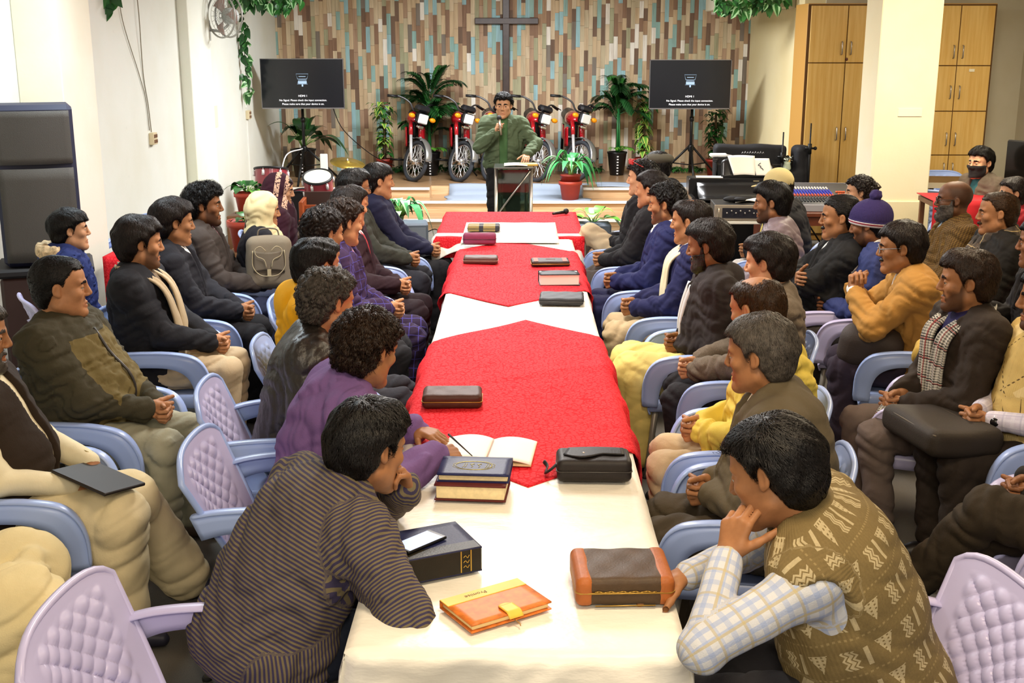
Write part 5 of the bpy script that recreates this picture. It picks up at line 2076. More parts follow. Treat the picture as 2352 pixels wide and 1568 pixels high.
def folding_table(x0, x1, y0, y1, label):
    r = empty('folding_table', ((x0 + x1) / 2, (y0 + y1) / 2, 0), 0, label, 'table', 'tables down the middle of the room')
    hx, hy = (x1 - x0) / 2 - .02, (y1 - y0) / 2 - .01
    b = MB()
    b.box((-hx, -hy, .715), (hx, hy, .744), bev=.006)
    b.build('tabletop', WOODT, r)
    for sx in (-1, 1):
        for sy in (-1, 1):
            b = MB()
            b.tube([(sx * (hx - .08), sy * (hy - .12), .715), (sx * (hx - .05), sy * (hy - .10), 0)], .016, 10)
            b.build('leg', STEEL, r)
    return r


folding_table(-.42, .42, 2.62, 4.72, 'nearest table under the pale cloth with books on it')
folding_table(-.42, .42, 4.74, 6.84, 'second table back in the long row, under the red cloth')
folding_table(-.42, .42, 6.86, 8.95, 'third table back in the long row, under the farther red cloth')
folding_table(-.63, .51, 9.02, 10.44, 'table set crosswise at the far end under a red cloth')

PLC = mat('plastic_cloth', '#efe9da', .38, spec=.45)
t = NT(PLC)
o_ = t.obj()
t.color(t.ramp(t.noise(3, 4, o_), [(.3, lin('#eee8da')), (.7, lin('#f5f1e6'))]))
t.bump(t.noise(9, 5, t.mapped(o_, (.6, 1, 1.6))), .22, .03)
RED = mat('red_brocade', '#d01a26', .8, spec=.12)
t = NT(RED)
o_ = t.obj()
w1 = t.n('ShaderNodeTexVoronoi', i_Scale=48.0, feature='DISTANCE_TO_EDGE')
t.l(o_, w1.inputs['Vector'])
w2 = t.noise(75, 3, o_)
f = t.math('ADD', t.math('MULTIPLY', w1.outputs[0], 2.2), t.math('MULTIPLY', w2, .55))
f2 = t.ramp(f, [(.42, (0, 0, 0, 1)), (.50, (1, 1, 1, 1))])
t.color(t.mix(f2, lin('#cc1823'), lin('#e12f37')))
rr = t.math('MULTIPLY_ADD', f2, -.12, .85)
t.l(rr, t.b.inputs['Roughness'])
t.bump(t.math('ADD', t.math('MULTIPLY', t.noise(5, 3, o_), 3), t.math('MULTIPLY', f2, .1)), .3, .015)


def drape(s, hw, ztop, seed=0.0, amp=.018, y=0.0):
    """signed distance across the table -> point on top or down the side"""
    a = abs(s)
    sg = 1 if s > 0 else -1
    if a <= hw:
        return s, ztop
    d = a - hw
    w = amp * math.sin(7 * y + seed) * min(1, d / .08) + .6 * amp * math.sin(17 * y + 2 * seed) * min(1, d / .08)
    return sg * (hw + .012 + w * .8 + .02 * min(1, d / .2)), ztop - .008 - d


def cloth_long(name, label, y0, y1, hw, drop, ztop, m, ends=(0, 0), cat='tablecloth', seed=0.0):
    b = MB()
    L = y1 - y0 + ends[0] + ends[1]

    def f(u, v):
        s = (2 * u - 1) * (hw + drop)
        q = -ends[0] + L * v
        yy = y0 + min(max(q, 0), y1 - y0)
        x, z = drape(s, hw, ztop, seed, .018, yy * 1.7)
        if q < 0:
            d = -q
            z2 = ztop - d
            y_ = y0 - .012 - .016 * math.sin(9 * x + seed) * min(1, d / .1) - .010 * math.sin(23 * x + 11 * d) * min(1, d / .1) - .007 * math.sin(40 * d + 9 * math.sin(7 * x)) * math.sin(13 * x + 20 * d) * min(1, d / .05)
            if abs(s) > hw:
                x = (hw + .01 + .02 * math.sin(12 * d)) * (1 if s > 0 else -1)
                y_ = y0 + .02 + (abs(s) - hw) * .6
            return (x, y_, min(z, z2) if abs(s) > hw else z2)
        if q > y1 - y0:
            d = q - (y1 - y0)
            return (x, y1 + .012 + .01 * math.sin(11 * x), min(z, ztop - d))
        return (x, yy, z + .0025 * math.sin(9 * yy + 3 * x) * math.sin(5 * x))
    b.grid(f, 80, int(42 * L), 0, .004)
    return tag(b.build(name, m), label, cat)


cloth_long('tablecloth', 'long cream plastic cloth over the joined tables, crinkled at its near end', 2.62, 8.96, .415, .20, .7475, PLC, ends=(.42, 0))


def diamond(label, cx, y0, y1, hw, ztop, seed):
    half = (y1 - y0) / 2
    b = MB()

    def f(u, v):
        p, q = (2 * u - 1), (2 * v - 1)
        x = cx + half * (p - q) / 2
        y = (y0 + y1) / 2 + half * (p + q) / 2
        x = x + .012 * math.sin(8 * y + seed)
        xx, z = drape(x, hw, ztop, 0.0, .018, y * 1.7)
        if abs(x) > hw:
            xx += math.copysign(min(.022, (abs(x) - hw) * .5), x)
        rip = .004 * math.sin(12 * (x * .6 + y * .5) + seed) * (1 if abs(x) < hw - .03 else 0)
        rip += .006 * math.exp(-((y - (y0 + .55 * (y1 - y0)) - .45 * x) / .035) ** 2)
        return (xx, y, z + rip + .002)
    b.grid(f, 70, 70, 0, .003)
    return tag(b.build('tablecloth', RED), label, 'tablecloth')


diamond('nearer red brocade cloth laid cornerwise, pointing at the navy book', .05, 3.73, 6.20, .423, .7525, .5)
diamond('farther red brocade cloth laid cornerwise between the white patches', -.04, 6.55, 8.84, .423, .7525, 1.7)
# cross table cloth and its white runner
b = MB()


def crossf(u, v):
    s = -.285 + (1.14 + .57) * u
    q = -.16 + 1.60 * v
    x = -.63 + min(max(s, 0), 1.14)
    y = 9.02 + max(q, 0)
    z = .752
    if s < 0:
        x = -.645 + .02 * math.sin(9 * y) * min(1, -s / .1) - .02 * (-s)
        z -= -s
    if s > 1.14:
        x = .525 + .02 * math.sin(8 * y + 1) * min(1, (s - 1.14) / .1)
        z -= s - 1.14
    if q < 0:
        y = 9.01 - .01 * math.sin(14 * x)
        z = min(z, .752 + q)
    return (x, y, z)


b.grid(crossf, 60, 50, 0, .004)
tag(b.build('tablecloth', RED), 'red brocade cloth over the crosswise far table by the lectern', 'tablecloth')
b = MB()
b.grid(lambda u, v: (-.42 + .74 * u, 8.72 + 1.02 * v, .762 + .002 * math.sin(20 * u) * math.sin(9 * v)), 24, 24, 0, .004)
tag(b.build('table_runner', PLC), 'white cloth panel laid on the red cloth of the far table', 'tablecloth')
for sx, lab in ((-1, 'white cloth corner hanging at the left front of the far table'), (1, 'white cloth corner hanging at the right front of the far table')):
    b = MB()

    def wf(u, v, sx=sx):
        x = (-.40 - .27 * u) if sx < 0 else (.30 + .24 * u)
        y = 8.97 + .20 * v
        z = .7585
        lim = -.63 if sx < 0 else .50
        over = (lim - x) if sx < 0 else (x - lim)
        if over > 0:
            z -= over * 1.1
        fr = (1 - v)
        z -= max(0, fr - .35) * .30 * (.4 + .6 * u)
        y -= .02 * math.sin(10 * u) * fr
        return (x, y, z)
    b.grid(wf, 18, 18, 0, .004, flip=(sx < 0))
    tag(b.build('table_runner', PLC), lab, 'tablecloth')

# books and zip cases
PAPER = mat('paper', '#f4f0e6', .7)
PGS = mat('page_edges', '#e6d3a4', .7, var=.1, vs=60)
GOLD = mat('gilt', '#c8a24a', .35, metal=.6)
ZIPM = mat('zip_brass', '#b08a3c', .4, metal=.5)


def leather(n, c, r=.5):
    return mat(n, c, r, spec=.25, var=.15, vs=20, bump=.25, bs=160, bd=.003)


def book(name, label, x, y, rz, w, d, h, cover, pages=PAPER, z=.7565, spine=None, cat='book', over=.004, warp=0.0, spine_side='x-'):
    r = empty(name, (x, y, z), math.radians(rz), label, cat)
    b = MB()
    b.grid(lambda u, v: (-w / 2 + w * u, -d / 2 + d * v, h - .003 + warp * (2 * u - 1) ** 2 * v), 10, 8, 0, -.004)
    b.box((-w / 2, -d / 2, 0), (w / 2, d / 2, .004))
    if spine_side == 'x-':
        b.box((-w / 2, -d / 2, 0), (-w / 2 + .005, d / 2, h))
    elif spine_side == 'y-':
        b.box((-w / 2, -d / 2, 0), (w / 2, -d / 2 + .005, h))
    elif spine_side == 'y+':
        b.box((-w / 2, d / 2 - .005, 0), (w / 2, d / 2, h))
    b.build('cover', cover, r)
    b = MB()
    b.box((-w / 2 + .006, -d / 2 + .006, .004), (w / 2 - .006, d / 2 - .006, h - .004), bev=.002)
    b.build('pages', pages, r)
    return r


def zipcase(label, x, y, rz, w, d, h, cover, name='zip_case', z=.7565, zm=None, warp=0.0):
    """padded zip-round cover: rounded shell, zip line round three sides"""
    r = empty(name, (x, y, z), math.radians(rz), label, 'book case')
    f = rbox((0, 0, h / 2), (w / 2, d / 2, h / 2), min(h * .32, .02))
    g = lambda P: f(P) + .0012 * np.sin(60 * P[:, 0]) * np.sin(50 * P[:, 1]) + .002 * np.exp(-((P[:, 2] - h / 2) / .0035) ** 2)
    V, Q = polygonise(g, (-w / 2 - .02, -d / 2 - .02, -.01), (w / 2 + .02, d / 2 + .02, h + .02), .0045)
    link_mesh('cover', np_mesh('cover', V, Q), cover, r)
    b = MB()
    e = .0005
    path = [(-w / 2 - e, d / 2 - .03, h / 2), (-w / 2 - e, -d / 2 + .01, h / 2), (-w / 2 + .01, -d / 2 - e, h / 2), (w / 2 - .01, -d / 2 - e, h / 2), (w / 2 + e, -d / 2 + .01, h / 2), (w / 2 + e, d / 2 - .03, h / 2)]
    b.tube(path, .0022, 6)
    b.build('zip', zm or ZIPM, r)
    return r


BRN = leather('leather_brown', '#4a2c22')
BLK = leather('leather_black', '#1e1a1a')
TAN = leather('leather_tan', '#a5602a')
zipcase('dark brown padded zip case by the left table edge, on the nearer red cloth', -.265, 4.655, 1, .245, .155, .062, BRN)
# two-colour case nearest on the right
r = zipcase('large brown case with tan ends, nearest on the right', .285, 2.955, 2, .262, .215, .078, leather('leather_umber', '#4a3826'))
for sx in (-1, 1):
    f = rbox((sx * .1065, 0, .039), (.026, .1095, .0405), .02)
    V, Q = polygonise(f, (sx * .1065 - .05, -.13, -.02), (sx * .1065 + .05, .13, .1), .0045)
    link_mesh('end_panel', np_mesh('end_panel', V, Q), leather('leather_rust', '#a35c2c'), r)
b = MB()
for i in range(15):
    x0 = -.075 + .15 * i / 14
    b.tube([(x0 - .007, -.1085, .043 + .002 * math.sin(i * 2.1)), (x0 + .007, -.1085, .043 + .002 * math.sin(i * 2.1 + 2))], .0016, 5)
b.tube([(-.08, -.1085, .004), (.08, -.1085, .004)], .0018, 5)
b.build('worn_seam', ZIPM, r)
# black case with flap
r = zipcase('black leather case with a snap flap and loop strap', .265, 3.825, -1, .255, .150, .080, leather('leather_coal', '#241f1e'), zm=mat('zip_dark', '#3a3634', .4))
b = MB()
b.grid(lambda u, v: (-.085 + .19 * u - .02 * v * (1 - u), -.02 + .07 * (1 - v) - .035 * math.sin(PI * min(1, u * 1.6)) * (u < .62) * v, .082 + .003 * math.sin(PI * u)), 14, 6, 0, .003)
b.build('flap', BLK, r)
b = MB()
b.sphere((-.035, -.01, .0865), (.005, .005, .003), 0)
b.build('snap', mat('steel_dot', '#b7aca0', .3, metal=.8), r)
b = MB()
b.tube(cat_path([(-.125, -.02, .05), (-.150, -.03, .03), (-.165, .0, .012), (-.158, .055, .012), (-.17, .085, .02)], 5), .008, 8, 0, flat=(1, .4))
b.build('strap', BLK, r)
# navy book with gilt oval, lying on a thick book
r = book('bible', 'thick cream-edged book beneath the navy book with the gilt oval', -.145, 3.67, -5, .235, .165, .052, leather('cover_wine', '#5a2020'), PGS, spine_side='y+')
r = book('bible', 'navy book with a gilt oval emblem, lying on a thicker book', -.137, 3.705, -4, .238, .175, .026, leather('cover_navy', '#1e2350', .45), PGS, z=.8095, spine_side='y+')
b = MB()
ring = [(-.005 + .062 * math.cos(t), .038 * math.sin(t), .0275) for t in [2 * PI * i / 40 for i in range(40)]]
b.tube(ring, .0012, 5, closed=True)
ring = [(-.005 + (.066 + .006 * abs(math.sin(6 * t))) * math.cos(t), (.041 + .007 * abs(math.sin(5 * t)) * abs(math.cos(t))) * math.sin(t), .0272) for t in [2 * PI * i / 90 for i in range(90)]]
b.tube(ring, .0008, 4, closed=True)
for dx, n_ in ((-.042, 2), (-.012, 0), (.012, 1), (.034, 3)):
    for k in range(max(n_, 1)):
        x0 = dx + k * .0075
        b.tube(cat_path([(x0, -.018, .0275), (x0 + .004, -.006, .0275), (x0 + (-.003 if n_ < 2 else .004), .006, .0275), (x0 + .006, .018, .0275)], 4), .0011, 4)
        if n_ < 2:
            b.tube(cat_path([(x0 - .006, .010, .0275), (x0 + .002, .013, .0275), (x0 + .008, .009, .0275)], 4), .001, 4)
b.build('gilt_emblem', mat('gilt_dull', '#a59a58', .4, metal=.4), r)
# open book
r = empty('open_book', (-.10, 4.055, .7565), math.radians(-6), 'open white book the man in purple writes beside', 'book')
b = MB()
for s in (-1, 1):
    b.grid(lambda u, v: (s * .165 * u, -.125 + .25 * v, .006 + .020 * math.sin(PI * min(1, u * .95 + .03)) ** .8 * (1 - .3 * u)), 16, 8, 0, .004, flip=(s < 0))
b.box((-.165, -.127, 0), (.165, .127, .006), 1)
b.build('pages', [PAPER, PGS], r)
b = MB()
for k in range(5):
    b.tube([(-.004 + .002 * k, -.12, .011 + .001 * k), (-.004 + .002 * k, .12, .011 + .001 * k)], .0006, 4)
b.build('gutter', mat('gutter_pink', '#e0b9a8', .7), r)
# big dark book with phone
r = book('bible', 'big dark blue hardback with a black spine, under the phone', -.255, 3.105, 25, .255, .20, .072, leather('cover_ink', '#20244a', .5), PGS, spine_side='x-')
b = MB()
b.box((-.128, -.1005, -.0005), (.128, -.045, .0735), bev=.004)
b.build('spine', leather('spine_black', '#242019', .45), r)
b = MB()
for x0 in (.062, .092):
    b.box((x0, -.1018, .006), (x0 + .003, -.1004, .070))
for k in range(3):
    b.tube(cat_path([(.07, -.1016, .02 + .015 * k), (.077, -.1016, .025 + .015 * k), (.083, -.1016, .018 + .015 * k), (.088, -.1016, .026 + .015 * k)], 3), .0013, 4)
b.build('gilt_lettering', GOLD, r)
b = MB()
b.box((-.01, .005, .0715), (.085, .085, .0727))
b.build('cover_panel', leather('panel_green', '#3a4438', .5), r)
r = empty('smartphone', (-.275, 3.085, .8315), math.radians(-42), 'smartphone with a lit pale screen, lying on the dark blue book', 'phone')
b = MB()
b.box((-.037, -.075, 0), (.037, .075, .009), bev=.003)
b.build('body', mat('phone_black', '#101012', .25), r)
b = MB()
b.box((-.033, -.066, .0088), (.033, .062, .0094))
b.build('screen', mat('phone_screen', '#aebde0', .12, emit='#b4c4ee', es=.75), r)
# orange notebook
r = book('notebook', 'orange and yellow notebook with a strap clasp', -.055, 2.835, 33, .245, .165, .022, mat('cover_orange', '#d4742a', .5, var=.28, vs=45), mat('note_pages', '#e8cf90', .7), spine_side='y+')
b = MB()
b.box((-.1225, .038, .0215), (.1225, .0825, .0245), bev=.001)
b.build('yellow_band', mat('cover_yellow', '#e8b944', .5, var=.1), r)
b = MB()
b.grid(lambda u, v: (.005 + .042 * u - .021, -.040 - .055 * v, .0265 - .012 * max(0, v - .75) * 4 * 1.0), 8, 10, 0, .003)
b.sphere((.005, -.040, .0256), (.021, .014, .0022), 0)
b.build('clasp', MATS['cover_yellow'], r)
b = MB()
b.tube([(.0, -.088, .010), (.006, -.108, .004), (.002, -.118, .003)], .0016, 5)
b.build('ribbon', mat('ribbon_tan', '#a9814a', .7), r)
text_obj('lettering', 'Promise', .020, mat('ink_brown', '#4a3418', .6), r, (-.025, .060, .0247), (0, 0, PI), .0002)
# along the right edge
zipcase('flat black zip case at the tip of the farther red cloth', .26, 6.66, -3, .255, .215, .040, leather('leather_slate', '#2b2a2e'), zm=mat('zip_dark', '#3a3634', .4))
r = book('bible', 'black-covered book with thick white page edges facing the camera', .262, 7.19, 3, .250, .145, .070, leather('cover_black', '#26262a'), PAPER, spine_side='y+', warp=-.008)
r = zipcase('slim dark case with rust corner bands on the farther red cloth', .225, 7.84, 2, .258, .165, .035, leather('leather_bark', '#30201c'))
b = MB()
for x0 in (-.112, .082):
    b.box((x0, -.07, .0352), (x0 + .03, .07, .0362))
b.build('band', leather('leather_brick', '#8a4a2e'), r)
b = MB()
b.tube(cat_path([(-.03, 0, .0362), (-.01, .006, .0362), (.01, -.004, .0362), (.035, .003, .0362)], 4), .001, 4)
b.build('emblem', leather('leather_brick', '#8a4a2e'), r)
r = zipcase('brown wallet case with a stitched edge, left side of the farther red cloth', -.245, 7.90, -1, .235, .125, .048, leather('leather_cocoa', '#4e3630'), zm=mat('zip_pale', '#9b8878', .5))
zipcase('maroon fabric zip case in front of the tartan one', -.275, 8.63, -2, .245, .105, .080, mat('fabric_maroon', '#7c2f4c', .8, bump=.3, bs=200), z=.767, zm=mat('zip_wine', '#4a1c30', .5))
TART = mat('tartan', '#8f7a4e', .8)
t = NT(TART)
o_ = t.obj()
sx = t.n('ShaderNodeSeparateXYZ')
t.l(o_, sx.inputs[0])
fr_ = t.math('FRACT', t.math('ADD', t.math('DIVIDE', sx.outputs[0], .128), 10.28))
c = t.mix(t.math('LESS_THAN', fr_, .26), lin('#8d7748'), lin('#2c2a34'))
ly = t.math('LESS_THAN', t.math('ABSOLUTE', t.math('SUBTRACT', sx.outputs[1], -.02)), .004)
t.color(t.mix(ly, c, lin('#d8cdb4')))
zipcase('tartan brown and black zip case on the white panel of the far table', -.262, 9.28, 0, .255, .165, .045, TART, z=.768, zm=mat('zip_dark', '#3a3634', .4))
r = empty('microphone', (.39, 10.25, .757), math.radians(-50), 'black microphone lying on the red cloth by the lectern', 'microphone')
b = MB()
b.tube([(0, -.10, .016), (0, .03, .018)], [.011, .015], 10)
b.build('handle', mat('mic_black', '#161616', .4), r)
b = MB()
b.sphere((0, .055, .024), .026)
b.build('grille', mat('mic_grille', '#2c2c2c', .5, metal=.5, bump=.6, bs=400), r)
# ------------------------------------------------------------------ things held and kept on laps
def at(key, v):
    """a point given in a sitter's own frame (right, forward, up) -> world"""
    root, loc = AT[key]
    a = root.rotation_euler[2]
    return (loc.x + v[0] * math.cos(a) - v[1] * math.sin(a), loc.y + v[0] * math.sin(a) + v[1] * math.cos(a), v[2]), a


def soft_box(name, label, cat, pos, rot, size, m, r=.03, wob=.006, part='bag_body', h=.010):
    o = empty(name, pos, 0, label, cat)
    o.rotation_euler = rot
    f = rbox((0, 0, 0), tuple(s / 2 for s in size), r)
    g = lambda P_: f(P_) + wob * np.sin(17 * P_[:, 0] + 9 * P_[:, 2]) * np.sin(15 * P_[:, 1] + 4) - wob * .5
    lo = -np.array(size) / 2 - .04
    V, Q = polygonise(g, lo, -lo, h)
    link_mesh(part, np_mesh(part, V, Q), m, o)
    return o


# grey canvas backpack with a fox-like flap on the woman's lap
pos, a = (-1.61, 7.54, .825), math.radians(72)
r = soft_box('backpack', 'grey canvas backpack with stitched cat ears beside the woman in the cream scarf', 'backpack', pos, (math.radians(-8), 0, a + math.radians(-62)), (.29, .14, .34), mat('canvas_grey', '#7d715f', .85, bump=.35, bs=260), .055)
CV = mat('canvas_dark', '#6c6152', .85, bump=.3, bs=260)
PIP = mat('canvas_piping', '#a89878', .8)
b = MB()
b.grid(lambda u, v: (-.10 + .20 * u, -.082 - .012 * math.sin(PI * u), -.06 + .14 * v + .015 * math.sin(PI * u) * (1 - 2 * v)), 12, 10, 0, .012, flip=False)
fl = b.build('flap', CV, r)
b = MB()
for s in (-1, 1):
    b.tube(cat_path([(s * .015, -.100, .075), (s * .05, -.100, .105), (s * .085, -.097, .085), (s * .075, -.1, .045), (s * .03, -.102, .02), (s * .015, -.102, -.03)], 5), .0028, 5)
b.tube(cat_path([(-.1, -.088, .08), (-.102, -.088, -.02), (-.06, -.098, -.075), (0, -.104, -.085), (.06, -.098, -.075), (.102, -.088, -.02), (.1, -.088, .08)], 5), .003, 5)
b.box((-.012, -.104, -.085), (.012, -.096, -.04))
b.build('stitched_face', PIP, fl)
b = MB()
b.tube(cat_path([(-.07, -.01, .165), (-.05, -.01, .215), (.05, -.01, .215), (.07, -.01, .165)], 5), .010, 8, 0, flat=(1, .5))
b.build('top_handle', CV, r)
for s in (-1, 1):
    b = MB()
    b.tube(cat_path([(s * .08, .07, .15), (s * .13, .10, .13), (s * .15, .08, -.02), (s * .12, .07, -.14)], 5), .014, 8, 0, flat=(1, .4))
    b.build('strap', CV, r)
# phone of that woman
pos, a = at('B6', (-.09, .46, .665))
r = empty('smartphone', pos, a, 'dark smartphone in the hand of the woman in the cream scarf', 'phone')
b = MB()
b.box((-.036, -.07, 0), (.036, .07, .009), 0, None, .003)
b.build('body', mat('phone_black', '#101012', .25), r)
# dark folder of the man in the waistcoat
pos, a = at('B1', (.12, .40, .685))
r = empty('folder', pos, a - .5, 'dark folder under the hand of the man in the waistcoat', 'folder')
r.rotation_euler = (math.radians(-10), math.radians(-8), a - .55)
b = MB()
b.box((-.10, -.13, 0), (.10, .13, .012), 0, None, .003)
b.build('cover', mat('folder_dark', '#241e1a', .5), r)
# dark bag on the argyle man's lap
pos, a = at('S12', (.02, .46, .64))
r = soft_box('laptop_bag', 'dark brown laptop bag lying on the lap of the man in the argyle vest', 'bag', pos, (math.radians(4), math.radians(0), a + .10), (.42, .33, .11), mat('nylon_brown', '#2c241c', .7, bump=.3, bs=200), .04, .008)
b = MB()
b.sphere((.05, .02, .057), (.017, .022, .004), 0, 16, 8)
b.build('oval_badge', mat('badge_pewter', '#a8a294', .35, metal=.6), r)
b = MB()
b.tube(cat_path([(-.19, -.13, .035), (-.2, .12, .035), (-.15, .155, .037), (.15, .155, .037), (.2, .12, .035)], 5), .004, 5)
b.tube([(-.19, -.08, .055), (.19, -.06, .056)], .003, 5)
b.build('zip', mat('zip_olive', '#5a5040', .5), r)
b = MB()
b.tube(cat_path([(-.10, -.16, .03), (-.10, -.20, .06), (.10, -.20, .06), (.10, -.16, .03)], 5), .014, 8, 0, flat=(1, .5))
b.build('handle', MATS['nylon_brown'], r)
# dark bag with triangle mark on the tan jacket man's lap
pos, a = at('S5', (-.12, .30, .655))
r = soft_box('shoulder_bag', 'dark nylon bag with a small triangle mark under the tan jacket', 'bag', pos, (math.radians(-6), math.radians(-6), a + math.radians(80)), (.32, .17, .21), mat('nylon_dark', '#3a302b', .7, bump=.3, bs=200), .07, .010)
b = MB()
b.add([(.065, -.093, .0), (.115, -.093, -.004), (.09, -.093, .04), (.065, -.083, .0), (.115, -.083, -.004), (.09, -.083, .04)], [(0, 1, 2), (5, 4, 3), (0, 3, 4, 1), (1, 4, 5, 2), (2, 5, 3, 0)])
b.build('triangle_mark', mat('mark_tan', '#b09070', .5), r)
# upright book in the bobble hat person's hands
pos, a = at('S4', (.02, .42, .80))
r = empty('bible', pos, a, 'dark book held upright by the person in the bobble hat', 'book')
r.rotation_euler = (math.radians(68), math.radians(10), a + .3)
b = MB()
b.box((-.065, -.10, -.02), (.065, .10, .02), 0, None, .008)
b.build('cover', leather('cover_umber', '#241a18'), r)
# closed notebook on the scarf man's lap, phone of the coat person
pos, a = at('S9', (.05, .46, .665))
r = empty('notebook', pos, a + .5, 'black notebook with a pale edge on the lap of the man with the plaid scarf', 'book')
b = MB()
b.box((-.10, -.13, 0), (.10, .13, .018), 0, None, .003)
b.build('cover', leather('cover_black', '#26262a'), r)
b = MB()
b.box((-.103, -.128, .004), (-.0995, .128, .014))
b.build('pages', PAPER, r)
pos, a = at('S14', (-.16, .46, .80))
r = empty('smartphone', pos, a, 'black smartphone held by the person in the dark coat at the right edge', 'phone')
r.rotation_euler = (math.radians(70), 0, a)
b = MB()
b.box((-.036, -.075, -.005), (.036, .075, .005), 0, None, .003)
b.build('body', mat('phone_black', '#101012', .25), r)
# pen, speaker's microphone
pos, a = at('A2', (.19, .535, .835))
r = empty('pen', pos, a, 'pen in the hand of the man in purple', 'pen')
r.rotation_euler = (math.radians(40), math.radians(20), a)
b = MB()
b.tube([(0, 0, -.06), (0, 0, .075)], [.002, .004], 8)
b.build('barrel', mat('pen_dark', '#2c2c34', .3), r)
pos, a = at('SP', (.035, .315, 1.385))
r = empty('microphone', pos, a, 'handheld microphone at the mouth of the speaker', 'microphone')
r.rotation_euler = (math.radians(38), math.radians(8), a)
b = MB()
b.tube([(0, 0, -.13), (0, 0, .06)], [.011, .014], 12)
b.build('handle', mat('mic_gold', '#8a7a66', .3, metal=.5), r)
b = MB()
b.sphere((0, 0, .085), (.026, .026, .030), 0, 14, 10)
b.build('grille', mat('mic_grille', '#2c2c2c', .5, metal=.5, bump=.6, bs=400), r)
# yellow jacket laid on a chair between the tan jacket and the young man
pos, a = at('S10', (.30, -.03, .62))
r = empty('folded_jacket', pos, a, 'mustard yellow jacket hung between the tan jacket and the checked scarf', 'jacket')
f = U([(rc((0, 0, -.12), (.02, .05, .16), .10, .09), 0), (rc((-.08, .06, -.14), (-.06, .08, .12), .07, .06), .05), (rc((.06, -.04, -.10), (.10, .0, .10), .06, .06), .05)])
g = lambda P_: f(P_) + fold(P_, 30, 3, .014)
V, Q = polygonise(g, (-.25, -.2, -.32), (.28, .25, .32), .010)
link_mesh('jacket_body', np_mesh('jacket_body', V, Q), cloth('jacket_mustard', '#bd9a48'), r)
# ------------------------------------------------------------------ stage and back of the room
BLKM = mat('black_metal', '#151515', .4, metal=.4)
BLKP = mat('black_plastic', '#17171a', .45)
CHR = mat('chrome', '#d8d8dc', .18, metal=1.0)
ALU = mat('brushed_steel', '#cfcac2', .28, metal=.85)


def tv(x, y, z, rz, label, lean):
    r = empty('television', (x, y, z), math.radians(rz), label, 'television')
    W, H = .535, .318
    b = MB()
    b.box((-W, -.02, -H), (W, .035, H), bev=.008)
    b.build('casing', BLKP, r)
    b = MB()
    for lo, hi in (((-W, -.026, -H), (W, -.018, -H + .014)), ((-W, -.026, H - .008), (W, -.018, H)), ((-W, -.026, -H), (-W + .007, -.018, H)), ((W - .007, -.026, -H), (W, -.018, H))):
        b.box(lo, hi)
    b.build('bezel', mat('bezel', '#8a8788', .25, metal=.6), r)
    b = MB()
    b.box((-W + .008, -.0225, -H + .014), (W - .008, -.0195, H - .008))
    sc = b.build('screen', mat('screen_dark', '#16171b', .16, spec=.5, emit='#1d2026', es=.12), r)
    gl = mat('screen_icon', '#8fa6bc', .5, emit='#9db6cc', es=.55)
    b = MB()
    y_ = -.0235
    tr = lambda w0, w1, z0, z1, wd: b.tube([(-w0, y_, z0), (w0, y_, z0), (w1, y_, z1), (-w1, y_, z1)], wd, 4, closed=True)
    tr(.078, .060, .125, .060, .0035)
    b.box((-.045, y_ - .001, .088), (.045, y_, .095))
    tr(.048, .066, .045, -.005, .0035)
    b.box((-.055, y_ - .001, .0), (.055, y_, .034))
    b.box((-.010, y_ - .001, -.035), (.010, y_, -.005))
    b.build('socket_icon', gl, sc)
    tm = mat('screen_text', '#e6e6ea', .5, emit='#e8e8ee', es=.9)
    for s, z0, sz in (('HDMI 1', -.155, .036), ('No Signal. Please check the input connection.', -.210, .0335), ('Please make sure that your device is on.', -.258, .0335)):
        text_obj('lettering', s, sz, tm, sc, (0, -.0238, z0), (PI / 2, 0, 0))
    return r


def tv_stand(x, y, z, label):
    r = empty('tripod_stand', (x, y, z), 0, label, 'stand', 'stands holding the televisions')
    b = MB()
    b.tube([(0, 0, .12), (0, 0, 1.25)], [.022, .018], 12)
    b.tube([(0, 0, .80), (0, 0, .86)], .03, 12)
    b.build('pole', BLKM, r)
    b = MB()
    b.box((-.2, -.07, 1.05), (.2, -.05, 1.35))
    b.box((-.03, -.06, 1.15), (.03, .03, 1.22))
    b.build('bracket', BLKM, r)
    b = MB()
    b.lathe([(.035, .40), (.04, .42), (.04, .47), (.03, .49)], seg=12)
    b.build('collar', BLKM, r)
    for k in range(3):
        a = 2 * PI * k / 3 + .5
        b = MB()
        b.tube([(.03 * math.cos(a), .03 * math.sin(a), .46), (.50 * math.cos(a), .50 * math.sin(a), .012)], .016, 8)
        b.tube([(.02 * math.cos(a), .02 * math.sin(a), .22), (.27 * math.cos(a), .27 * math.sin(a), .235)], .009, 6)
        b.build('leg', BLKM, r)
    return r


tv_stand(-2.83, 15.78, .405, 'black tripod stand under the television at the left wall')
tv_stand(2.34, 15.98, .405, 'black tripod stand under the television by the right corner')
tv(-2.785, 15.62, 1.705, 3, 'television on the left side of the stage showing a no signal notice', 0)
tv(2.275, 15.82, 1.69, 0, 'television on the right side of the stage showing a no signal notice', 0)

# cross on the back wall
DW = mat('cross_wood', '#3a2a26', .35, spec=.5, var=.3, vs=12)
b = MB()
b.box((-.205, 17.27, 1.2), (-.105, 17.345, 3.2), bev=.008)
b.box((-.60, 17.265, 2.478), (.305, 17.345, 2.565), bev=.008)
tag(b.build('cross', DW), 'tall dark wooden cross on the board-papered back wall', 'cross')

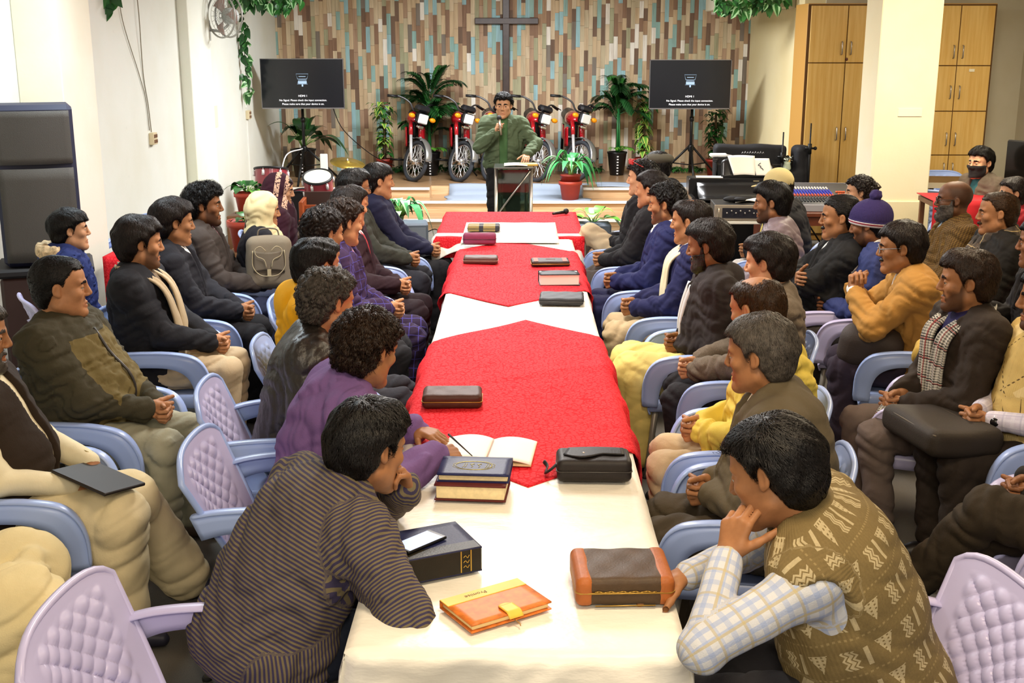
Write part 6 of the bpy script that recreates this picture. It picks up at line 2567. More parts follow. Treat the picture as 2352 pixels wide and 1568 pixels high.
# lectern: steel frame and dark glass top
r = empty('lectern', (-.03, 11.18, 0), 0, 'steel-framed lectern in front of the speaker', 'lectern')
for sx in (-1, 1):
    for dx in (0, -.045):
        b = MB()
        b.tube([(sx * (.165 + dx), .0 + (.10 if dx else 0), .02), (sx * (.165 + dx), .0 + (.10 if dx else 0), 1.08)], .017, 12)
        b.build('post', ALU, r)
b = MB()
b.box((-.185, -.16, 1.075), (.185, .20, 1.09), bev=.004)
b.build('reading_top', mat('glass_dark', '#59605a', .08, spec=.6), r)
b = MB()
b.box((-.15, .0, .60), (.15, .008, 1.05))
b.build('glass_panel', mat('smoked_glass', '#3a4a3c', .05, trans=.75, alpha=None), r)
b = MB()
b.tube([(-.16, -.012, .62), (.155, -.012, 1.04)], .009, 8)
b.tube([(-.16, -.012, .62), (.16, -.012, .22)], .009, 8)
b.tube([(-.16, -.012, .46), (.16, -.012, .46)], .008, 8)
b.build('brace', ALU, r)
b = MB()
b.box((-.24, -.15, 0), (.24, .2, .02), bev=.005)
b.build('base', ALU, r)
b = MB()
b.grid(lambda u, v: (-.10 + .22 * u, -.08 + .22 * v, .012 + .006 * math.sin(PI * u)), 8, 4, 0, .008)
tag(b.build('book', mat('paper', '#f4f0e6')), 'open pages on the lectern top', 'book').location = (-.02, 11.14, 1.092)
b = MB()
b.box((0, 0, 0), (.20, .16, .018), bev=.003)
o = b.build('notebook', mat('cover_mustard', '#c8a04a', .6))
o.location = (.0, 11.10, 1.0915)
o.rotation_euler = (0, 0, .1)
tag(o, 'mustard notebook half under the pages on the lectern', 'book')

# motorcycles
RD = mat('bike_red', '#a30f1c', .22, spec=.5, coat=.6)
TYR = mat('tyre', '#2f3238', .75)
GRY = mat('fender_grey', '#8f8f8c', .3, metal=.7)
AMB = mat('amber', '#e08a10', .2, emit='#d88410', es=.25)
LNS = mat('headlight_glass', '#e8ecef', .08, spec=.7, metal=.3)


def wheel(b, c, M, R_=.285):
    T = lambda p: M @ (Vector(p) + Vector(c))
    ring = lambda rad, n=40: [T((0, rad * math.cos(2 * PI * i / n), rad * math.sin(2 * PI * i / n))) for i in range(n)]
    b.tube(ring(R_ - .027), .029, 10, 0, closed=True)
    b.tube(ring(R_ - .062), .012, 8, 1, closed=True)
    b.tube([T((-.05, 0, 0)), T((.05, 0, 0))], .052, 16, 1)
    b.tube([T((-.085, 0, 0)), T((.085, 0, 0))], .012, 8, 1)
    for i in range(28):
        a = 2 * PI * i / 28
        s = .035 if i % 2 else -.035
        a2 = a + (.45 if i % 4 < 2 else -.45)
        b.tube([T((s, .045 * math.cos(a2), .045 * math.sin(a2))), T((0, (R_ - .065) * math.cos(a), (R_ - .065) * math.sin(a)))], .0028, 4, 2, caps=False)


SPK = mat('spoke', '#e2e2e2', .3, metal=.6)


def make_bike():
    r = empty('motorcycle', (0, 0, 0))
    I = Matrix.Identity(4)
    ax = Vector((0, -.454, .891)).normalized()
    piv = Vector((0, .545, .33))
    ST = Matrix.Translation(piv) @ Matrix.Rotation(math.radians(36), 4, ax) @ Matrix.Translation(-piv)
    b = MB()
    wheel(b, (0, .60, .285), ST)
    b.build('front_wheel', [TYR, CHR, SPK], r)
    b = MB()
    wheel(b, (0, -.58, .285), I)
    b.build('rear_wheel', [TYR, CHR, SPK], r)

    def arc(b, R0, a0, a1, w, m=0, cy=.60, M=ST):
        b.grid(lambda u, v: M @ Vector((w * (2 * v - 1), cy + (R0 - .014 * (2 * v - 1) ** 2) * math.cos(a0 + (a1 - a0) * u), .285 + (R0 - .014 * (2 * v - 1) ** 2) * math.sin(a0 + (a1 - a0) * u))), 16, 6, m, .004)
    b = MB()
    arc(b, .325, .15, 2.4, .052)
    b.build('front_fender', GRY, r)
    b = MB()
    arc(b, .325, .7, 3.3, .06, 0, -.58, I)
    b.build('rear_fender', GRY, r)
    for s in (-1, 1):
        b = MB()
        p0, p1 = Vector((s * .078, .60, .285)), Vector((s * .078, .60, .285)) + ax * .36
        b.tube([ST @ p0, ST @ p1], .021, 10, 0)
        b.tube([ST @ p1, ST @ (p1 + ax * .20)], .028, 10, 1)
        b.build('fork_leg', [mat('fork_white', '#dcdcde', .25, metal=.5), RD], r)
    b = MB()
    for k in (.32, .54):
        c_ = Vector((0, .60, .285)) + ax * k
        b.tube([ST @ (c_ + Vector((-.09, 0, 0))), ST @ (c_ + Vector((.09, 0, 0)))], .018, 8)
    b.build('fork_clamp', BLKM, r)
    b = MB()
    hl = ST @ Matrix.Translation((0, .475, .85))
    b.box((-.088, -.05, -.075), (.088, .045, .075), 0, hl, .03)
    b.build('headlight_shell', BLKP, r)
    b = MB()
    b.box((-.076, .03, -.064), (.076, .058, .064), 0, hl, .012)
    b.build('headlight', LNS, r)
    b = MB()
    b.box((-.05, -.02, -.135), (.05, .05, -.09), 0, hl, .015)
    b.build('horn', CHR, r)
    b = MB()
    b.box((-.105, -.10, .085), (.105, .03, .175), 0, hl, .03)
    b.build('meter_cowl', mat('cowl_black', '#1a1b20', .3), r)
    for s in (-1, 1):
        b = MB()
        b.tube([hl @ Vector((s * .07, -.03, .02)), hl @ Vector((s * .135, -.01, .015))], .010, 6, 1)
        b.sphere((0, 0, 0), (.048, .034, .032), 0, 12, 8, (hl @ Matrix.Translation((s * .165, 0, .015))).to_3x3())
        k = 12 * 9
        off = hl @ Vector((s * .168, 0.01, .015))
        b.v[-k:] = [tuple(Vector(v) + off) for v in b.v[-k:]]
        b.build('turn_signal', [AMB, BLKP], r)
    b = MB()
    pts = cat_path([(-.40, .17, 1.03), (-.26, .22, 1.06), (-.14, .30, 1.02), (-.06, .33, .93), (.06, .33, .93), (.14, .30, 1.02), (.26, .22, 1.06), (.40, .17, 1.03)], 5)
    b.tube([ST @ p for p in pts], .0125, 8, 0)
    b.build('handlebar', mat('bar_dark', '#5a5a5e', .35, metal=.7), r)
    for s in (-1, 1):
        b = MB()
        b.tube([ST @ Vector((s * .42, .165, 1.028)), ST @ Vector((s * .29, .208, 1.055))], .019, 10, 0)
        b.build('grip', BLKP, r)
        b = MB()
        b.tube([ST @ Vector((s * .27, .235, 1.055)), ST @ Vector((s * .33, .27, 1.045)), ST @ Vector((s * .42, .24, 1.03))], .007, 6, 0)
        b.build('lever', BLKM, r)
    f = U([(ell((0, .08, .80), (.115, .25, .105)), 0), (ell((0, -.08, .79), (.09, .12, .08)), .08)])
    V, Q = polygonise(f, (-.2, -.3, .6), (.2, .4, 1.0), .014)
    link_mesh('fuel_tank', np_mesh('fuel_tank', V, Q), RD, r)
    f = U([(rc((0, -.15, .80), (0, -.68, .82), .075, .07), 0), (rc((.05, -.2, .79), (.05, -.6, .80), .06, .06), .05), (rc((-.05, -.2, .79), (-.05, -.6, .80), .06, .06), .05)])
    V, Q = polygonise(f, (-.2, -.85, .65), (.2, .0, .95), .016)
    link_mesh('saddle', np_mesh('saddle', V, Q), BLKP, r)
    for s in (-1, 1):
        b = MB()
        b.grid(lambda u, v: (s * (.10 + .03 * math.sin(PI * u)), .36 - .30 * u, .46 + .26 * v - .05 * u), 8, 6, 0, .015 * s)
        b.build('leg_shield', RD, r)
        b = MB()
        b.grid(lambda u, v: (s * .118, -.10 - .22 * u, .50 + .2 * v), 6, 6, 0, .012 * s)
        b.build('side_panel', RD, r)
    b = MB()
    b.box((-.09, -.12, .24), (.09, .20, .46), 0, None, .03)
    b.tube([(0, .15, .38), (0, .36, .40)], .065, 12, 0)
    for k in range(5):
        b.tube([(0, .18 + .035 * k, .385), (0, .19 + .035 * k, .387)], .08, 12, 0)
    b.build('engine', mat('engine_grey', '#6d6d6e', .4, metal=.7), r)
    b = MB()
    b.tube(cat_path([(.0, .34, .36), (.08, .34, .24), (.13, .1, .18), (.15, -.2, .2), (.16, -.75, .28)], 5), [.018] * 12 + [.036] * 9, 8)
    b.build('exhaust', CHR, r)
    b = MB()
    b.tube([(0, .36, .78), (0, .22, .45), (0, -.15, .25)], .022, 8)
    b.tube([(0, .33, .74), (0, -.3, .72), (0, -.7, .74)], .020, 8)
    for s in (-1, 1):
        b.tube([(s * .09, -.58, .285), (s * .06, -.1, .30)], .018, 8)
        b.tube([(s * .10, -.52, .32), (s * .10, -.40, .68)], .02, 8)
    b.build('frame', BLKM, r)
    b = MB()
    b.tube([(-.16, -.04, .22), (-.36, -.04, .23)], .014, 8)
    b.tube([(.16, -.04, .22), (.36, -.04, .23)], .014, 8)
    b.tube([(-.05, -.1, .24), (-.24, -.02, .0)], .011, 6)
    b.build('foot_pegs', BLKM, r)
    return r


BK = make_bike()
for i, (x, y, lab) in enumerate(((-1.42, 16.02, 'red motorcycle parked leftmost on the stage, beside the climbing plant'), (-.80, 15.98, 'red motorcycle second from the left, in front of the bushy palm'),
                                 (-.36, 16.0, 'red motorcycle half hidden at the left shoulder of the speaker'), (.24, 15.98, 'red motorcycle at the right shoulder of the speaker, its front wheel in view'),
                                 (.78, 16.05, 'red motorcycle parked rightmost, behind the striped leafy plant'))):
    o = BK if i == 0 else copy_tree(BK)
    a = PI + .06
    o.rotation_euler = (math.radians(-2), math.radians(0), a)
    o.location = (x + .0, y + .60, .405)
    tag(o, lab, 'motorcycle', 'motorcycles parked on the stage')

# ---------------------------------------------------------------- plants
def leafmat(n, c, r=.4, var=.25):
    return mat(n, c, r, spec=.45, var=var, vs=9)


GR_D = leafmat('leaf_dark', '#1f4a22')
GR_M = leafmat('leaf_mid', '#2f6b2c')
GR_L = leafmat('leaf_light', '#5f9a36')
GR_V = leafmat('leaf_vivid', '#45995a')
GR_P = leafmat('leaf_pale', '#a3cf98')
GR_Y = leafmat('leaf_yellow', '#b8c860')
SOIL = mat('soil', '#3a2c20', .95)


def leaf(b, p, d, up, L, W, droop=.4, m=(0, 0), n=7, tip=1.0, fold_=.15):
    """one blade: centre strip m[0], edge strips m[1]"""
    p, d, up = Vector(p), Vector(d).normalized(), Vector(up)
    side = d.cross(up)
    if side.length < 1e-4:
        side = d.cross(Vector((1, .2, 0)))
    side.normalize()
    nrm = side.cross(d).normalized()
    vs, fs, ms = [], [], []
    for i in range(n + 1):
        t = i / n
        c = p + d * (L * t * (1 - .25 * droop * t)) + nrm * (L * .08 * math.sin(PI * t)) - Vector((0, 0, 1)) * (L * droop * t * t)
        w = W * math.sin(PI * min(1, (t * .92 + .08)) ** .8) ** .9 if t < 1 else 0
        for k, s in enumerate((-1, -.45, .45, 1)):
            vs.append(c + side * (w * s) + nrm * (abs(s) * fold_ * w))
    for i in range(n):
        for k in range(3):
            a = i * 4 + k
            fs.append((a, a + 1, a + 5, a + 4))
            ms.append(m[0] if k == 1 else m[1])
    k0 = len(b.v)
    b.v += [tuple(v) for v in vs]
    for f_, m_ in zip(fs, ms):
        b.f.append(tuple(i + k0 for i in f_))
        b.m.append(m_)
        b.sm.append(True)


def frond(b, p, d, L, droop, nl, lw, m=0, ll=.5, rng=random):
    p, d = Vector(p), Vector(d).normalized()
    pts = []
    for i in range(13):
        t = i / 12
        pts.append(p + d * (L * t) - Vector((0, 0, 1)) * (L * droop * t ** 2.2))
    b.tube(pts, [.006 * (1 - .7 * i / 12) + .001 for i in range(13)], 5, m)
    for k in range(nl):
        t = .18 + .82 * k / nl
        i = min(int(t * 12), 11)
        f = t * 12 - i
        c = pts[i].lerp(pts[i + 1], f)
        tg = (pts[i + 1] - pts[i]).normalized()
        side = tg.cross(Vector((0, 0, 1))).normalized()
        l = L * ll * (.35 + math.sin(PI * min(1, t * .95)) * .65) * rng.uniform(.85, 1.1)
        for s in (-1, 1):
            leaf(b, c, side * s * .85 + tg * .75 + Vector((0, 0, .12)), (0, 0, 1), l, lw, .35, (m, m), 4)


def pot(r, prof, m, name='pot', ribs=0):
    b = MB()
    b.lathe(prof, seg=28)
    b.build(name, m, r)
    b = MB()
    zt = prof[-1][1] if prof[-1][1] > prof[-2][1] else max(p[1] for p in prof)
    b.lathe([(.0, zt - .035), (max(p[0] for p in prof) * .86, zt - .03)], seg=20)
    b.build('soil', SOIL, r)


POT_B = mat('pot_black', '#141416', .3)
POT_T = mat('pot_terracotta', '#b0402e', .5, var=.08)
POT_R = mat('pot_red', '#8e2f24', .5, var=.1)


def black_pot_slots(r, R0, R1, H):
    pot(r, [(R0 * .9, 0), (R0, .01), (R1, H), (R1 * 1.06, H + .01), (R1 * 1.06, H + .03), (R1 * .9, H + .03), (R1 * .86, H - .02)], POT_B)
    for k in range(7):
        b = MB()
        z = H * (.10 + .80 * k / 6)
        rad = R0 + (R1 - R0) * z / H + .001
        b.box((-.012, -rad - .003, z - .008), (.012, -rad + .004, z + .008))
        b.build('slot', mat('slot_white', '#dcdcdc', .5), r)


def palm(x, y, z, H, nf, label, spread, seed, bushy=False, lw=.019):
    rng = random.Random(seed)
    r = empty('potted_palm', (x, y, z), 0, label, 'plant')
    black_pot_slots(r, .10, .135, .30)
    b = MB()
    for k in range(5):
        a = rng.uniform(0, 6.28)
        b.tube([(.03 * math.cos(a), .03 * math.sin(a), .27), (.02 * math.cos(a + .5), .02 * math.sin(a + .5), H * .62)], [.016, .010], 7)
    b.build('stem', leafmat('stem_green', '#1f6a34'), r)
    b = MB()
    for k in range(nf):
        a = 2 * PI * k / nf * 2.4 + rng.uniform(-.3, .3)
        hz = H * rng.uniform(.36 if bushy else .52, .78)
        el = rng.uniform(.35, 1.35)
        L = spread * rng.uniform(.75, 1.1)
        frond(b, (.02 * math.cos(a), .02 * math.sin(a), hz), (math.cos(a) * math.cos(el), math.sin(a) * math.cos(el) * .7, math.sin(el)), L, rng.uniform(.35, .85) * (1.2 - el * .5), 19, lw, rng.choice((0, 0, 1)), .46, rng)
    for k in range(4):
        a = rng.uniform(0, 6.28)
        frond(b, (0, 0, .30), (math.cos(a) * .6, math.sin(a) * .5, .6), .30, .5, 9, .012, 2, .45, rng)
    o = b.build('fronds', [GR_D, GR_M, GR_L], r)
    return r


palm(-1.22, 16.75, .40, 1.50, 36, 'bushy palm in a black pot between the two left motorcycles', .60, 3, True)
palm(1.42, 16.8, .40, 1.50, 26, 'palm with bare green stems in a black pot on the right of the stage', .54, 8)


def climber(x, y, z, H, label, seed, m, potm, w=.17, rpot=.12):
    rng = random.Random(seed)
    r = empty('climbing_plant', (x, y, z), 0, label, 'plant')
    pot(r, [(rpot * .72, 0), (rpot * .95, .20), (rpot, .20), (rpot, .235), (rpot * .9, .235), (rpot * .88, .2)], potm)
    b = MB()
    b.tube([(0, 0, .18), (.01, 0, H * .55), (0, .01, H * .95)], [.025, .022, .015], 8)
    b.build('pole', mat('moss_pole', '#4a3a26', .9), r)
    b = MB()
    for k in range(int(125 * H)):
        t = rng.uniform(.12, 1.0)
        a = rng.uniform(0, 6.28)
        wv = w * (.6 + .5 * math.sin(2.6 * t * H + seed) + .25 * t)
        el = rng.uniform(-.2, .8)
        L = rng.uniform(.10, .17)
        rr = rng.uniform(.02, max(wv - .05, .03))
        leaf(b, (rr * math.cos(a), rr * math.sin(a) * .8, .18 + t * (H - .2)), (math.cos(a), math.sin(a), el), (0, 0, 1), L, L * .27, rng.uniform(.3, .8), rng.choice(m), 5)
    b.build('leaves', [GR_D, GR_M, GR_L, GR_Y], r)
    return r


climber(-1.87, 16.75, .40, 1.02, 'climbing plant with yellow-edged leaves in a red pot, left end of the motorcycles', 4, [(1, 1), (1, 3), (2, 3)], POT_R, .22)
climber(1.80, 16.95, .40, 1.06, 'variegated climbing plant in a red pot beside the right palm', 9, [(1, 3), (2, 3), (1, 2)], POT_R, .22)
climber(2.78, 16.7, .40, .92, 'dark green climbing plant behind the right television stand', 12, [(0, 0), (0, 1)], POT_R, .14)


def broadleaf(x, y, z, label, seed, n, L, W, mats, H=.3, pot_=None, el=(.2, 1.2), droop=(.3, .9), name='potted_plant', sx=1.0):
    rng = random.Random(seed)
    r = empty(name, (x, y, z), 0, label, 'plant')
    if pot_:
        pot_(r)
    b = MB()
    b2 = MB()
    for k in range(n):
        a = 2 * PI * k / n * 1.62 + rng.uniform(-.3, .3)
        e = rng.uniform(*el)
        l = L * rng.uniform(.75, 1.15)
        st = Vector((.02 * math.cos(a), .02 * math.sin(a), H))
        up = Vector((math.cos(a) * math.cos(e) * sx, math.sin(a) * math.cos(e) * .8, math.sin(e)))
        p1 = st + up * l * .42
        b2.tube([st, st + up * l * .22 + Vector((0, 0, .02)), p1], [.008, .006, .004], 5)
        leaf(b, p1, (up.x, up.y, up.z * .5), (0, 0, 1), l, W * rng.uniform(.8, 1.15), rng.uniform(*droop), rng.choice(mats), 8)
    b2.build('stems', leafmat('stem_pale', '#6f9a48'), r)
    b.build('leaves', [GR_D, GR_M, GR_L, GR_V, GR_P, GR_Y], r)
    return r


def terr(r, s=1.0, m=POT_T):
    pot(r, [(.105 * s, 0), (.135 * s, .19 * s), (.15 * s, .19 * s), (.152 * s, .235 * s), (.135 * s, .235 * s), (.13 * s, .2 * s)], m)


def terr2(r):
    terr(r)
    b = MB()
    b.lathe([(.118, .19), (.128, .30), (.135, .30), (.135, .32), (.12, .32)], seg=24)
    b.build('inner_pot', POT_R, r)


r = broadleaf(.685, 15.08, .272, 'large plant with striped drooping leaves in a terracotta pot on the steps', 5, 26, .38, .052, [(3, 3), (3, 4), (1, 3)], .36, terr2, (.25, 1.35), (.5, 1.25))
b = MB()
b.tube([(0, 0, .28), (.01, 0, .48)], [.035, .028], 8)
b.build('trunk', leafmat('stem_pale', '#6f9a48'), r)


def planter(r):
    b = MB()
    b.box((-.20, -.14, 0), (.20, .14, .25), 0, None, .02)
    b.build('pot', mat('planter_grey', '#4e5864', .5), r)


broadleaf(-1.30, 13.2, .0, 'plant with white-striped drooping leaves beside the man in navy', 15, 26, .34, .062, [(3, 4), (4, 3), (3, 3), (4, 4)], .33, lambda r: terr(r, 1.1), (.3, 1.3), (.7, 1.4))
r = empty('monitor_speaker', (-1.16, 12.72, 0), math.radians(6), 'grey wedge loudspeaker on the floor below the striped plant', 'speaker')
b = MB()
b.box((-.19, -.16, 0), (.19, .16, .33), 0, None, .02)
b.build('cabinet', mat('wedge_grey', '#5a6470', .5), r)
b = MB()
b.box((-.165, -.168, .03), (.165, -.158, .29), 0)
b.build('grille', mat('grille_grey', '#77818c', .7, bump=.5, bs=500), r)
b = MB()
b.tube(cat_path([(-.98, 12.7, .22), (-.86, 12.6, .26), (-.72, 12.3, .14), (-.62, 11.9, .02), (-.60, 11.0, .012)], 6), .006, 6)
tag(b.build('cable', BLKP), 'thin black cable running from the grey wedge speaker to the red table', 'cable')
broadleaf(.86, 13.2, 0, 'low plant with pale green leaves in a grey trough right of the red table', 25, 9, .24, .085, [(2, 2), (4, 2), (2, 5)], .26, planter, (.3, 1.2), (.2, .7), sx=1.5)
broadleaf(-2.98, 16.55, .40, 'dark leafy plant in a black pot below the left television', 31, 16, .48, .10, [(0, 0), (0, 1)], .42, lambda r: black_pot_slots(r, .13, .17, .36), (.3, 1.3), (.3, .8))
b_ = broadleaf(-2.98, 13.0, .38, 'leafy plant in a red pot near the left wall, upper of the pair', 41, 13, .19, .075, [(1, 1), (1, 2), (0, 1)], .24, lambda r: terr(r, 1.0, POT_T), (.1, 1.1), (.3, .9))
b = MB()
b.box((-.2, -.2, 0), (.2, .2, .378), 0, None, .01)
o = b.build('wooden_box', WOODT)
o.location = (-2.98, 13.0, 0)
tag(o, 'wooden box under the red-potted plant by the left wall', 'box')
broadleaf(-2.80, 12.1, .12, 'small plant in a red pot behind the maroon shawl', 47, 7, .13, .05, [(1, 1), (0, 1)], .30, lambda r: terr(r, 1.35, POT_T), (.3, 1.1), (.3, .9))
b = MB()
b.box((-.2, -.18, 0), (.2, .18, .118), 0, None, .01)
o = b.build('wooden_box', WOODT)
o.location = (-2.80, 12.1, 0)
tag(o, 'low wooden block under the small red pot behind the women', 'box')
# fern strip along the wall base
rng = random.Random(5)
for x0, x1, lab in ((-1.75, -.6, 'artificial ferns along the wall base behind the left motorcycles'), (.95, 1.25, 'artificial ferns beside the right palm pot at the wall base'), (2.0, 2.7, 'artificial ferns at the wall base under the right television')):
    b = MB()
    for k in range(int(60 * (x1 - x0)) + 8):
        p = (rng.uniform(x0, x1), 17.2 + rng.uniform(-.08, .06), .41)
        a = rng.uniform(0, 6.28)
        frond(b, p, (math.cos(a) * .6, -.4 + math.sin(a) * .3, .7), rng.uniform(.12, .22), .6, 6, .012, rng.choice((0, 1)), .5, rng)
    tag(b.build('fern', [GR_D, GR_M]), lab, 'fern', kind='stuff')


def ivy(path, label, n, seed, sz=.09, spread=.06):
    rng = random.Random(seed)
    P = cat_path(path, 8)
    r = MB()
    r.tube(P, .004, 5, 0)
    for k in range(n):
        i = rng.randrange(len(P))
        p = P[i] + Vector((rng.uniform(-spread, spread), rng.uniform(-spread, spread), rng.uniform(-spread, spread)))
        a = rng.uniform(0, 6.28)
        L = sz * rng.uniform(.7, 1.25)
        leaf(r, p, (math.cos(a) * .8, -.5, math.sin(a) - .5), (0, -1, .3), L, L * .38, .5, rng.choice(((1, 1), (2, 2), (1, 2), (2, 3))), 5)
    return tag(r.build('ivy_garland', [mat('vine_stem', '#3c4a2a', .8), GR_D, GR_M, GR_P]), label, 'garland')


ivy([(-3.50 + .15, 14.6, 2.83), (-3.1, 14.6, 2.76), (-2.85, 14.7, 2.70), (-2.62, 14.8, 2.82)], 'thick ivy garland across the upper left corner of the stage', 260, 2, .085, .11)
ivy([(-3.38, 14.9, 2.75), (-3.36, 14.95, 2.35), (-3.38, 15.0, 1.95), (-3.35, 15.0, 1.55)], 'strand of ivy hanging down the left wall behind the fan', 48, 5, .10, .05)
ivy([(2.38, 14.55, 2.66), (2.62, 14.5, 2.64), (2.85, 14.5, 2.68), (3.2, 14.5, 2.76)], 'ivy garland along the ceiling edge at the right of the stage', 170, 8, .10, .08)
ivy([(-3.42, 10.25, 2.75), (-3.41, 10.22, 2.60), (-3.40, 10.25, 2.48)], 'sprig of ivy hanging on the left wall by the wires', 10, 11, .13, .05)

# ---------------------------------------------------------------- left wall fittings
r = empty('wall_fan', (-3.45, 13.6, 2.42), 0, 'grey wall fan fixed to the left wall above the ivy', 'fan')
FG = mat('fan_grey', '#a8a8a4', .4, metal=.3)
Mf = Matrix.Translation((.29, -.42, .08)) @ Matrix.Rotation(math.radians(-38), 4, 'Z') @ Matrix.Rotation(PI / 2, 4, 'X')
b = MB()
for rad in (.23, .225):
    b.tube([Mf @ Vector((rad * math.cos(t), rad * math.sin(t), (rad - .2275) * 20)) for t in [2 * PI * i / 40 for i in range(40)]], .010, 6, closed=True)
for k in range(5):
    b.tube([Mf @ Vector((.05 * (k + .5) * math.cos(t), .05 * (k + .5) * math.sin(t), .05)) for t in [2 * PI * i / 30 for i in range(30)]], .002, 4, closed=True)
for k in range(24):
    a = 2 * PI * k / 24
    b.tube([Mf @ Vector((.02 * math.cos(a), .02 * math.sin(a), .06)), Mf @ Vector((.23 * math.cos(a), .23 * math.sin(a), .0))], .002, 4)
b.build('cage', FG, r)
for k in range(3):
    a = 2 * PI * k / 3
    b = MB()
    b.grid(lambda u, v: Mf @ Vector(((.04 + .16 * u) * math.cos(a + (.5 * v - .25) * (1 + u)), (.04 + .16 * u) * math.sin(a + (.5 * v - .25) * (1 + u)), .03 * (v - .5))), 8, 5, 0, .003)
    b.build('blade', mat('fan_blade', '#b69a94', .5), r)
b = MB()
b.lathe([(.07, -.14), (.085, -.10), (.085, -.02), (.05, .01)], M=Mf, seg=20)
b.build('motor', mat('fan_motor', '#b9bdbc', .4), r)
b = MB()
b.tube([(0, -.10, -.06), (.16, -.12, -.08), (.26, -.20, -.02), (.33, -.31, .07)], .016, 8)
b.box((0, -.16, -.18), (.03, -.04, .04), 0)
b.build('bracket', FG, r)


def switchbox(y, z, label):
    r = empty('switch_box', (-3.45, y, z), 0, label, 'switch')
    b = MB()
    b.box((0, -.06, -.055), (.045, .06, .055), 0, None, .004)
    b.build('box', mat('switch_cream', '#d8c8a4', .5), r)
    for k in range(4):
        b = MB()
        yy, zz = -.028 + .056 * (k % 2), -.024 + .048 * (k // 2)
        b.box((.044, yy - .018, zz - .016), (.052, yy + .018, zz + .016), 0, None, .003)
        b.build('switch', mat('switch_brown', '#7b5a42', .5), r)
    return r


switchbox(11.2, 1.34, 'brown switch box on the left wall at the end of two wires')
switchbox(15.25, 1.33, 'small switch box on the left wall below the ivy strand')
WIRE = mat('wire_grey', '#8c8470', .6)
b = MB()
b.tube(cat_path([(-3.44, 10.55, 2.75), (-3.435, 10.6, 2.4), (-3.44, 10.95, 1.95), (-3.44, 11.1, 1.7), (-3.44, 11.14, 1.42)], 6), .004, 5)
b.tube(cat_path([(-3.44, 11.05, 2.75), (-3.42, 11.02, 2.45), (-3.44, 11.08, 1.95), (-3.44, 11.16, 1.65), (-3.44, 11.2, 1.4)], 6), .005, 5)
tag(b.build('wire', WIRE), 'pair of thin wires running down the left wall to the switch box', 'wire')
b = MB()
b.box((-3.449, 15.21, 1.42), (-3.435, 15.235, 1.9))
b.box((-3.449, 15.21, .45), (-3.435, 15.235, 1.27))
tag(b.build('cable_duct', mat('duct_white', '#f0f0ea', .5)), 'white cable duct on the left wall above and below the small switch box', 'duct')
b = MB()
b.box((-3.449, 13.55, 1.28), (-3.444, 13.75, 1.52))
tag(b.build('wall_notice', mat('notice_pale', '#f2efc8', .7)), 'pale yellow paper notice on the left wall', 'notice')

# loudspeaker, its base, red cloth table and spare chair at the left wall
r = empty('loudspeaker', (-3.01, 7.40, .86), math.radians(21), 'tall black loudspeaker standing at the left wall', 'speaker')
b = MB()
b.box((-.235, -.20, 0), (.235, .20, .985), 0, None, .03)
b.build('cabinet', mat('speaker_blue_black', '#22243a', .6), r)
GRL = mat('speaker_grille', '#4b4742', .7, bump=.7, bs=260, bd=.004)
b = MB()
b.grid(lambda u, v: (-.215 + .43 * u, -.205 - .03 * math.sin(PI * u), .63 + .32 * v), 12, 8, 0, .01, flip=True)
b.build('grille', GRL, r)
b = MB()
b.grid(lambda u, v: (-.215 + .43 * u, -.205 - .03 * math.sin(PI * u), .03 + .575 * v + .03 * (v > .97) * 0), 12, 8, 0, .01, flip=True)
b.build('grille', GRL, r)
b = MB()
b.box((.15, -.226, .05), (.19, -.212, .08))
b.build('badge', mat('badge', '#c0b8a8', .4), r)
r = empty('sub_cabinet', (-3.01, 7.40, 0), math.radians(21), 'dark cabinet with a red top cloth under the tall loudspeaker', 'cabinet')
b = MB()
b.box((-.27, -.23, 0), (.27, .23, .80), 0, None, .02)
b.build('body', mat('cabinet_brown', '#3a2622', .5), r)
b = MB()
b.box((-.285, -.245, .80), (.285, .245, .855), 0, None, .015)
b.build('top_ledge', mat('ledge_black', '#1c1a1c', .6), r)
b = MB()
b.grid(lambda u, v: (-2.95 + .6 * u, 8.25 - .012 * math.sin(9 * u) if v < .4 else 8.25 + .75 * (v - .4) / .6, .40 + .335 * min(1, v / .4) + 0 * u), 18, 20, 0, .004)
tag(b.build('red_cloth', RED), 'red cloth draped over a small table behind the boy in blue', 'cloth')
r = empty('side_table', (-2.65, 8.64, 0), 0, 'small table under the red cloth behind the boy', 'table')
b = MB()
b.box((-.29, -.37, .70), (.29, .35, .728))
b.build('tabletop', WOODT, r)
for sx in (-1, 1):
    for sy in (-1, 1):
        b = MB()
        b.box((sx * .25 - .02, sy * .3 - .02, 0), (sx * .25 + .02, sy * .3 + .02, .70))
        b.build('leg', WOODT, r)
chair(-2.98, 9.45, 190, 'spare blue plastic armchair against the left wall behind the red cloth')

# ---------------------------------------------------------------- drums, cymbal, keyboard at left
DR = mat('drum_red', '#8e2a36', .3, coat=.5)
DHEAD = mat('drum_head', '#c9c8b4', .5)


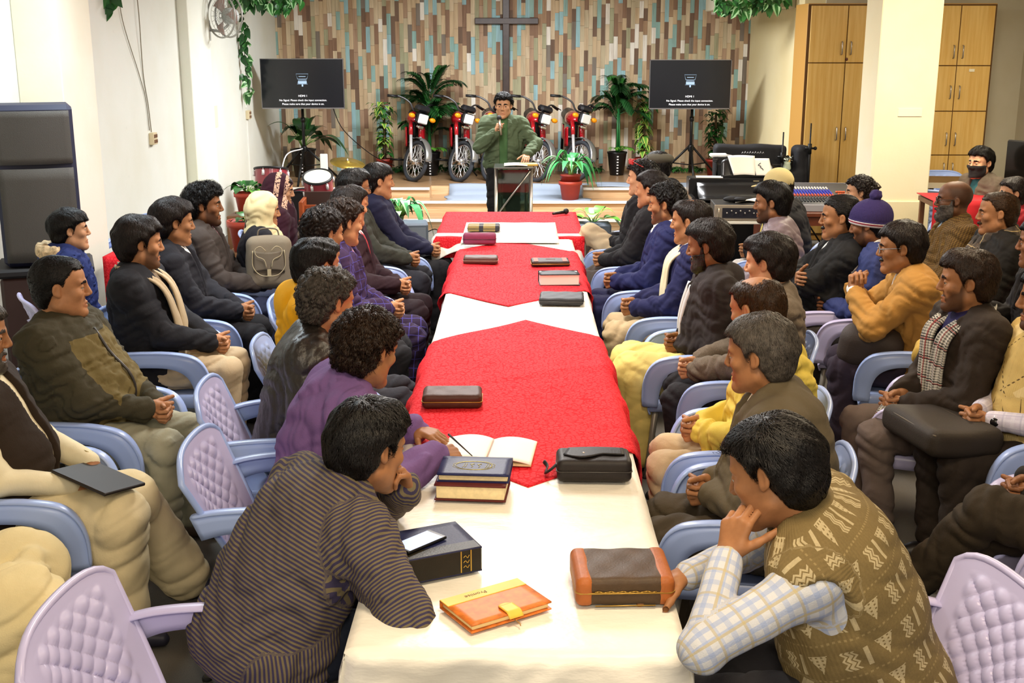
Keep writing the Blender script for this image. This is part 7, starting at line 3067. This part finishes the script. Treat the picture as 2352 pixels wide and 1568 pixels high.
def drum(x, y, z, R_, H, tilt, label, rz=0):
    r = empty('tom_drum', (x, y, z), rz, label, 'drum')
    M = Matrix.Rotation(math.radians(tilt), 4, 'X')
    b = MB()
    b.lathe([(R_, -H / 2), (R_, H / 2)], M=M, seg=32, caps=False)
    b.build('shell', DR, r)
    for s in (-1, 1):
        b = MB()
        b.tube([M @ Vector((R_ * 1.02 * math.cos(t), R_ * 1.02 * math.sin(t), s * H / 2)) for t in [2 * PI * i / 32 for i in range(32)]], .014, 8, closed=True)
        b.build('hoop', BLKP, r)
        b = MB()
        b.lathe([(0, s * (H / 2 + .004)), (R_, s * (H / 2 + .003))], M=M, seg=32, caps=False)
        b.build('drum_head', DHEAD, r)
    for k in range(6):
        a = 2 * PI * k / 6 + .25
        for s in (-1, 1):
            b = MB()
            c = Vector((R_ * 1.05 * math.cos(a), R_ * 1.05 * math.sin(a), s * (H / 2 - .06)))
            b.tube([M @ (c + Vector((0, 0, -.03))), M @ (c + Vector((0, 0, .03)))], .016, 8)
            b.tube([M @ c, M @ (c + Vector((0, 0, s * .06)))], .005, 6)
            b.build('lug', mat('lug_white', '#e4e0e0', .3, metal=.2), r)
    b = MB()
    b.tube([M @ Vector((0, R_ * .5, -H * .3)), Vector((0, R_ * .4, -z + .30 if z > .5 else -z))], .016, 8)
    b.build('mount', CHR, r)
    return r


drum(-2.28, 13.55, .61, .165, .27, 24, 'dark red tom drum with its lower head facing the camera')
drum(-2.92, 14.0, .62, .19, .30, -12, 'dark red tom drum nearest the left wall, behind the shawl')
r = empty('bass_drum', (-2.55, 13.86, .27), 0, 'low dark red bass drum below the two toms', 'drum')
b = MB()
M9 = Matrix.Rotation(PI / 2, 4, 'X')
b.lathe([(.26, -.14), (.26, .14)], M=M9, seg=32, caps=False)
b.build('shell', DR, r)
for s in (-1, 1):
    b = MB()
    b.tube([(.265 * math.cos(t), s * .14, .265 * math.sin(t)) for t in [2 * PI * i / 32 for i in range(32)]], .014, 6, closed=True)
    b.build('hoop', BLKP, r)
    b = MB()
    b.lathe([(0, .142 * s), (.26, .142 * s)], M=M9, seg=32, caps=False)
    b.build('drum_head', BLKP if s > 0 else DHEAD, r)
r = empty('cymbal_stand', (-2.02, 14.12, .0), 0, 'brass cymbal on a chrome stand beside the tom drum', 'cymbal')
b = MB()
Mc = Matrix.Translation((0, 0, .83)) @ Matrix.Rotation(math.radians(10), 4, 'Y') @ Matrix.Rotation(math.radians(12), 4, 'X')
b.lathe([(0, .03), (.025, .028), (.035, .014), (.10, .008), (.21, -.006), (.21, -.008), (.10, .005), (.0, .02)], M=Mc, seg=36)
b.build('cymbal', mat('brass', '#a58a3c', .3, metal=.8), r)
b = MB()
b.tube([(0, 0, .3), (0, 0, .88)], .010, 8)
b.build('pole', CHR, r)
for k in range(3):
    a = 2 * PI * k / 3
    b = MB()
    b.tube([(0, 0, .42), (.26 * math.cos(a), .26 * math.sin(a), .01)], .009, 6)
    b.build('leg', CHR, r)
b = MB()
b.tube(cat_path([(-2.84, 15.72, .86), (-3.0, 15.4, .8), (-3.02, 15.0, .5), (-3.05, 14.6, .25), (-3.0, 14.3, .42)], 6), .009, 6)
tag(b.build('cable', mat('cable_white', '#dedee0', .5)), 'white cable looping down from the left television stand', 'cable')
b = MB()
b.box((-2.60, 15.62, .52), (-2.50, 15.66, .80), 0, None, .008)
tag(b.build('power_strip', mat('strip_white', '#e9e9e6', .4)), 'white power strip hanging by the left television stand', 'power strip')
b = MB()
b.tube(cat_path([(-2.42, 15.66, 1.42), (-2.3, 15.8, 1.1), (-2.0, 16.2, .75), (-1.72, 16.6, .55)], 6), .006, 6)
tag(b.build('cable', BLKP), 'thin dark cable hanging from the left television to the red pot', 'cable')
# keyboard on a wooden-ended stand and the brown chair before it
r = empty('electric_organ', (-1.72, 11.75, 0), math.radians(4), 'wooden-cased electric organ with two keyboards behind the front rows', 'organ')
OW = mat('organ_wood', '#9c4a22', .4, var=.25)
for z0, y0 in ((.62, .10), (.50, -.12)):
    b = MB()
    b.box((-.42, y0 - .12, z0 - .03), (.42, y0 + .12, z0), 0, None, .005)
    b.build('keybed', mat('organ_dark', '#3a2620', .4), r)
    b = MB()
    for k in range(28):
        b.box((-.26 + .0235 * k, y0 - .12, z0), (-.238 + .0235 * k, y0 + .02, z0 + .018))
    b.build('white_keys', mat('key_white', '#e8e4da', .3), r)
    b = MB()
    for k in range(27):
        if k % 7 not in (2, 6):
            b.box((-.244 + .0235 * k, y0 - .06, z0 + .018), (-.230 + .0235 * k, y0 + .02, z0 + .028))
    b.build('black_keys', BLKP, r)
    for sx in (-1, 1):
        b = MB()
        b.box((sx * .36 - .08, y0 - .14, z0 - .035), (sx * .36 + .08, y0 - .12, z0 + .03), 0, None, .006)
        b.build('end_block', OW, r)
for sx in (-1, 1):
    b = MB()
    b.box((sx * .42 - .02, -.2, 0), (sx * .42 + .02, .25, .70), 0, None, .006)
    b.build('side_panel', OW, r)
b = MB()
b.box((-.42, .2, .0), (.42, .24, .75))
b.build('back_panel', mat('organ_dark', '#3a2620', .4), r)
r = empty('padded_chair', (-2.16, 11.2, 0), math.radians(-70), 'brown padded chair between the maroon shawl and the drum', 'chair')
BP = mat('vinyl_brown', '#4a3a30', .35, var=.15)
f = U([(rbox((0, -.2, .74), (.20, .035, .22), .035), 0)])
g = lambda P: f(P) + .25 * np.maximum(0, P[:, 2] - .82) * (P[:, 0] / .2) ** 2
V, Q = polygonise(g, (-.26, -.3, .45), (.26, -.1, 1.02), .012)
link_mesh('backrest', np_mesh('backrest', V, Q), BP, r)
b = MB()
b.box((-.22, -.2, .40), (.22, .22, .48), 0, None, .03)
b.build('seat', BP, r)
for sx in (-1, 1):
    for y0 in (-.18, .18):
        b = MB()
        b.tube([(sx * .19, y0, .42), (sx * .21, y0 * 1.15, 0)], .013, 8)
        b.build('leg', CHR, r)
# ------------------------------------------------------------------ right side: cupboards, piano, mixer and the rest
VEN = mat('veneer', '#d7ac5c', .38, spec=.4)
t = NT(VEN)
o_ = t.obj()
g = t.noise(1, 5, t.mapped(o_, (26, 26, 1.4)))
t.color(t.ramp(g, [(.3, lin('#cfa04e')), (.7, lin('#e2bc72'))]))
VED = mat('veneer_edge', '#c2924a', .45)
GAPM = mat('gap_dark', '#5a3d1c', .8)


def cupboard(x0, x1, y, z1, label, cols, rows, handles, zb=.08):
    r = empty('cupboard', ((x0 + x1) / 2, y, 0), 0, label, 'cupboard')
    W = (x1 - x0) / 2
    b = MB()
    b.box((-W, .02, 0), (W, .60, z1), 0, None, .004)
    b.build('carcass', VED, r)
    b = MB()
    b.box((-W + .004, .012, zb - .02), (W - .004, .021, z1 - .01), 0)
    b.build('shadow_gap', GAPM, r)
    for ri in range(len(rows) - 1):
        for ci in range(len(cols) - 1):
            xa, xb = cols[ci] - (x0 + x1) / 2, cols[ci + 1] - (x0 + x1) / 2
            za, zb_ = rows[ri], rows[ri + 1]
            b = MB()
            b.box((xa + .005, -.004, za + .005), (xb - .005, .018, zb_ - .005), 0, None, .003)
            d = b.build('door', VEN, r)
            hz_ = handles[ri]
            hx = (xb - .05) if ci % 2 == 0 else (xa + .05)
            b = MB()
            b.tube([(hx, -.004, hz_ - .07), (hx, -.03, hz_ - .065), (hx, -.03, hz_ + .065), (hx, -.004, hz_ + .07)], .007, 8)
            b.build('handle', mat('handle_steel', '#a8a29a', .3, metal=.8), d)
    return r


cupboard(3.22, 4.42, 13.5, 2.64, 'tall wooden cupboard left of the column with long lower doors', [3.25, 3.665, 4.08, 4.40], [.08, 2.0, 2.62], [1.22, 2.16])
cupboard(4.44, 5.31, 13.5, 2.64, 'tall wooden cupboard right of the column with four rows of doors', [4.46, 4.91, 5.29], [.08, .98, 1.47, 1.97, 2.62], [.82, 1.16, 1.68, 2.12])
b = MB()
b.box((5.05, 13.488, 1.905), (5.11, 13.495, 1.935))
tag(b.build('door_label', mat('label_white', '#efe6cc', .6)), 'small white label on the upper right cupboard door', 'label')
b = MB()
b.sphere((3.675, 13.485, 2.04), (.014, .014, .018))
tag(b.build('padlock', mat('lock_rust', '#5a3020', .5, metal=.4)), 'small dark padlock between the cupboard doors left of the column', 'padlock')

# upright digital piano with music
r = empty('digital_piano', (2.22, 12.2, 0), math.radians(-2), 'black upright digital piano with sheet music', 'piano')
PB = mat('piano_black', '#121214', .3, coat=.3)
b = MB()
b.box((-.44, -.02, 0), (.66, .24, .86), 0, None, .01)
b.build('body', PB, r)
b = MB()
b.grid(lambda u, v: (-.36 + 1.0 * u, -.02 - .30 * v, .80 - .14 * v ** .7 - .03 * math.sin(PI * v)), 10, 10, 0, .03, flip=True)
b.build('keyboard_lid', PB, r)
b = MB()
b.box((-.40, -.34, .58), (.64, .0, .645), 0, None, .01)
b.build('keybed', PB, r)
for sx in (-.42, .64):
    b = MB()
    b.box((sx - .02, -.34, 0), (sx + .02, .24, .70), 0, None, .006)
    b.build('side_panel', PB, r)
b = MB()
b.grid(lambda u, v: (-.10 + .70 * u, .06 + .08 * v, .86 + .22 * v * (math.sin(PI * min(1, u * 1.0 + .15)) ** .4)), 16, 6, 0, .012, flip=True)
b.build('music_rest', PB, r)
b = MB()
b.box((.22, -.028, .83), (.28, -.018, .84))
b.build('badge', mat('badge_gold', '#b7a988', .3, metal=.5), r)
r = empty('sheet_music', (2.42, 12.165, .885), math.radians(-3), 'open white music book on the rest of the digital piano', 'music book')
b = MB()
b.grid(lambda u, v: (-.18 + .22 * u - .06 * v * (1 - u), .04 + .10 * v + .01 * math.sin(PI * u), .005 + .19 * v + .006 * math.sin(PI * u)), 10, 8, 0, .004, flip=True)
b.build('page', PAPER, r)
b = MB()
b.grid(lambda u, v: (.05 + .17 * u - .03 * v, .04 + .10 * v, .005 + .165 * v), 8, 8, 0, .004, flip=True)
p_ = b.build('page', PAPER, r)
b = MB()
b.tube(cat_path([(.10, .105, .125), (.075, .095, .105), (.10, .085, .095), (.095, .078, .085), (.115, .07, .07), (.125, .066, .055)], 4), .004, 5)
b.build('ink_drawing', mat('ink', '#33333a', .6), p_)
b = MB()
b.box((0, 0, 0), (.27, .16, .006))
o = b.build('paper_sheets', PAPER)
o.location = (1.86, 12.22, .862)
o.rotation_euler = (0, 0, -.1)
tag(o, 'white sheets lying on the left end of the piano', 'paper')
# clip lamp or camera on the piano corner
r = empty('clip_lamp', (2.10, 12.42, .86), 0, 'white clip-on lamp with a curved cable at the back of the piano', 'lamp')
b = MB()
b.tube([(0, 0, 0), (0, 0, .20)], .012, 8)
b.build('stem', BLKM, r)
b = MB()
b.box((-.08, -.05, .20), (.10, .05, .235), 0, None, .012)
b.build('head', mat('lamp_white', '#e9ecee', .4), r)
b = MB()
b.sphere((-.02, -.03, .17), (.035, .035, .03))
b.sphere((.08, -.03, .17), (.03, .03, .028))
b.build('joint', BLKP, r)
b = MB()
b.tube(cat_path([(.10, 0, .22), (.17, 0, .20), (.19, .0, .12), (.19, .02, .02)], 5), .006, 6)
b.build('cable', mat('cable_white', '#dedee0', .5), r)

# padded keyboard bag and boxes behind the piano
FB = mat('bag_black', '#15151a', .75, bump=.3, bs=180)
r = empty('keyboard_bag', (2.60, 13.25, 0), math.radians(-4), 'long black keyboard bag standing behind the piano', 'bag')
f = rbox((0, 0, .56), (.40, .10, .56), .04)
g = lambda P: f(P) + .006 * np.sin(14 * P[:, 0] + 3 * P[:, 2])
V, Q = polygonise(g, (-.5, -.2, -.02), (.5, .2, 1.2), .02)
link_mesh('bag_body', np_mesh('bag_body', V, Q), FB, r)
b = MB()
b.box((-.37, -.112, .90), (.37, -.10, .915))
b.build('zip', mat('zip_dark', '#3a3634', .4), r)
b = MB()
for k in range(9):
    x0 = -.10 + .028 * k
    b.tube([(x0, -.108, 1.03), (x0 + .010, -.108, 1.052 if k % 2 else 1.046), (x0 + .018, -.108, 1.032)], .0035, 4)
b.build('printed_word', mat('bag_print', '#c9c9cc', .6), r)
r = empty('speaker_case', (3.02, 13.15, 0), math.radians(5), 'black case with a rounded top beside the keyboard bag', 'case')
f = U([(rbox((-.08, 0, .42), (.23, .13, .42), .02), 0), (rbox((.13, 0, .56), (.09, .13, .56), .06), .05)])
V, Q = polygonise(f, (-.4, -.2, -.02), (.3, .2, 1.2), .016)
link_mesh('case_body', np_mesh('case_body', V, Q), FB, r)
b = MB()
b.sphere((-.10, -.132, .70), (.014, .004, .014))
b.build('badge', mat('badge_gold', '#b7a988', .3, metal=.5), r)
for x, y, h, lab in ((2.92, 13.05, 1.27, 'thin microphone stand rising behind the piano, left of the pair'), (3.20, 12.98, 1.37, 'taller microphone stand in front of the cupboard')):
    r = empty('microphone_stand', (x, y, 0), 0, lab, 'stand')
    b = MB()
    b.tube([(0, 0, .3), (0, 0, h)], [.012, .008], 8)
    b.tube([(0, 0, h - .33), (0, 0, h - .22)], .022, 8)
    b.build('pole', BLKM, r)
    b = MB()
    b.tube([(-.05, 0, h - .27), (.06, 0, h - .27)], .012, 8)
    b.sphere((.06, 0, h - .27), .02)
    b.build('clamp', BLKM, r)
    for k in range(3):
        a = 2 * PI * k / 3 + .4
        b = MB()
        b.tube([(0, 0, .32), (.25 * math.cos(a), .25 * math.sin(a), .01)], .009, 6)
        b.build('leg', BLKM, r)
r = empty('vase', (2.98, 13.06, .845), 0, 'pale vase of white artificial flowers on the black case', 'vase')
b = MB()
b.lathe([(.03, 0), (.045, .03), (.035, .08), (.04, .10)], seg=16)
b.build('vase_body', mat('vase_green', '#c2cdb4', .4), r)
b = MB()
rng = random.Random(3)
for k in range(26):
    a = rng.uniform(0, 6.28)
    leaf(b, (0, 0, .10), (math.cos(a) * .6, math.sin(a) * .6, rng.uniform(.3, 1)), (0, 0, 1), rng.uniform(.08, .14), .018, .3, (0, 0), 4)
b.build('flowers', mat('petal_white', '#dfe2d2', .6), r)

# mixing desk on its table, with cables, amplifier
r = empty('mixer_table', (2.78, 10.9, 0), 0, 'dark wooden table carrying the mixing desk', 'table')
MW = mat('mixer_wood', '#5a2c1a', .4, var=.25)
b = MB()
b.box((-.48, -.42, .70), (.48, .55, .74), 0, None, .006)
b.build('tabletop', MW, r)
b = MB()
b.box((-.46, -.40, .62), (.46, -.38, .70))
b.build('apron', MW, r)
for sx in (-1, 1):
    b = MB()
    b.box((sx * .44 - .03, -.38, 0), (sx * .44 + .03, .5, .70))
    b.build('side_panel', MW, r)
r = empty('mixing_desk', (2.80, 10.92, .743), math.radians(-3), 'grey mixing desk with rows of blue and red knobs', 'mixer')
MG = mat('mixer_grey', '#8b8a90', .45)
b = MB()
b.add([(-.44, -.36, 0), (.40, -.36, 0), (.40, .42, 0), (-.44, .42, 0), (-.44, -.36, .055), (.40, -.36, .055), (.33, .42, .17), (-.44, .42, .17)],
      [(3, 2, 1, 0), (0, 1, 5, 4), (1, 2, 6, 5), (2, 3, 7, 6), (3, 0, 4, 7), (4, 5, 6, 7)])
b.build('chassis', MG, r)


def mp(u, v, h=0):
    y = -.36 + .78 * v
    x1 = .40 - .07 * v
    return (-.44 + (x1 + .44) * u, y, .055 + .115 * v + h)


b = MB()
b.grid(lambda u, v: mp(.02 + .96 * u, .04 + .93 * v, .003), 2, 2, 0, .002)
b.build('control_panel', mat('panel_slate', '#57585c', .5), r)
KC = [('knob_row_blue', '#3b3fc0', (.44, .49, .54, .59)), ('knob_row_red', '#c0503a', (.36, .40)), ('knob_row_white', '#d8d8d8', (.66, .71)), ('fader_row', '#33373a', (.12, .17, .22, .27))]
for nm_, c_, vs_ in KC:
    for v in vs_:
        b = MB()
        for k in range(20):
            p = mp(.06 + .033 * k, v, .004)
            b.lathe([(.0085, 0), (.0075, .016), (0, .017)], p, 7)
        b.build(nm_, mat(nm_, c_, .4), r)
for j in (0, 1):
    b = MB()
    for k in range(5):
        b.lathe([(.009, 0), (.008, .017), (0, .018)], mp(.76 + .022 * k, .42 + .1 * j, .004), 7)
    b.build('knob_row_orange', mat('control_orange', '#d05a28', .4), r)
for k in range(3):
    b = MB()
    b.box(*(lambda p: ((p[0] - .015, p[1] - .02, p[2]), (p[0] + .015, p[1] + .02, p[2] + .012)))(mp(.80 + .045 * k, .16, .004)))
    b.build('fader_cap', mat('control_orange', '#d05a28'), r)
b = MB()
rng = random.Random(8)
for k in range(8):
    x0 = .12 + .055 * k
    p = Vector(mp(x0, .72, .005))
    b.tube([p, p + Vector((0, 0, .07))], .008, 6, k % 2)
    if k % 2 == 0:
        b.tube(cat_path([p + Vector((0, 0, .07)), p + Vector((-.02, .06, .13)), p + Vector((-.10, .16, .10)), p + Vector((-.25, .25, -.02))], 5), .005, 5, 2 if k % 4 else 3)
tag(b.build('cable', [mat('plug_blue', '#25246a', .4), BLKP, mat('cable_yellow', '#d2a93a', .5), mat('cable_white', '#dedee0', .5)]), 'bunch of yellow, white and blue plugs in the back of the mixing desk', 'cable').parent = None
b = MB()
b.box((2.45, 11.50, .78), (3.12, 11.86, .80), 0, None, .004)
b.box((2.50, 11.6, 0), (2.54, 11.64, .78))
b.box((3.04, 11.6, 0), (3.08, 11.64, .78))
tag(b.build('rack_shelf', mat('shelf_grey', '#4c4a48', .4)), 'dark shelf behind the mixing desk', 'shelf')
r = empty('amplifier', (2.06, 10.72, .66), math.radians(-3), 'rack amplifier with a silver front beside the piano', 'amplifier')
b = MB()
b.box((-.26, -.16, 0), (.26, .28, .135), 0, None, .006)
b.build('case', mat('amp_black', '#1d1c1c', .5), r)
b = MB()
b.box((-.27, -.175, .0), (.27, -.158, .14), 0, None, .004)
b.build('front_frame', mat('amp_silver', '#b8ab98', .3, metal=.6), r)
b = MB()
b.box((-.20, -.182, .025), (.20, -.172, .115))
pf = b.build('front_panel', mat('amp_panel', '#23222a', .3), r)
b = MB()
for k in range(9):
    b.lathe([(.008, 0), (.007, .012), (0, .013)], (-.16 + .04 * k, -.182, .07 + .02 * (k % 2)), 8, M=Matrix.Rotation(PI / 2, 4, 'X'))
b.build('knobs', mat('knob_steel', '#a8a4a0', .3, metal=.6), pf)
for sx in (-1, 1):
    b = MB()
    b.tube([(sx * .235, -.176, .03), (sx * .235, -.20, .03), (sx * .235, -.20, .11), (sx * .235, -.176, .11)], .007, 8)
    b.build('handle', mat('amp_silver', '#b8ab98'), r)
b = MB()
b.grid(lambda u, v: (2.0 + .24 * u, 10.75 + .14 * v, .802 + .02 * math.sin(3 * u + 2 * v) ** 2), 10, 6, 0, .008)
tag(b.build('papers', PAPER), 'crumpled white paper on top of the amplifier', 'paper')
b = MB()
b.sphere((1.98, 10.78, .825), (.09, .05, .028))
b.sphere((2.04, 10.74, .83), (.06, .05, .02))
tag(b.build('cloth_bundle', FB), 'small black cloth bundle on the amplifier', 'cloth')
r = empty('amplifier_stand', (2.03, 10.75, 0), 0, 'white topped stand under the rack amplifier', 'stand')
b = MB()
b.box((-.36, -.22, .63), (.32, .3, .655), 0, None, .004)
b.build('top', mat('stand_white', '#d8d4cc', .4), r)
for sx in (-1, 1):
    for sy in (-.18, .26):
        b = MB()
        b.tube([(sx * .28, sy, 0), (sx * .28, sy, .63)], .014, 8)
        b.build('leg', BLKM, r)
b = MB()
b.box((1.73, 10.58, .657), (1.86, 10.72, .69), 0, None, .008)
tag(b.build('wireless_receiver', BLKP), 'small black receiver on the white stand left of the amplifier', 'receiver')

# desk, red cloth, monitor and chairs at the right back
r = empty('office_desk', (4.62, 12.15, 0), math.radians(-6), 'brown desk in front of the right cupboards', 'desk')
b = MB()
b.box((-.45, -.3, .80), (.45, .35, .85), 0, None, .006)
b.build('desktop', mat('desk_brown', '#4a3322', .35, var=.2), r)
b = MB()
b.box((-.45, -.302, .795), (.45, -.298, .85))
b.build('edge_band', mat('edge_pale', '#b9a888', .5), r)
for sx in (-1, 1):
    b = MB()
    b.box((sx * .40 - .02, -.28, 0), (sx * .40 + .02, .33, .80))
    b.build('side_panel', mat('desk_brown', '#4a3322'), r)
r = empty('red_covered_table', (3.80, 10.15, 0), math.radians(-4), 'low table under a plain red cloth beside the column', 'table')
b = MB()
b.grid(lambda u, v: (-.26 + .56 * u, (-.22 if v < .45 else -.22 + .55 * (v - .45) / .55) - .012 * math.sin(14 * u) * (v < .4), .42 + .50 * min(1, v / .45)), 20, 22, 0, .006)
b.build('red_cloth', mat('red_plain', '#b01520', .7, var=.15), r)
b = MB()
b.box((-.25, -.2, .86), (.28, .3, .90))
b.build('tabletop', WOODT, r)
for sx in (-.22, .25):
    for sy in (-.17, .27):
        b = MB()
        b.box((sx - .02, sy - .02, 0), (sx + .02, sy + .02, .86))
        b.build('leg', WOODT, r)
r = empty('book_table', (3.36, 9.0, 0), 0, 'small white table with open books behind the beanie', 'table')
b = MB()
b.box((-.30, -.28, .70), (.32, .30, .73), 0, None, .005)
b.build('tabletop', mat('table_white', '#e6e0d0', .4), r)
for sx in (-.25, .27):
    for sy in (-.23, .25):
        b = MB()
        b.tube([(sx, sy, 0), (sx, sy, .7)], .015, 8)
        b.build('leg', STEEL, r)
book('bible', 'white-paged book at the left edge of the small white table', 3.18, 8.98, 12, .20, .26, .035, mat('cover_pale', '#c8bda4', .5), PAPER, z=.732)
book('bible', 'stack of pale papers at the back of the small white table', 3.42, 9.12, -8, .28, .22, .055, PAPER, PAPER, z=.732)
r = empty('computer_monitor', (4.50, 10.35, .86), math.radians(-62), 'black computer monitor at the right edge of the room', 'monitor')
b = MB()
b.box((-.27, -.02, .12), (.27, .03, .52), 0, None, .01)
b.build('casing', BLKP, r)
b = MB()
b.box((-.03, 0, 0), (.03, .03, .14))
b.box((-.12, -.08, 0), (.12, .1, .015), 0, None, .005)
b.build('foot', BLKP, r)
b = MB()
b.box((-.26, -.0235, .13), (.26, -.0195, .51))
b.build('screen', mat('screen_off', '#14110f', .15), r)
r = empty('computer_desk', (4.6, 10.35, 0), 0, 'dark computer desk at the right edge under the monitor', 'desk')
b = MB()
b.box((-.38, -.4, .82), (.5, .5, .855), 0, None, .006)
b.build('desktop', mat('desk_brown', '#4a3322'), r)
for sx in (-.33, .45):
    b = MB()
    b.box((sx - .02, -.36, 0), (sx + .02, .45, .82))
    b.build('side_panel', mat('desk_brown', '#4a3322'), r)
b = MB()
b.box((4.26, 10.0, .857), (4.40, 10.4, .878), 0, None, .006)
tag(b.build('computer_keyboard', BLKP), 'black computer keyboard on the dark desk before the monitor', 'keyboard')
chair(4.10, 11.75, 30, 'blue plastic armchair pushed against the front of the brown desk', 'blue')
chair(4.92, 11.55, -70, 'pale blue plastic armchair right of the man in the black mask', 'blue')
chair(4.70, 12.95, 180, 'blue plastic armchair between the brown desk and the cupboards', 'blue')
chair(2.82, 8.75, -65, 'red-brown plastic armchair behind the purple beanie', 'red')
